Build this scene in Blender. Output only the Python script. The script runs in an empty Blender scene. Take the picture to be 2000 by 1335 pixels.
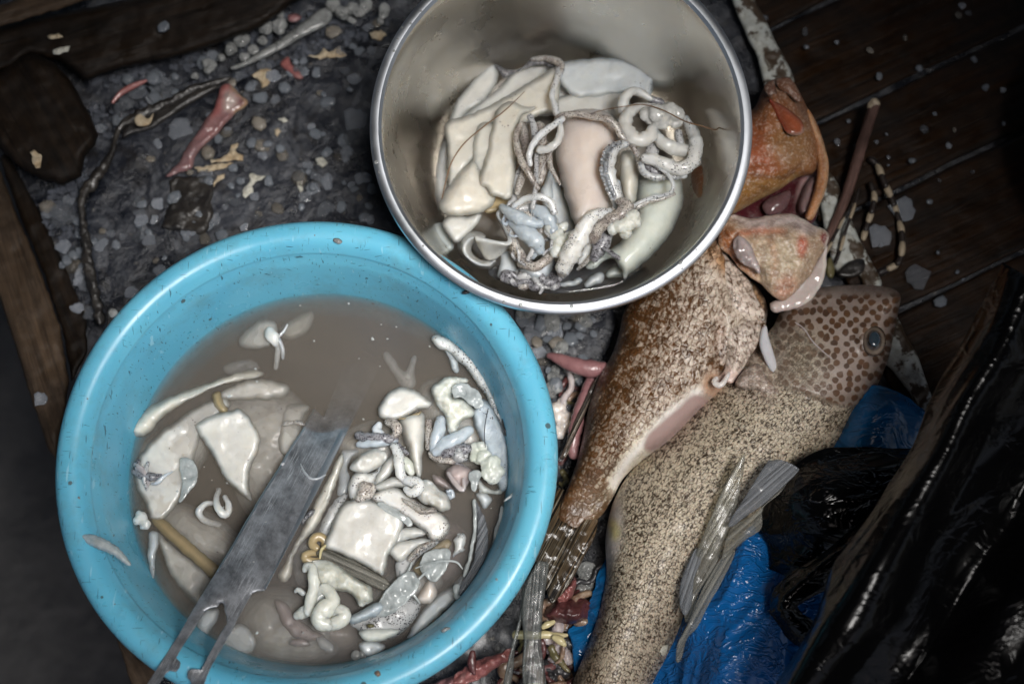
import bpy, bmesh, math, random
import numpy as np
from mathutils import Vector, noise
from mathutils.geometry import delaunay_2d_cdt
R_ = math.radians
scene = bpy.context.scene
random.seed(7)

# ---------------------------------------------------------------- camera
F = 50 / 36 * 2000.0
TH = R_(17)
TZ = 0.06
CAM = Vector((0, -math.sin(TH), TZ + math.cos(TH)))
cd = bpy.data.cameras.new('camera')
cam = bpy.data.objects.new('camera', cd)
scene.collection.objects.link(cam)
cam.location = CAM
cam.rotation_euler = (TH, 0, 0)
cd.lens = 50; cd.sensor_width = 36; cd.clip_start = 0.05; cd.clip_end = 60
cd.dof.use_dof = True
cd.dof.focus_distance = 0.955
cd.dof.aperture_fstop = 4.0
cd.dof.aperture_blades = 9
scene.camera = cam

# ---------------------------------------------------------------- light
SUN_EL, SUN_AZ = 69, 130            # azimuth: degrees from +Y towards +X
w = bpy.data.worlds.new('World'); scene.world = w; w.use_nodes = True
wn = w.node_tree
sky = wn.nodes.new('ShaderNodeTexSky'); sky.sky_type = 'NISHITA'
sky.sun_disc = False; sky.sun_elevation = R_(SUN_EL); sky.sun_rotation = R_(SUN_AZ)
sky.dust_density = 6; sky.air_density = 1.0; sky.ozone_density = 1.0
bg = wn.nodes['Background']; bg.inputs['Strength'].default_value = 0.09
wn.links.new(sky.outputs[0], bg.inputs[0])
sd = bpy.data.lights.new('sun', 'SUN'); sd.energy = 4.9; sd.angle = R_(26); sd.color = (1, 0.985, 0.965)
so = bpy.data.objects.new('sun', sd); scene.collection.objects.link(so)
sv = Vector((math.sin(R_(SUN_AZ)) * math.cos(R_(SUN_EL)), math.cos(R_(SUN_AZ)) * math.cos(R_(SUN_EL)), math.sin(R_(SUN_EL))))
so.rotation_euler = sv.to_track_quat('Z', 'Y').to_euler()
so.location = sv * 5
scene.view_settings.view_transform = 'Standard'
scene.view_settings.look = 'None'
scene.view_settings.exposure = 0.2
scene.view_settings.gamma = 1.0
scene.view_settings.use_curve_mapping = False
scene.cycles.use_denoising = True
try:
    scene.cycles.denoiser = 'OPENIMAGEDENOISE'
except Exception:
    pass
scene.cycles.max_bounces = 8
scene.cycles.transparent_max_bounces = 32
scene.cycles.caustics_reflective = False
scene.cycles.caustics_refractive = False

# ---------------------------------------------------------------- geometry helpers
ct, st = math.cos(TH), math.sin(TH)
CP = np.array(CAM)

def rays(px, py):
    x = (np.asarray(px, float) - 1000) / F
    y = -(np.asarray(py, float) - 667.5) / F
    return np.stack([x, y * ct + st, y * st - ct], -1)

def PN(px, py, z):
    d = rays(px, py)
    t = (np.asarray(z, float) - CP[2]) / d[..., 2]
    return CP + d * t[..., None]

def P(px, py, z):
    return Vector(PN(np.array([px]), np.array([py]), np.array([z]))[0])

def pxm(px, py, z):
    """metres per photo pixel at that spot"""
    return (P(px, py, z) - CAM).dot(Vector((0, st, -ct))) / F

CR = {'A': (80, 400, 2.67), 'B': (540, 560, 3.0345), 'C': (200, 860, 2.81), 'D': (540, 900, 3.0683),
      'E': (720, 0, 2.1526), 'F': (1000, 400, 2.67), 'G': (1380, 0, 2.1532), 'K': (1000, 860, 2.8107),
      'M': (1400, 860, 2.81), 'N': (1380, 500, 2.669), 'T': (0, 0, 2.6316),
      'R1': (840, 90, 4.45), 'R2': (1120, 90, 4.45), 'R3': (840, 330, 4.944), 'R4': (1080, 330, 4.944),
      'R5': (650, 800, 4.45), 'R6': (540, 1040, 4.767), 'R7': (1020, 1080, 5.234)}

def c(k, pts):
    ox, oy, s = CR[k]
    return [(ox + p[0] / s, oy + p[1] / s) + tuple(p[2:]) for p in pts]

def s2l(v):
    v /= 255
    return v / 12.92 if v <= 0.04045 else ((v + 0.055) / 1.055) ** 2.4

def col(r, g, b, k=1.0):
    return (s2l(r) * k, s2l(g) * k, s2l(b) * k, 1)

def catmull(pts, sp=None, n=None, closed=False):
    p = np.array(pts, float)
    if len(p) == 2 and not closed:
        p = np.array([p[0], (p[0] + p[1]) / 2, p[1]])
    N = len(p)
    segs = N if closed else N - 1
    out = []
    for i in range(segs):
        if closed:
            a, b, cc, d = p[(i - 1) % N], p[i], p[(i + 1) % N], p[(i + 2) % N]
        else:
            b, cc = p[i], p[i + 1]
            a = p[i - 1] if i > 0 else 2 * b - cc
            d = p[i + 2] if i + 2 < N else 2 * cc - b
        k = 24
        t = np.linspace(0, 1, k, endpoint=False)[:, None]
        out.append(0.5 * (2 * b + (cc - a) * t + (2 * a - 5 * b + 4 * cc - d) * t ** 2 + (-a + 3 * b - 3 * cc + d) * t ** 3))
    q = np.concatenate(out)
    if not closed:
        q = np.vstack([q, p[-1]])
    else:
        q = np.vstack([q, q[0]])
    L = np.concatenate([[0], np.cumsum(np.linalg.norm(np.diff(q[:, :2] if q.shape[1] < 3 else q[:, :3], axis=0), axis=1))])
    if n is None:
        n = max(8, int(L[-1] / sp))
    tt = np.linspace(0, L[-1], n, endpoint=not closed)
    return np.stack([np.interp(tt, L, q[:, k]) for k in range(q.shape[1])], 1)

def poly_resample(pts, sp):
    p = np.array(list(pts) + [pts[0]], float)
    L = np.concatenate([[0], np.cumsum(np.linalg.norm(np.diff(p[:, :2], axis=0), axis=1))])
    n = max(8, int(L[-1] / sp))
    tt = np.linspace(0, L[-1], n, endpoint=False)
    return np.stack([np.interp(tt, L, p[:, k]) for k in range(p.shape[1])], 1)

def dist_poly(Q, poly, closed=True):
    """distance to a polyline, and the parameter (length along) of the nearest point"""
    Q = np.asarray(Q, float)[:, :2]; p = np.asarray(poly, float)[:, :2]
    if closed:
        p = np.vstack([p, p[0]])
    a, b = p[:-1], p[1:]
    ab = b - a; l2 = (ab ** 2).sum(1) + 1e-12
    L = np.concatenate([[0], np.cumsum(np.sqrt(l2))])
    D = np.empty(len(Q)); U = np.empty(len(Q)); S = np.empty(len(Q))
    for i in range(0, len(Q), 4000):
        q = Q[i:i + 4000, None, :]
        t = np.clip(((q - a) * ab).sum(2) / l2, 0, 1)
        d = np.linalg.norm(q - (a + ab * t[..., None]), axis=2)
        j = d.argmin(1); r = np.arange(len(j))
        D[i:i + 4000] = d[r, j]
        U[i:i + 4000] = L[j] + t[r, j] * np.sqrt(l2[j])
        qq = Q[i:i + 4000]
        S[i:i + 4000] = np.sign(ab[j, 0] * (qq[:, 1] - a[j, 1]) - ab[j, 1] * (qq[:, 0] - a[j, 0]))
    return D, U, S

def inside(Q, poly):
    Q = np.asarray(Q, float); p = np.asarray(poly, float)[:, :2]
    x, y = Q[:, 0], Q[:, 1]
    r = np.zeros(len(Q), bool)
    x0, y0 = p[-1]
    for x1, y1 in p:
        cnd = ((y1 > y) != (y0 > y))
        with np.errstate(divide='ignore', invalid='ignore'):
            xi = (x0 - x1) * (y - y1) / (y0 - y1) + x1
        r ^= cnd & (x < xi)
        x0, y0 = x1, y1
    return r

def soft_in(Q, poly, soft, closed=True, width=0):
    """1 inside a polygon (or within width of a line), falling to 0 over soft pixels"""
    if closed:
        pl = catmull(poly, sp=6, closed=True)
        D, _, _ = dist_poly(Q, pl)
        sd_ = np.where(inside(Q, pl), D, -D)
    else:
        pl = catmull(poly, sp=6)
        D, _, _ = dist_poly(Q, pl, False)
        sd_ = width - D
    t = np.clip(sd_ / soft * 0.5 + 0.5, 0, 1)
    return t * t * (3 - 2 * t)

def nz3(Pw, f, off=0):
    o = Vector((off * 3.1, off * 1.7, off))
    return np.array([noise.noise(Vector(p) * f + o) for p in Pw])

def world_loc(o):
    v = Vector((0, 0, 0))
    while o is not None:
        v += o.location; o = o.parent
    return v

def tag(o, label=None, cat=None, group=None, kind=None):
    if label: o['label'] = label
    if cat: o['category'] = cat
    if group: o['group'] = group
    if kind: o['kind'] = kind
    return o

def mk(name, V, Fc, mat, parent=None, smooth=True, uv=None, cols=None, msk=None, crease=None, thin=None):
    V = np.asarray(V, float)
    lo, hi = V.min(0), V.max(0)
    org = np.array([(lo[0] + hi[0]) / 2, (lo[1] + hi[1]) / 2, lo[2]])
    me = bpy.data.meshes.new(name)
    me.from_pydata((V - org).tolist(), [], [list(map(int, f)) for f in Fc])
    me.validate()
    bm = bmesh.new(); bm.from_mesh(me)
    bmesh.ops.recalc_face_normals(bm, faces=bm.faces)
    if crease:
        for e_ in bm.edges:
            if len(e_.link_faces) == 2 and e_.calc_face_angle(0) > crease: e_.smooth = False
    bm.to_mesh(me); bm.free()
    if smooth:
        me.polygons.foreach_set('use_smooth', [True] * len(me.polygons))
    li = np.empty(len(me.loops), int); me.loops.foreach_get('vertex_index', li)
    if uv is not None and len(uv) == len(me.vertices):
        u = me.uv_layers.new(name='UVMap')
        u.data.foreach_set('uv', np.asarray(uv, np.float32)[li].ravel())
    for nm, a in (('Col', cols), ('Msk', msk), ('Thin', thin)):
        if a is not None:
            at = me.color_attributes.new(nm, 'FLOAT_COLOR', 'POINT')
            at.data.foreach_set('color', np.asarray(a, np.float32).ravel())
    me.materials.append(mat)
    o = bpy.data.objects.new(name, me)
    scene.collection.objects.link(o)
    if parent is not None:
        o.parent = parent
        o.location = Vector(org) - world_loc(parent)
    else:
        o.location = org
    return o

def empty(name, px, py, z, label=None, cat=None, group=None):
    o = bpy.data.objects.new(name, None); scene.collection.objects.link(o)
    o.empty_display_size = 0.02
    o.location = P(px, py, z)
    return tag(o, label, cat, group)

def slab(name, out, z=0.0, H=0.01, Hb=None, rnd=None, axis=None, sp=6, mat=None, parent=None, nz=0.0, nf=60,
         zones=None, base=None, mzones=None, hz=None, sharp=False, seed=0, prof=0.5, smooth=True, uvrot=None, jit=0.0, crease=None):
    """a traced outline given real thickness: a rounded, inflated body standing at height z (or per-point heights)"""
    o = poly_resample(out, sp) if sharp else catmull(out, sp=sp, closed=True)
    has_z = o.shape[1] > 2
    if jit:
        jj = np.array([[noise.noise(Vector((q[0] / 17, q[1] / 17, seed * 3.7))) + .6 * noise.noise(Vector((q[0] / 7, q[1] / 7, seed))),
                        noise.noise(Vector((q[0] / 17, q[1] / 17, seed * 3.7 + 50))) + .6 * noise.noise(Vector((q[0] / 7, q[1] / 7, seed + 50)))] for q in o])
        o[:, :2] += jj * jit
    n = len(o); o2 = o[:, :2]
    # rings just inside the outline so that the edge is round
    tan = np.roll(o2, -1, 0) - np.roll(o2, 1, 0)
    nor = np.stack([-tan[:, 1], tan[:, 0]], 1); nor /= (np.linalg.norm(nor, axis=1, keepdims=True) + 1e-9)
    area = 0.5 * np.sum(o2[:, 0] * np.roll(o2[:, 1], -1) - np.roll(o2[:, 0], -1) * o2[:, 1])
    if area < 0: nor = -nor
    lo, hi = o2.min(0), o2.max(0)
    gx, gy = np.meshgrid(np.arange(lo[0], hi[0], sp), np.arange(lo[1], hi[1], sp * 0.87))
    gx = gx + (np.arange(gx.shape[0]) % 2)[:, None] * sp / 2
    G = np.stack([gx.ravel(), gy.ravel()], 1)
    rs = np.random.RandomState(seed + 3)
    G += rs.uniform(-0.12, 0.12, G.shape) * sp
    G = G[inside(G, o2)]
    if len(G):
        D, _, _ = dist_poly(G, o2); G = G[D > sp * 0.95]
    rings = []
    for k in (0.12, 0.42):
        r = o2 + nor * sp * k
        D, _, _ = dist_poly(r, o2)
        r = r[inside(r, o2) & (D > sp * k * 0.8)]
        rings.append(r)
    pts = np.vstack([o2] + rings + ([G] if len(G) else []))
    res = delaunay_2d_cdt([Vector(p) for p in pts], [(i, (i + 1) % n) for i in range(n)], [], 1, 1e-4)
    vs = np.array([tuple(v) for v in res[0]]); tris = [list(t) for t in res[2]]
    d, _, _ = dist_poly(vs, o2)
    bnd = d < 1e-3
    m = pxm(*o2.mean(0), z if not has_z else float(o[:, 2].mean()))
    uv = None
    if axis is not None:
        ax = catmull(axis, sp=4)
        a, u, sg = dist_poly(vs, ax, False)
        t = a / (a + d + 1e-9)
        h = np.sqrt(np.clip(1 - t * t, 0, 1))
        uv = np.stack([u * m, a * sg * m], 1)
    else:
        Rr = rnd if rnd else max(d.max(), 1e-3)
        t = np.clip(d / Rr, 0, 1)
        h = np.clip(1 - (1 - t) ** 2, 0, 1) ** prof
        if uvrot is not None:
            ca, sa = math.cos(R_(uvrot)), math.sin(R_(uvrot))
            q = vs - o2.mean(0)
            uv = np.stack([q[:, 0] * ca + q[:, 1] * sa, -q[:, 0] * sa + q[:, 1] * ca], 1) * m
        else:
            uv = (vs - o2.mean(0)) * m
    if not sharp and (axis is not None or (rnd and rnd > 3 * sp)):       # even out the ridges of the medial axis
        nb = {}
        for tr in tris:
            for q in range(3):
                nb.setdefault(tr[q], set()).update((tr[(q + 1) % 3], tr[(q + 2) % 3]))
        idx = [np.array(list(nb.get(i, [i])), int) for i in range(len(vs))]
        for _ in range(6 if axis is not None else int(min(40, 6 + 1.2 * (rnd / sp) ** 1.6))):
            hn = np.array([h[i].mean() for i in idx])
            h = np.where(bnd, 0, 0.5 * h + 0.5 * np.where(d > sp * 0.8, hn, h))
    Hv = np.full(len(vs), H)
    add = np.zeros(len(vs))
    if hz:
        for kind, pl, soft, amt in hz:
            if kind == 'in': add += soft_in(vs, pl, soft) * amt
            elif kind == 'mul': Hv *= 1 + soft_in(vs, pl, soft) * amt
            else: add += soft_in(vs, pl, soft, False, kind) * amt
    if has_z:
        wts = 1.0 / (np.linalg.norm(vs[:, None, :] - o2[None, ::2, :], axis=2) ** 2.2 + 1e-3)
        z0 = (wts * o[None, ::2, 2]).sum(1) / wts.sum(1)
        z0[:n] = np.where(np.arange(len(vs))[:n] < n, z0[:n], z0[:n])
    else:
        z0 = np.full(len(vs), float(z))
    B = PN(vs[:, 0], vs[:, 1], z0)
    if nz:
        nn = nz3(B, nf, seed) + 0.5 * nz3(B, nf * 2.3, seed + 5) + .22 * nz3(B, nf * 5.1, seed + 9)
        add = add + nn * nz * np.clip(d / (sp * 2), 0, 1)
    up = CP - B; up /= np.linalg.norm(up, axis=1, keepdims=True)
    T = B + up * (h * Hv + add * np.clip(d / (sp * 1.5), 0, 1))[:, None]
    if Hb is None: Hb = H * 0.5
    Bt = B - up * (h * Hb)[:, None]
    nv = len(vs)
    mp = np.where(bnd, np.arange(nv), -1)
    k = nv; extra = []
    for i in range(nv):
        if mp[i] < 0:
            mp[i] = k; k += 1; extra.append(i)
    V = np.vstack([T, Bt[extra]]) if extra else T
    Fc = tris + [[mp[t_[2]], mp[t_[1]], mp[t_[0]]] for t_ in tris if not (bnd[t_[0]] and bnd[t_[1]] and bnd[t_[2]])]
    full = lambda a: np.vstack([a, a[extra]]) if extra else a
    cols = mk_ = None
    thin = np.clip(1 - d / (sp * 2.0 + 2), 0, 1)
    thin = full(np.stack([thin, thin, thin, np.ones_like(thin)], 1))
    if base is not None:
        C = np.tile(np.array(base, float), (nv, 1))
        for zn in (zones or []):
            wgt = soft_in(vs, zn[1], zn[2]) if zn[0] == 'in' else soft_in(vs, zn[1], zn[2], False, zn[0])
            wgt = wgt * (zn[4] if len(zn) > 4 else 1)
            C = C * (1 - wgt[:, None]) + np.array(zn[3], float) * wgt[:, None]
        cols = full(C)
    if mzones is not None:
        M = np.tile(np.array(mzones[0], float), (nv, 1))
        for zn in mzones[1:]:
            wgt = soft_in(vs, zn[1], zn[2]) if zn[0] == 'in' else soft_in(vs, zn[1], zn[2], False, zn[0])
            M = M * (1 - wgt[:, None]) + np.array(zn[3], float) * wgt[:, None]
        mk_ = full(M)
    return mk(name, V, Fc, mat, parent, smooth=smooth, uv=full(uv), cols=cols, msk=mk_, thin=thin, crease=crease)

def tube_geo(path, rad, flat=1.0, seg=12, sp=4, suck=0, wob=0.0, seed=0):
    p = np.array([(q[0], q[1]) for q in path], float)
    zz = np.array([q[2] for q in path], float)
    W3 = np.array([P(a, b, cc) for (a, b), cc in zip(p, zz)])
    rr = np.array(rad if hasattr(rad, '__len__') else [rad] * len(path), float)
    if len(rr) != len(path):
        rr = np.interp(np.linspace(0, 1, len(path)), np.linspace(0, 1, len(rr)), rr)
    m = pxm(*p.mean(0), float(zz.mean()))
    q = catmull(np.column_stack([W3, rr * m]), sp=sp * m)
    C, r = q[:, :3], q[:, 3]
    n = len(C)
    # round ends
    t0 = C[0] - C[1]; t0 /= np.linalg.norm(t0); t1 = C[-1] - C[-2]; t1 /= np.linalg.norm(t1)
    pre = [(C[0] + t0 * r[0] * a, r[0] * b) for a, b in ((0.98, 0.2), (0.8, 0.6), (0.45, 0.9))]
    post = [(C[-1] + t1 * r[-1] * a, r[-1] * b) for a, b in ((0.45, 0.9), (0.8, 0.6), (0.98, 0.2))]
    C = np.vstack([[x[0] for x in pre], C, [x[0] for x in post]]); r = np.concatenate([[x[1] for x in pre], r, [x[1] for x in post]])
    n = len(C)
    T = np.gradient(C, axis=0); T /= (np.linalg.norm(T, axis=1, keepdims=True) + 1e-12)
    up = CP - C[0]; up /= np.linalg.norm(up)
    V = []; L = np.concatenate([[0], np.cumsum(np.linalg.norm(np.diff(C, axis=0), axis=1))])
    uv = []
    for i in range(n):
        upv = CP - C[i]; upv /= np.linalg.norm(upv)
        sd_ = np.cross(T[i], upv)
        if np.linalg.norm(sd_) < 0.2: sd_ = np.cross(T[i], np.array([0.3, 0.9, 0.1]))
        sd_ /= np.linalg.norm(sd_); u2 = np.cross(sd_, T[i])
        for k in range(seg):
            a = 2 * math.pi * k / seg
            rw = r[i]
            if wob: rw *= 1 + wob * noise.noise(Vector((L[i] / m * 0.09 + seed * 7, math.cos(a) * 1.3, math.sin(a) * 1.3 + seed)))
            V.append(C[i] + sd_ * math.cos(a) * rw + u2 * math.sin(a) * rw * flat)
            uv.append((L[i], (k / seg) * 2 * math.pi * r[i]))
    Fc = []
    for i in range(n - 1):
        for k in range(seg):
            Fc.append([i * seg + k, i * seg + (k + 1) % seg, (i + 1) * seg + (k + 1) % seg, (i + 1) * seg + k])
    Fc.append(list(range(seg))[::-1]); Fc.append([(n - 1) * seg + k for k in range(seg)])
    V = list(V)
    if suck:                       # little cups along one side
        step = max(1, int(suck))
        rs = random.Random(seed)
        for i in range(5, n - 4, step):
            upv = CP - C[i]; upv /= np.linalg.norm(upv)
            sd_ = np.cross(T[i], upv); sd_ /= np.linalg.norm(sd_)
            for sgn in (0.25, 0.85):
                cc = C[i] + sd_ * r[i] * sgn * 0.95 + upv * r[i] * (0.9 if sgn < 0.5 else 0.45) * flat + T[i] * r[i] * rs.uniform(-.3, .3)
                rk = r[i] * rs.uniform(0.28, 0.4)
                b0 = len(V)
                for la in (-60, -15, 30, 65):
                    for lo_ in range(8):
                        aa = lo_ * math.pi / 4
                        V.append(cc + rk * (math.cos(R_(la)) * (math.cos(aa) * T[i] + math.sin(aa) * sd_) + math.sin(R_(la)) * upv * 0.8))
                        uv.append((L[i], 0))
                for a in range(3):
                    for k in range(8):
                        Fc.append([b0 + a * 8 + k, b0 + a * 8 + (k + 1) % 8, b0 + (a + 1) * 8 + (k + 1) % 8, b0 + (a + 1) * 8 + k])
                Fc.append([b0 + 24 + k for k in range(8)]); Fc.append([b0 + k for k in range(8)][::-1])
    return V, Fc, uv

def tube(name, path, rad, mat, parent=None, flat=.85, seg=12, sp=4, suck=0, wob=0.12, seed=0):
    V, Fc, uv = tube_geo(path, rad, flat, seg, sp, suck, wob, seed)
    return mk(name, V, Fc, mat, parent, uv=uv)

def clump(name, balls, mat, parent=None, voxel=1.6, nz=0.0, nf=200, tubes=(), smooth_it=2, seed=0):
    """several balls and tubes melted into one lumpy mass"""
    V, Fc = [], []
    m = pxm(balls[0][0], balls[0][1], balls[0][2]) if balls else pxm(*tubes[0][0][0])
    for b in balls:
        px, py, z, r = b[:4]; fl = b[4] if len(b) > 4 else 0.8
        ctr = np.array(P(px, py, z)); r *= m
        k0 = len(V); nu, nvv = 12, 7
        for i in range(1, nvv):
            a = math.pi * i / nvv
            for j in range(nu):
                t = 2 * math.pi * j / nu
                V.append(ctr + np.array([math.sin(a) * math.cos(t) * r, math.sin(a) * math.sin(t) * r, math.cos(a) * r * fl]))
        for i in range(nvv - 2):
            for j in range(nu):
                Fc.append([k0 + i * nu + j, k0 + i * nu + (j + 1) % nu, k0 + (i + 1) * nu + (j + 1) % nu, k0 + (i + 1) * nu + j])
        V.append(ctr + np.array([0, 0, r * fl])); V.append(ctr - np.array([0, 0, r * fl]))
        for j in range(nu):
            Fc.append([k0 + (j + 1) % nu, k0 + j, len(V) - 2])
            Fc.append([k0 + (nvv - 2) * nu + j, k0 + (nvv - 2) * nu + (j + 1) % nu, len(V) - 1])
    for tb in tubes:
        v, f, _ = tube_geo(*tb)
        k0 = len(V); V += list(v); Fc += [[k0 + i for i in q] for q in f]
    o = mk(name, V, Fc, mat, parent)
    md = o.modifiers.new('r', 'REMESH'); md.mode = 'VOXEL'; md.voxel_size = voxel * m
    ms = o.modifiers.new('s', 'SMOOTH'); ms.iterations = smooth_it; ms.factor = 0.5
    dg = bpy.context.evaluated_depsgraph_get()
    me = bpy.data.meshes.new_from_object(o.evaluated_get(dg))
    o.modifiers.clear()
    old = o.data; o.data = me; bpy.data.meshes.remove(old)
    if nz:
        nrm = [v.normal.copy() for v in me.vertices]
        off = Vector((seed * 3.3, seed, 0)) + o.location
        for v, nn in zip(me.vertices, nrm):
            q = v.co + off
            v.co += nn * nz * (noise.noise(q * nf) + 0.5 * noise.noise(q * nf * 2.2))
    me.polygons.foreach_set('use_smooth', [True] * len(me.polygons))
    return o

def curd_balls(poly, z, n, r0, r1, seed, zj=0.004):
    rs = random.Random(seed)
    p = np.array(poly); lo, hi = p[:, :2].min(0), p[:, :2].max(0)
    out = []
    while len(out) < n:
        q = (rs.uniform(lo[0], hi[0]), rs.uniform(lo[1], hi[1]))
        if inside(np.array([q]), p)[0]:
            out.append((q[0], q[1], z + rs.uniform(-zj, zj), rs.uniform(r0, r1), rs.uniform(0.6, 0.9)))
    return out

def curls(poly, z, n, seed, r=(3, 7), length=(30, 70), zj=0.006):
    """random curling strands inside an area -> list of (path, radii)"""
    rs = random.Random(seed)
    p = np.array(poly); lo, hi = p[:, :2].min(0), p[:, :2].max(0)
    out = []
    while len(out) < n:
        x, y = rs.uniform(lo[0], hi[0]), rs.uniform(lo[1], hi[1])
        if not inside(np.array([[x, y]]), p)[0]: continue
        a = rs.uniform(0, 6.28); k = rs.uniform(-0.9, 0.9); L = rs.uniform(*length); path = []
        zz = z + rs.uniform(-zj, zj)
        for i in range(7):
            path.append((x, y, zz + rs.uniform(-.0015, .0015)))
            nx, ny = x + math.cos(a) * L / 6, y + math.sin(a) * L / 6
            if not inside(np.array([[nx, ny]]), p)[0]:
                a += 1.4; nx, ny = x + math.cos(a) * L / 6, y + math.sin(a) * L / 6
            x, y = nx, ny
            a += k + rs.uniform(-.3, .3)
        rr = rs.uniform(*r)
        out.append((path, [rr, rr * .9, rr * .45]))
    return out

def patch(name, rows, res=(60, 60), mat=None, parent=None, thick=0.0012, crum=0.0, cf=40, seed=0, smooth=True, ridged=True, aniso=(0, 1)):
    """a sheet through a grid of (px, py, z) points, crumpled"""
    Gd = np.array([[np.array(P(*q)) for q in r] for r in rows])
    a = np.array([catmull(r, n=res[0]) for r in Gd])
    b = np.stack([catmull(a[:, i], n=res[1]) for i in range(res[0])], 1)
    nr, nc = b.shape[:2]
    du = np.gradient(b, axis=1); dv = np.gradient(b, axis=0)
    nn = np.cross(du, dv); nn /= (np.linalg.norm(nn, axis=2, keepdims=True) + 1e-12)
    if nn[..., 2].mean() < 0: nn = -nn
    if crum:
        fl = b.reshape(-1, 3); off = Vector((seed * 2.7, seed * 1.3, 0))
        dsp = np.empty(len(fl))
        ca, sa = math.cos(R_(aniso[0])), math.sin(R_(aniso[0]))
        for i, q in enumerate(fl):
            v = Vector(((q[0] * ca + q[1] * sa) / aniso[1], -q[0] * sa + q[1] * ca, q[2] * .5)) * cf + off
            w1 = v + Vector((noise.noise(v * .6), noise.noise(v * .6 + Vector((9, 3, 1))), 0)) * 0.9
            if ridged:
                dsp[i] = (1 - abs(noise.noise(w1)) * 2.4) + 0.35 * (1 - abs(noise.noise(w1 * 2.1 + Vector((5, 1, 2)))) * 2.4) + 0.10 * (1 - abs(noise.noise(w1 * 4.7)) * 2.2)
            else:
                dsp[i] = noise.noise(w1) + .4 * noise.noise(w1 * 2.2)
        b = b + nn * (dsp.reshape(nr, nc) * crum)[..., None]
    V = np.vstack([b.reshape(-1, 3), (b - nn * thick).reshape(-1, 3)])
    N = nr * nc; Fc = []
    for i in range(nr - 1):
        for j in range(nc - 1):
            q = [i * nc + j, i * nc + j + 1, (i + 1) * nc + j + 1, (i + 1) * nc + j]
            Fc.append(q); Fc.append([N + k for k in q[::-1]])
    edge = [j for j in range(nc)] + [i * nc + nc - 1 for i in range(1, nr)] + [(nr - 1) * nc + j for j in range(nc - 2, -1, -1)] + [i * nc for i in range(nr - 2, 0, -1)]
    for i in range(len(edge)):
        e0, e1 = edge[i], edge[(i + 1) % len(edge)]
        Fc.append([e0, N + e0, N + e1, e1])
    return mk(name, V, Fc, mat, parent, smooth=smooth)

def lathe(profile, ctr, tilt=(0, 0), seg=128, wob=0):
    """profile of (r, z) closed loop, revolved about a tilted axis through ctr"""
    V, Fc = [], []
    n = len(profile)
    rx, ry = tilt
    for k in range(seg):
        a = 2 * math.pi * k / seg
        wb = 1 + wob * (math.sin(2 * a + .6) * .6 + math.sin(3 * a + 1.9) * .4)
        for r, z in profile:
            x, y = r * math.cos(a) * wb, r * math.sin(a) * wb
            v = Vector((x, y, z))
            v = Vector((v.x, v.y * math.cos(rx) - v.z * math.sin(rx), v.y * math.sin(rx) + v.z * math.cos(rx)))
            v = Vector((v.x * math.cos(ry) + v.z * math.sin(ry), v.y, -v.x * math.sin(ry) + v.z * math.cos(ry)))
            V.append(np.array(v + ctr))
    for k in range(seg):
        for i in range(n):
            Fc.append([k * n + i, k * n + (i + 1) % n, ((k + 1) % seg) * n + (i + 1) % n, ((k + 1) % seg) * n + i])
    return V, Fc

def sprof(pts, sp=0.004):
    return [tuple(q) for q in catmull(pts, sp=sp)]

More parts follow.
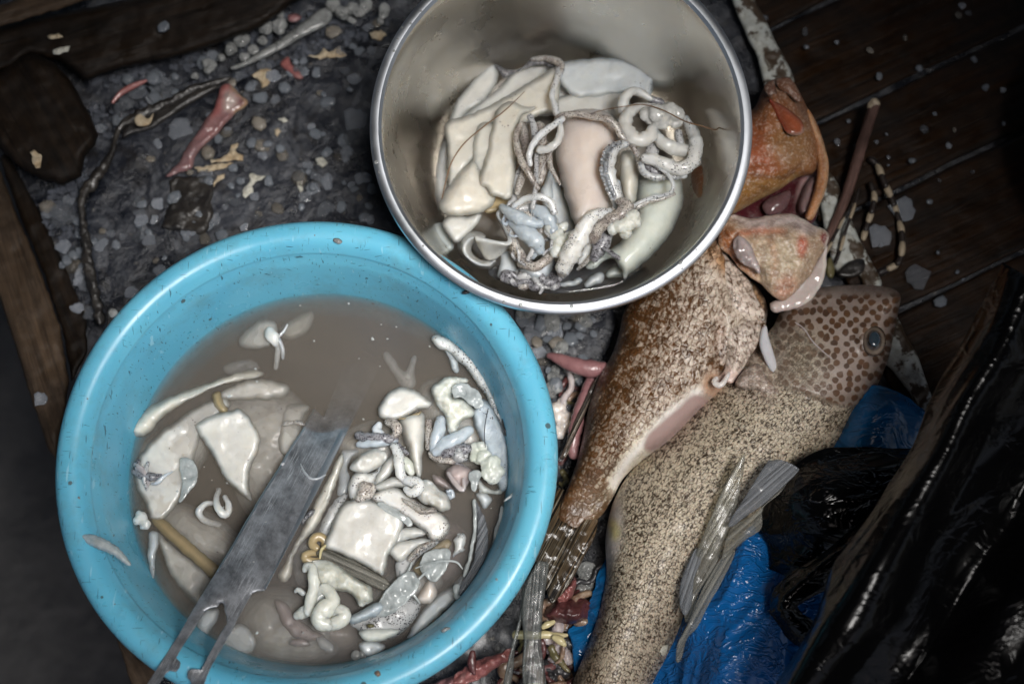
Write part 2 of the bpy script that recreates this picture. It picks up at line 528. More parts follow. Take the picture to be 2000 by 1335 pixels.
# ---------------------------------------------------------------- materials
class NT:
    def __init__(s, name):
        s.m = bpy.data.materials.new(name); s.m.use_nodes = True
        s.t = s.m.node_tree; s.b = s.t.nodes['Principled BSDF']; s.o = s.t.nodes['Material Output']
    def n(s, ty, **kw):
        x = s.t.nodes.new('ShaderNode' + ty)
        for k, v in kw.items():
            if k in ('op', 'operation'): x.operation = v
            else: setattr(x, k, v)
        return x
    def l(s, a, b): s.t.links.new(a, b); return b
    def coord(s, which='Object', scale=None, rot=None):
        if which == 'UVMap':
            x = s.n('UVMap'); x.uv_map = 'UVMap'; o = x.outputs[0]
        else:
            o = s.n('TexCoord').outputs[which]
        if scale is not None or rot is not None:
            mp = s.n('Mapping'); s.l(o, mp.inputs[0])
            if scale is not None: mp.inputs['Scale'].default_value = scale
            if rot is not None: mp.inputs['Rotation'].default_value = rot
            o = mp.outputs[0]
        return o
    def noise(s, sc, det=3, rough=.55, co=None, dist=0):
        x = s.n('TexNoise'); x.inputs['Scale'].default_value = sc; x.inputs['Detail'].default_value = det
        x.inputs['Roughness'].default_value = rough; x.inputs['Distortion'].default_value = dist
        s.l(co if co is not None else s.coord(), x.inputs['Vector']); return x.outputs['Fac']
    def vor(s, sc, feat='F1', co=None, rnd=1.0, d2=False):
        x = s.n('TexVoronoi', feature=feat)
        if d2: x.voronoi_dimensions = '2D'
        x.inputs['Scale'].default_value = sc; x.inputs['Randomness'].default_value = rnd
        s.l(co if co is not None else s.coord(), x.inputs['Vector']); return x
    def ramp(s, fac, stops, interp='LINEAR'):
        x = s.n('ValToRGB'); x.color_ramp.interpolation = interp
        e = x.color_ramp.elements
        while len(e) < len(stops): e.new(0.5)
        for k, (p, cc) in enumerate(stops):
            e[k].position = p
            e[k].color = cc if hasattr(cc, '__len__') else (cc, cc, cc, 1)
        s.l(fac, x.inputs[0]); return x.outputs[0]
    def mix(s, f, a, b, bt='MIX'):
        x = s.n('Mix', data_type='RGBA', blend_type=bt)
        for i, v in ((0, f), (6, a), (7, b)):
            if hasattr(v, 'is_linked') or isinstance(v, bpy.types.NodeSocket): s.l(v, x.inputs[i])
            else: x.inputs[i].default_value = v
        return x.outputs[2]
    def math(s, op, a, b=0.0, clamp=False):
        x = s.n('Math', op=op); x.use_clamp = clamp
        for i, v in ((0, a), (1, b)):
            if isinstance(v, bpy.types.NodeSocket): s.l(v, x.inputs[i])
            else: x.inputs[i].default_value = v
        return x.outputs[0]
    def attr(s, nm):
        x = s.n('Attribute'); x.attribute_name = nm; return x.outputs['Color']
    def sep(s, cc):
        x = s.n('SeparateColor'); s.l(cc, x.inputs[0]); return x.outputs
    def bump(s, h, st_, dist=.001, prev=None):
        x = s.n('Bump'); x.inputs['Strength'].default_value = st_; x.inputs['Distance'].default_value = dist
        s.l(h, x.inputs['Height'])
        if prev is not None: s.l(prev, x.inputs['Normal'])
        return x.outputs[0]
    def set(s, **kw):
        for k, v in kw.items():
            i = s.b.inputs[k.replace('_', ' ')]
            if isinstance(v, bpy.types.NodeSocket): s.l(v, i)
            else: i.default_value = v
        return s

def flesh(name, c1, c2, rough=.36, spots=None, bump=.2, sss=.85, bscale=150, coat=.30, stain=None, edge=.5):
    t = NT(name)
    n1 = t.noise(55, 4, .6)
    cc = t.mix(t.ramp(n1, [(.36, 0), (.66, 1)]), c1, c2)
    if stain:
        n4 = t.noise(38, 3, .6, t.coord(scale=(1.7, 1.2, 1.5)))
        cc = t.mix(t.ramp(n4, [(.52, 0), (.7, stain[1])]), cc, stain[0])
    nth = t.math('MULTIPLY', t.sep(t.attr('Thin'))[0], t.ramp(t.noise(45, 3, .6), [(.35, .15), (.6, .85)]))
    cc = t.mix(nth, cc, (c1[0] * .62, c1[1] * .68, c1[2] * .70, 1))
    cc = t.mix(t.ramp(t.noise(30, 5, .7, dist=.8), [(.52, 0), (.70, .40)]), cc, (c2[0] * .70, c2[1] * .70, c2[2] * .74, 1))
    if not spots:
        v = t.vor(520)
        mk_ = t.math('LESS_THAN', v.outputs['Distance'], t.math('MULTIPLY', t.sep(v.outputs['Color'])[0], .33))
        cc = t.mix(t.math('MULTIPLY', mk_, t.ramp(t.noise(48, 3, .6), [(.60, 0), (.66, .8)])), cc, (.07, .04, .05, 1))
    if spots:
        sc, thr, dark, cover = spots
        v = t.vor(sc)
        rr = t.sep(v.outputs['Color'])[0]
        th = t.math('MULTIPLY', rr, thr)
        mk_ = t.math('LESS_THAN', v.outputs['Distance'], th)
        cov = t.ramp(t.noise(70, 3, .6), [(max(0, .62 - cover * .5), 0), (min(1, .72 - cover * .5), 1)])
        cc = t.mix(t.math('MULTIPLY', mk_, cov), cc, dark)
        if cover > .5:
            cc = t.mix(t.ramp(t.noise(120, 4, .65), [(.45, 0), (.62, .55)]), cc, tuple(x * 2.2 for x in dark[:3]) + (1,))
    h1 = t.noise(bscale, 4, .6); h2 = t.noise(bscale * 5, 2, .5)
    nb = t.bump(h1, bump, .0022); nb = t.bump(h2, bump * .35, .0006, nb)
    rg = t.ramp(t.noise(90, 3), [(.3, rough * .65), (.7, min(1, rough * 1.5))])
    t.set(Base_Color=cc, Roughness=rg, Normal=nb, Subsurface_Weight=sss, Subsurface_Scale=.016, Coat_Weight=coat, Coat_Roughness=.05)
    t.b.inputs['Subsurface Radius'].default_value = (1, .85, .68)
    tr = t.n('BsdfTransparent'); mx = t.n('MixShader')
    t.l(t.math('MULTIPLY', t.ramp(t.sep(t.attr('Thin'))[0], [(.05, 0), (1, 1)]), edge), mx.inputs[0])
    t.l(t.b.outputs[0], mx.inputs[1]); t.l(tr.outputs[0], mx.inputs[2]); t.l(mx.outputs[0], t.o.inputs['Surface'])
    return t.m

M_white = flesh('squid_white', (.65, .635, .585, 1), (.54, .53, .50, 1))
M_cream = flesh('squid_cream', (.68, .64, .555, 1), (.60, .575, .51, 1), stain=((.70, .60, .45, 1), .3))
M_pink = flesh('squid_pink', (.69, .605, .54, 1), (.65, .57, .52, 1))
M_cool = flesh('squid_cool', (.64, .665, .66, 1), (.55, .58, .59, 1))
M_green = flesh('squid_green', (.66, .685, .61, 1), (.58, .62, .57, 1))
M_curd = flesh('squid_curd', (.70, .70, .62, 1), (.60, .60, .53, 1), bump=.5, bscale=260)
M_spot = flesh('squid_spotted', (.52, .48, .43, 1), (.38, .34, .31, 1), spots=(1100, .62, (.05, .038, .035, 1), .8), bump=.4)
M_spotlite = flesh('squid_lightly_spotted', (.74, .725, .68, 1), (.62, .61, .58, 1), spots=(800, .5, (.04, .025, .03, 1), .35), bump=.35)
M_spotwine = flesh('squid_wine_spotted', (.74, .72, .67, 1), (.68, .64, .6, 1), spots=(800, .6, (.05, .015, .025, 1), .3), bump=.3)
M_dark = flesh('squid_dark', (.20, .20, .215, 1), (.34, .34, .36, 1), spots=(900, .65, (.02, .017, .022, 1), .9), bump=.6, sss=.1)
M_greyarm = flesh('squid_grey_arm', (.47, .475, .475, 1), (.36, .36, .365, 1), spots=(900, .6, (.045, .04, .045, 1), .45), bump=.45, sss=.15)
M_bluegrey = flesh('squid_blue_grey', (.47, .53, .57, 1), (.36, .41, .45, 1), bump=.5, bscale=220, spots=(700, .4, (.05, .05, .06, 1), .15))
M_liver = flesh('squid_green_grey', (.45, .48, .40, 1), (.58, .60, .56, 1), bump=.5, sss=.15)
M_mauve = flesh('squid_mauve', (.42, .34, .33, 1), (.50, .42, .40, 1))
M_amber = flesh('gladius_amber', (.40, .31, .17, 1), (.30, .23, .12, 1), sss=.2)
M_meat = flesh('red_meat', (.28, .105, .095, 1), (.19, .06, .06, 1), bump=.6, sss=.12, stain=((.36, .24, .21, 1), .6), edge=0)
M_darkmeat = flesh('dark_meat', (.055, .016, .016, 1), (.11, .035, .034, 1), bump=.8, sss=.05, edge=0)
M_pinkmeat = flesh('pink_meat', (.27, .135, .135, 1), (.19, .085, .09, 1), bump=.5, sss=.12, edge=0)
M_gut = flesh('gut_brown', (.17, .10, .07, 1), (.28, .2, .13, 1), bump=.8, sss=.05, edge=0)
M_stem = flesh('yellow_stem', (.55, .48, .26, 1), (.45, .37, .2, 1), sss=.15, edge=0)
M_blackgut = flesh('black_gut', (.02, .02, .022, 1), (.045, .043, .045, 1), bump=.8, sss=0, edge=0)
M_greengut = flesh('olive_gut', (.09, .08, .035, 1), (.16, .13, .06, 1), bump=.6, sss=.05, edge=0)

def steel(name, c1, rough, scratch=0.0, streak=(1, 1, 1), rot=(0, 0, 0), smudge=.25):
    t = NT(name)
    n1 = t.noise(14, 5, .6)
    n2 = t.noise(60, 5, .7, t.coord(scale=streak, rot=rot))
    rg = t.math('ADD', t.ramp(n1, [(.3, rough * .7), (.7, rough * 1.45)]), t.math('MULTIPLY', n2, .12))
    cc = t.mix(t.ramp(n1, [(.4, 0), (.75, smudge)]), c1, tuple(x * .62 for x in c1[:3]) + (1,))
    hb = t.bump(n2, .06 + scratch * .25, .0006)
    t.set(Metallic=1.0, Roughness=rg, Normal=hb)
    t.set(Base_Color=cc)
    return t
_s = steel('bowl_steel', (.66, .635, .59, 1), .2, .22)
# water splashes and dried smears on the wall
dr = _s.vor(26, co=_s.coord(scale=(1, 1, 1.6)))
_tg = _s.n('Tangent'); _tg.direction_type = 'RADIAL'; _tg.axis = 'Z'
_s.l(_tg.outputs[0], _s.b.inputs['Tangent']); _s.b.inputs['Anisotropic'].default_value = .65
M_steel = _s.m
M_steelrim = steel('bowl_rim_steel', (.50, .525, .56, 1), .33, .35).m

t = NT('knife_steel')
co = t.coord('UVMap')
sm = t.noise(38, 4, .6, co)
w1 = t.n('TexVoronoi', feature='DISTANCE_TO_EDGE'); w1.inputs['Scale'].default_value = 1.0
t.l(t.coord('UVMap', scale=(30, 700, 1), rot=(0, 0, .5)), w1.inputs['Vector'])
sc1 = t.ramp(t.noise(1, 2, .4, t.coord('UVMap', scale=(45, 4200, 1), rot=(0, 0, 1.15))), [(.645, 0), (.70, 1)])
sc2 = t.ramp(t.noise(1, 2, .4, t.coord('UVMap', scale=(70, 4600, 1), rot=(0, 0, 2.0))), [(.65, 0), (.70, 1)])
sc3 = t.ramp(t.noise(1, 2, .4, t.coord('UVMap', scale=(50, 4000, 1), rot=(0, 0, .85))), [(.65, 0), (.70, 1)])
scr = t.math('MAXIMUM', t.math('MAXIMUM', sc1, sc2), sc3)
scr = t.math('MULTIPLY', scr, t.ramp(t.noise(25, 2, .5, co), [(.42, .1), (.6, 1)]))
cc = t.mix(t.ramp(t.noise(70, 5, .7, co), [(.36, 0), (.64, 1)]), (.11, .115, .125, 1), (.31, .325, .35, 1))
cc = t.mix(scr, cc, (.62, .64, .67, 1))
t.set(Metallic=.55, Base_Color=cc, Roughness=t.math('ADD', t.ramp(sm, [(.3, .30), (.7, .48)]), t.math('MULTIPLY', scr, .2)), Normal=t.bump(scr, .25, .0004))
M_knife = t.m
M_bevel = steel('knife_bevel', (.36, .385, .42, 1), .45, .5).m

t = NT('blue_plastic')
co = t.coord()
n1 = t.noise(9, 5, .6)
cc = t.mix(t.ramp(n1, [(.35, 0), (.7, 1)]), (.095, .375, .535, 1), (.13, .445, .59, 1))
vd = t.vor(55); dots = t.math('LESS_THAN', vd.outputs['Distance'], t.math('MULTIPLY', t.ramp(t.sep(vd.outputs['Color'])[1], [(.55, 0), (1, 1)]), .11))
sc_a = t.ramp(t.noise(1, 2, .4, t.coord(scale=(900, 70, 200), rot=(0, 0, .6))), [(.685, 0), (.72, 1)])
sc_b = t.ramp(t.noise(1, 2, .4, t.coord(scale=(80, 1100, 200), rot=(0, 0, .3))), [(.69, 0), (.72, 1)])
scr = t.math('MAXIMUM', sc_a, sc_b)
dirt = t.math('MULTIPLY', t.ramp(t.noise(26, 6, .75), [(.50, 0), (.74, 1)]), .5)
cc = t.mix(dirt, cc, (.10, .19, .20, 1))
cc = t.mix(t.math('MULTIPLY', scr, .8), cc, (.02, .07, .10, 1))
lt = t.ramp(t.noise(1, 2, .4, t.coord(scale=(400, 60, 120), rot=(0, 0, 1.9))), [(.70, 0), (.74, .6)])
cc = t.mix(lt, cc, (.30, .55, .66, 1))
cc = t.mix(t.math('MULTIPLY', dots, .8), cc, (.05, .045, .03, 1))
t.set(Base_Color=cc, Roughness=t.ramp(t.noise(30, 4), [(.3, .24), (.7, .42)]), Normal=t.bump(t.math('ADD', t.noise(120, 3), t.math('MULTIPLY', scr, -.6)), .12, .0008),
      Subsurface_Weight=.12, Subsurface_Scale=.004)
M_blue = t.m

def murk(name, alpha, colr, top=False):
    t = NT(name)
    tr = t.n('BsdfTransparent'); df = t.n('BsdfDiffuse'); mx = t.n('MixShader')
    n1 = t.noise(13, 4, .6, dist=1.0)
    cA = t.mix(t.ramp(t.noise(5.5, 2, .5), [(.40, 0), (.60, 1)]), colr, (colr[0] * 1.0, colr[1] * 1.08, colr[2] * 1.28, 1))
    t.l(t.mix(t.ramp(n1, [(.3, 0), (.7, .5)]), cA, tuple(x * 1.5 for x in colr[:3]) + (1,)), df.inputs[0])
    t.l(t.ramp(n1, [(.3, alpha * .75), (.7, min(1, alpha * 1.25))]), mx.inputs[0])
    t.l(tr.outputs[0], mx.inputs[1]); t.l(df.outputs[0], mx.inputs[2])
    out = mx.outputs[0]
    if top:
        gl = t.n('BsdfGlossy'); gl.inputs['Roughness'].default_value = .015
        bp = t.bump(t.noise(38, 2, .5), .10, .003)
        t.l(bp, gl.inputs['Normal'])
        fr = t.n('Fresnel'); fr.inputs['IOR'].default_value = 1.33
        m2 = t.n('MixShader'); t.l(fr.outputs[0], m2.inputs[0]); t.l(out, m2.inputs[1]); t.l(gl.outputs[0], m2.inputs[2])
        out = m2.outputs[0]
    t.l(out, t.o.inputs['Surface'])
    return t.m

def clear(name, tint, alpha, rough=.12, streak=None, bump=.3):
    """a clear film or quill: mostly see-through with a glossy skin"""
    t = NT(name)
    tr = t.n('BsdfTransparent'); tr.inputs[0].default_value = tint
    n1 = t.noise(1, 4, .6, t.coord('UVMap', scale=streak) if streak else t.coord(scale=(120, 120, 120)))
    t.set(Base_Color=tint, Roughness=rough, Coat_Weight=.6, Coat_Roughness=.05, Normal=t.bump(n1, bump, .0012))
    mx = t.n('MixShader')
    t.l(t.ramp(n1, [(.3, max(0, alpha - .2)), (.72, min(1, alpha + .25))]), mx.inputs[0])
    t.l(tr.outputs[0], mx.inputs[1]); t.l(t.b.outputs[0], mx.inputs[2])
    t.l(mx.outputs[0], t.o.inputs['Surface'])
    return t.m
M_quill = clear('clear_quill', (.62, .61, .56, 1), .09, streak=(9, 420, 1), bump=.25)
M_quillgrey = clear('grey_quill', (.50, .52, .55, 1), .22, streak=(12, 520, 1), bump=.25)
M_straw = clear('clear_straw', (.50, .52, .51, 1), .02, streak=(5, 620, 1), bump=.25)
M_jellypale = clear('pale_jelly', (.72, .72, .69, 1), .62, rough=.12, bump=.25)
M_film = clear('milky_film', (.62, .66, .66, 1), .45)
M_jelly = clear('jelly', (.50, .51, .50, 1), .36, rough=.1, bump=.35)
M_chunk = clear('ice_chunk', (.30, .33, .37, 1), .42, rough=.1, bump=.5)
M_ice = clear('crushed_ice', (.17, .185, .22, 1), .42, rough=.14, bump=.5)
M_tailfin = None

def film(name, colr, rough=.2, bump=.6, trans=0.0, scale=90, spec=.5):
    t = NT(name)
    n1 = t.noise(scale, 3, .5, t.coord(scale=(1, 1.8, 1)), 1.0)
    h = t.ramp(n1, [(.40, 0), (.5, 1), (.60, 0)])
    nb = t.bump(h, bump, .0012)
    t.set(Base_Color=colr, Roughness=t.ramp(t.noise(60, 3), [(.3, rough * .8), (.7, rough * 1.5)]), Normal=nb)
    t.b.inputs['Specular IOR Level'].default_value = spec
    return t.m
M_blackbag = film('black_bag', (.0016, .0017, .002, 1), .13, .4, scale=48, spec=.3)
M_blackbag2 = film('near_black_bag', (.0014, .0014, .0016, 1), .16, .22, scale=34, spec=.16)
M_bluebag = film('blue_bag', (.005, .095, .30, 1), .16, .65, scale=70)
M_bluebag2 = film('blue_bag_light', (.006, .11, .29, 1), .18, .5, scale=34)

def fishmat(name, pale, dark, cell, kind, rough=.3):
    t = NT(name)
    uv = t.coord('UVMap')
    Cc = t.attr('Col'); Mm = t.sep(t.attr('Msk'))
    warp = t.n('TexNoise'); warp.inputs['Scale'].default_value = 170; warp.inputs['Detail'].default_value = 2
    t.l(uv, warp.inputs['Vector'])
    wv = t.n('VectorMath', op='MULTIPLY_ADD'); t.l(warp.outputs['Color'], wv.inputs[0])
    wv.inputs[1].default_value = (.0032, .0032, 0); t.l(uv, wv.inputs[2]); uvw = wv.outputs[0]
    mp = t.n('Mapping'); mp.inputs['Scale'].default_value = (cell * .72, cell * .95, 1); t.l(uvw, mp.inputs[0])
    v = t.vor(1.0, 'F1', mp.outputs[0], .75, True); ve = t.vor(1.0, 'DISTANCE_TO_EDGE', mp.outputs[0], .75, True)
    edge = t.ramp(ve.outputs['Distance'], [(.02, 1), (.22, 0)])
    rnd = t.sep(v.outputs['Color'])
    nb_ = t.noise(1, 5, .65, t.coord('UVMap', scale=(60, 90, 1)))
    nf_ = t.noise(1, 3, .65, t.coord('UVMap', scale=(235, 350, 1) if kind == 'mottle' else (330, 520, 1)), .8)
    if kind == 'mottle':
        val = t.math('ADD', t.math('MULTIPLY', rnd[0], .12), t.math('ADD', t.math('MULTIPLY', nb_, .38), t.math('MULTIPLY', nf_, .92)))
        val = t.math('SUBTRACT', val, t.math('MULTIPLY', edge, .09))
        val = t.math('ADD', val, t.math('SUBTRACT', t.math('MULTIPLY', Mm[2], .5), .25))
        fac = t.ramp(val, [(.55, 0), (.67, .42), (.84, 1)])
        dk = t.mix(t.ramp(nb_, [(.35, 0), (.65, 1)]), dark, tuple(x * 2.3 for x in dark[:3]) + (1,))
    else:
        val = t.math('ADD', t.math('MULTIPLY', edge, .10), t.math('ADD', t.math('MULTIPLY', rnd[1], .10), t.math('MULTIPLY', nf_, .98)))
        val = t.math('ADD', val, t.math('MULTIPLY', nb_, .25))
        val = t.math('SUBTRACT', val, t.math('SUBTRACT', t.math('MULTIPLY', Mm[2], .5), .25))
        fac = t.ramp(val, [(.58, 1), (.67, .62), (.80, 0)])
        dk = dark
    pc = t.mix(t.ramp(rnd[2], [(0, 0), (1, .45)]), Cc, tuple(min(1, x * 1.1) for x in pale[:3]) + (1,))
    patt = t.mix(fac, dk, pc)
    cc = t.mix(Mm[0], Cc, patt)
    # honeycomb of round spots on the head
    sp_ = t.n('Mapping'); sp_.inputs['Scale'].default_value = (168, 168, 1); t.l(uvw, sp_.inputs[0])
    vs_ = t.vor(1.0, 'F1', sp_.outputs[0], .55, True)
    spot = t.ramp(vs_.outputs['Distance'], [(.34, 1), (.45, 0)])
    spc = t.mix(t.sep(vs_.outputs['Color'])[0], (.055, .026, .012, 1), (.105, .05, .022, 1))
    cc = t.mix(t.math('MULTIPLY', spot, Mm[1]), cc, spc)
    hgt = t.math('MULTIPLY', t.ramp(ve.outputs['Distance'], [(0, 0), (.25, 1)]), t.math('ADD', t.math('MULTIPLY', Mm[0], .9), .1))
    nrm = t.bump(hgt, .40, .0007)
    nrm = t.bump(t.noise(1, 4, .6, t.coord('UVMap', scale=(500, 700, 1))), .3, .0006, nrm)
    t.set(Base_Color=cc, Roughness=t.ramp(nf_, [(.3, rough * .7), (.7, rough * 1.4)]), Normal=nrm, Coat_Weight=.10, Coat_Roughness=.16,
          Subsurface_Weight=.12, Subsurface_Scale=.003)
    return t.m
M_fish1 = fishmat('fish_skin_mottled', (.54, .45, .365, 1), (.050, .021, .006, 1), 300, 'mottle', .38)
M_fish2 = fishmat('fish_skin_reticulated', (.47, .395, .285, 1), (.036, .020, .008, 1), 470, 'net', .42)

def zmat(name, rough=.42, bump=.6, bs=420, sss=.1, coat=.08, streak=None, vari=.25):
    """coloured by its own painted-in skin markings"""
    t = NT(name)
    Cc = t.attr('Col')
    n1 = t.noise(140, 4, .65)
    n2 = t.noise(1, 4, .65, t.coord('UVMap', scale=streak)) if streak else t.noise(500, 3, .6)
    cc = t.mix(t.ramp(n1, [(.35, 0), (.68, vari)]), Cc, (.10, .045, .022, 1))
    cc = t.mix(t.ramp(n2, [(.5, 0), (.75, vari * .9)]), cc, (.80, .72, .64, 1))
    nb = t.bump(t.noise(bs, 4, .6) if not streak else n2, bump, .0012)
    t.set(Base_Color=cc, Roughness=rough, Normal=nb, Subsurface_Weight=sss, Subsurface_Scale=.004, Coat_Weight=coat, Coat_Roughness=.12)
    return t.m
M_zskin = zmat('fish_bare_skin', vari=.42)
M_zjaw = zmat('fish_jaw_skin', .4, .95, 260, .1, .1, vari=.62)
M_zwet = zmat('fish_wet_skin', .2, .2, 120, .2, .5, vari=.08)
t = NT('fish_fin')
st_ = t.noise(1, 3, .6, t.coord('UVMap', scale=(9, 520, 1)))
cc = t.mix(t.ramp(st_, [(.42, 0), (.60, 1)]), (.012, .009, .006, 1), t.attr('Col'))
cc = t.mix(t.ramp(t.noise(1, 2, .5, t.coord('UVMap', scale=(14, 900, 1))), [(.60, 0), (.68, .8)]), cc, (.30, .27, .21, 1))
t.set(Base_Color=cc, Roughness=.25, Normal=t.bump(st_, .9, .0016), Coat_Weight=.3, Coat_Roughness=.1)
M_zfin = t.m
M_zplain = zmat('plain_marked', .15, .1, vari=.0, coat=.8)

def wood(name, c1, c2, rough=.5, wet=.3, grain=(9, 160, 60)):
    t = NT(name)
    co = t.coord('UVMap', scale=grain)
    n1 = t.noise(1, 6, .7, co, .6); n2 = t.noise(28, 5, .65)
    cc = t.mix(t.ramp(n1, [(.33, 0), (.68, 1)]), c1, c2)
    cc = t.mix(t.ramp(n2, [(.48, 0), (.7, .75)]), cc, tuple(x * .35 for x in c1[:3]) + (1,))
    fib = t.ramp(t.noise(1, 3, .6, t.coord('UVMap', scale=(30, 900, 1))), [(.62, 0), (.75, .5)])
    cc = t.mix(fib, cc, tuple(min(1, x * 2.2) for x in c2[:3]) + (1,))
    nb = t.bump(n1, .7, .002); nb = t.bump(n2, .5, .002, nb)
    t.set(Base_Color=cc, Roughness=t.ramp(n2, [(.35, rough * .5), (.65, rough * 1.2)]), Normal=nb, Coat_Weight=wet, Coat_Roughness=.2)
    t.b.inputs['Specular IOR Level'].default_value = .18
    return t.m
M_plank = wood('plank_wood', (.0025, .0016, .0011, 1), (.026, .0115, .004, 1), .55, .0)
M_beam = wood('beam_wood', (.0035, .0026, .002, 1), (.020, .0125, .0075, 1), .7, .0)
M_post = wood('post_wood', (.022, .015, .010, 1), (.085, .056, .035, 1), .75, 0)
M_stick = wood('stick_wood', (.06, .032, .025, 1), (.15, .085, .07, 1), .6, 0, grain=(30, 300, 1))

t = NT('wet_table')
n1 = t.noise(11, 6, .65); n2 = t.noise(70, 6, .7); v1 = t.vor(85, 'F1'); ve = t.vor(85, 'DISTANCE_TO_EDGE')
cc = t.mix(t.ramp(n1, [(.38, 0), (.62, 1)]), (.004, .005, .008, 1), (.022, .025, .034, 1))
cc = t.mix(t.ramp(n2, [(.52, 0), (.72, .8)]), cc, (.05, .05, .054, 1))
cc = t.mix(t.ramp(t.noise(33, 5, .7, dist=1.5), [(.50, 0), (.62, .7)]), cc, (.075, .080, .092, 1))
cc = t.mix(t.ramp(t.noise(210, 4, .7), [(.64, 0), (.7, .55)]), cc, (.20, .18, .145, 1))
cc = t.mix(t.ramp(t.noise(24, 5, .7, dist=.6), [(.56, 0), (.66, .8)]), cc, (.012, .010, .009, 1))
nb = t.bump(n2, .8, .004); nb = t.bump(t.noise(260, 3, .6), .5, .0012, nb)
t.set(Base_Color=cc, Roughness=t.ramp(n1, [(.35, .16), (.65, .42)]), Normal=nb, Coat_Weight=.22, Coat_Roughness=.2)
M_table = M_slate = t.m

t = NT('street_ground')
n1 = t.noise(6, 6, .65); n2 = t.noise(40, 5, .7)
cc = t.mix(t.ramp(n1, [(.4, 0), (.62, 1)]), (.018, .017, .017, 1), (.06, .056, .052, 1))
cc = t.mix(t.ramp(t.noise(13, 3, .5), [(.68, 0), (.73, .5)]), cc, (.16, .16, .16, 1))
t.set(Base_Color=cc, Roughness=.6, Normal=t.bump(n2, .6, .01))
M_ground = t.m

def chip(name, c1, alpha):
    t = NT(name)
    tr = t.n('BsdfTransparent'); mx = t.n('MixShader')
    oi = t.n('ObjectInfo')
    cc = t.mix(oi.outputs['Random'], c1, tuple(x * 2.6 for x in c1[:3]) + (1,))
    r = t.noise(260, 3, .6)
    t.set(Base_Color=cc, Roughness=t.ramp(r, [(.3, .1), (.7, .3)]), Normal=t.bump(r, .35, .001), Coat_Weight=.5, Coat_Roughness=.05)
    t.l(t.math('ADD', t.math('MULTIPLY', oi.outputs['Random'], .32), alpha), mx.inputs[0])
    t.l(tr.outputs[0], mx.inputs[1]); t.l(t.b.outputs[0], mx.inputs[2]); t.l(mx.outputs[0], t.o.inputs['Surface'])
    return t.m
M_scale = chip('fish_scale', (.10, .108, .122, 1), .22)
M_scalebrown = chip('fish_scale_tan', (.09, .08, .066, 1), .4)

def plain(name, c1, rough=.4, bump=.3, bs=120, coat=0, c2=None):
    t = NT(name)
    n1 = t.noise(bs * .4, 5, .65)
    cc = t.mix(t.ramp(n1, [(.35, 0), (.65, 1)]), c1, c2 or tuple(x * .6 for x in c1[:3]) + (1,))
    t.set(Base_Color=cc, Roughness=rough, Normal=t.bump(t.noise(bs, 4, .65), bump, .002), Coat_Weight=coat)
    return t.m
M_flake = plain('cream_flake', (.50, .43, .31, 1), .7, .8, 300, c2=(.33, .24, .14, 1))
M_flakewhite = plain('white_flake', (.52, .52, .46, 1), .7, .8, 300, c2=(.36, .34, .28, 1))
M_rubber = plain('black_rubber', (.010, .009, .009, 1), .42, .8, 120, .12, c2=(.03, .026, .022, 1))
M_maroon = plain('maroon_plastic', (.020, .008, .011, 1), .35, .2, 30, .2)
M_leg = plain('dark_shell', (.02, .014, .012, 1), .4, .3, 400)
M_legpale = plain('pale_shell', (.36, .29, .2, 1), .45, .3, 400)
M_awning = plain('awning_canvas', (.10, .09, .075, 1), .9, .1, 30)

t = NT('peeling_white_paint')
n1 = t.noise(60, 6, .7, dist=.4)
cc = t.mix(t.ramp(t.noise(120, 4, .65), [(.4, 0), (.7, 1)]), (.42, .44, .42, 1), (.30, .29, .24, 1))
cc = t.mix(t.ramp(n1, [(.50, 0), (.545, 1)]), cc, (.05, .032, .018, 1))
t.set(Base_Color=cc, Roughness=.5, Normal=t.bump(n1, .8, .002))
M_peel = t.m

# ---------------------------------------------------------------- the setting
def quad_obj(name, pts, z, mat, thick=0.0, kind='structure'):
    V = [np.array([x, y, z]) for x, y in pts] + [np.array([x, y, z - thick]) for x, y in pts]
    n = len(pts)
    Fc = [list(range(n)), [n + i for i in range(n)][::-1]] + [[i, n + i, n + (i + 1) % n, (i + 1) % n] for i in range(n)]
    o = mk(name, V, Fc, mat, smooth=False)
    return tag(o, kind=kind)

quad_obj('ground', [(-4, -4), (4, -4), (4, 4), (-4, 4)], -0.62, M_ground, .05)
# stall table top: a subdivided, gently lumpy sheet whose left edge follows the timber rail
nx, ny = 260, 210
xs = np.linspace(-0.46, 0.62, nx); ys = np.linspace(-0.36, 0.5, ny)
e0, e1 = P(20, 300, 0), P(330, 1400, 0)
V = []
for y in ys:
    xl = e0.x + (e1.x - e0.x) * (y - e0.y) / (e1.y - e0.y)
    xl = max(-.46, min(.2, xl))
    for x in np.linspace(xl, .62, nx):
        q = Vector((x, y, 0))
        h = .0035 * noise.noise(q * 14) + .0018 * noise.noise(q * 40) + .0014 * noise.noise(q * 95) + .0008 * noise.noise(q * 170)
        V.append((x, y, h - .004))
Fc = [[i * nx + j, i * nx + j + 1, (i + 1) * nx + j + 1, (i + 1) * nx + j] for i in range(ny - 1) for j in range(nx - 1)]
N = len(V)
V += [(x, y, z - .03) for x, y, z in V]
Fc += [[N + k for k in f[::-1]] for f in Fc]
ed = list(range(nx)) + [i * nx + nx - 1 for i in range(1, ny)] + [(ny - 1) * nx + j for j in range(nx - 2, -1, -1)] + [i * nx for i in range(ny - 2, 0, -1)]
Fc += [[ed[i], N + ed[i], N + ed[(i + 1) % len(ed)], ed[(i + 1) % len(ed)]] for i in range(len(ed))]
tag(mk('table_top', V, Fc, M_table), kind='structure')

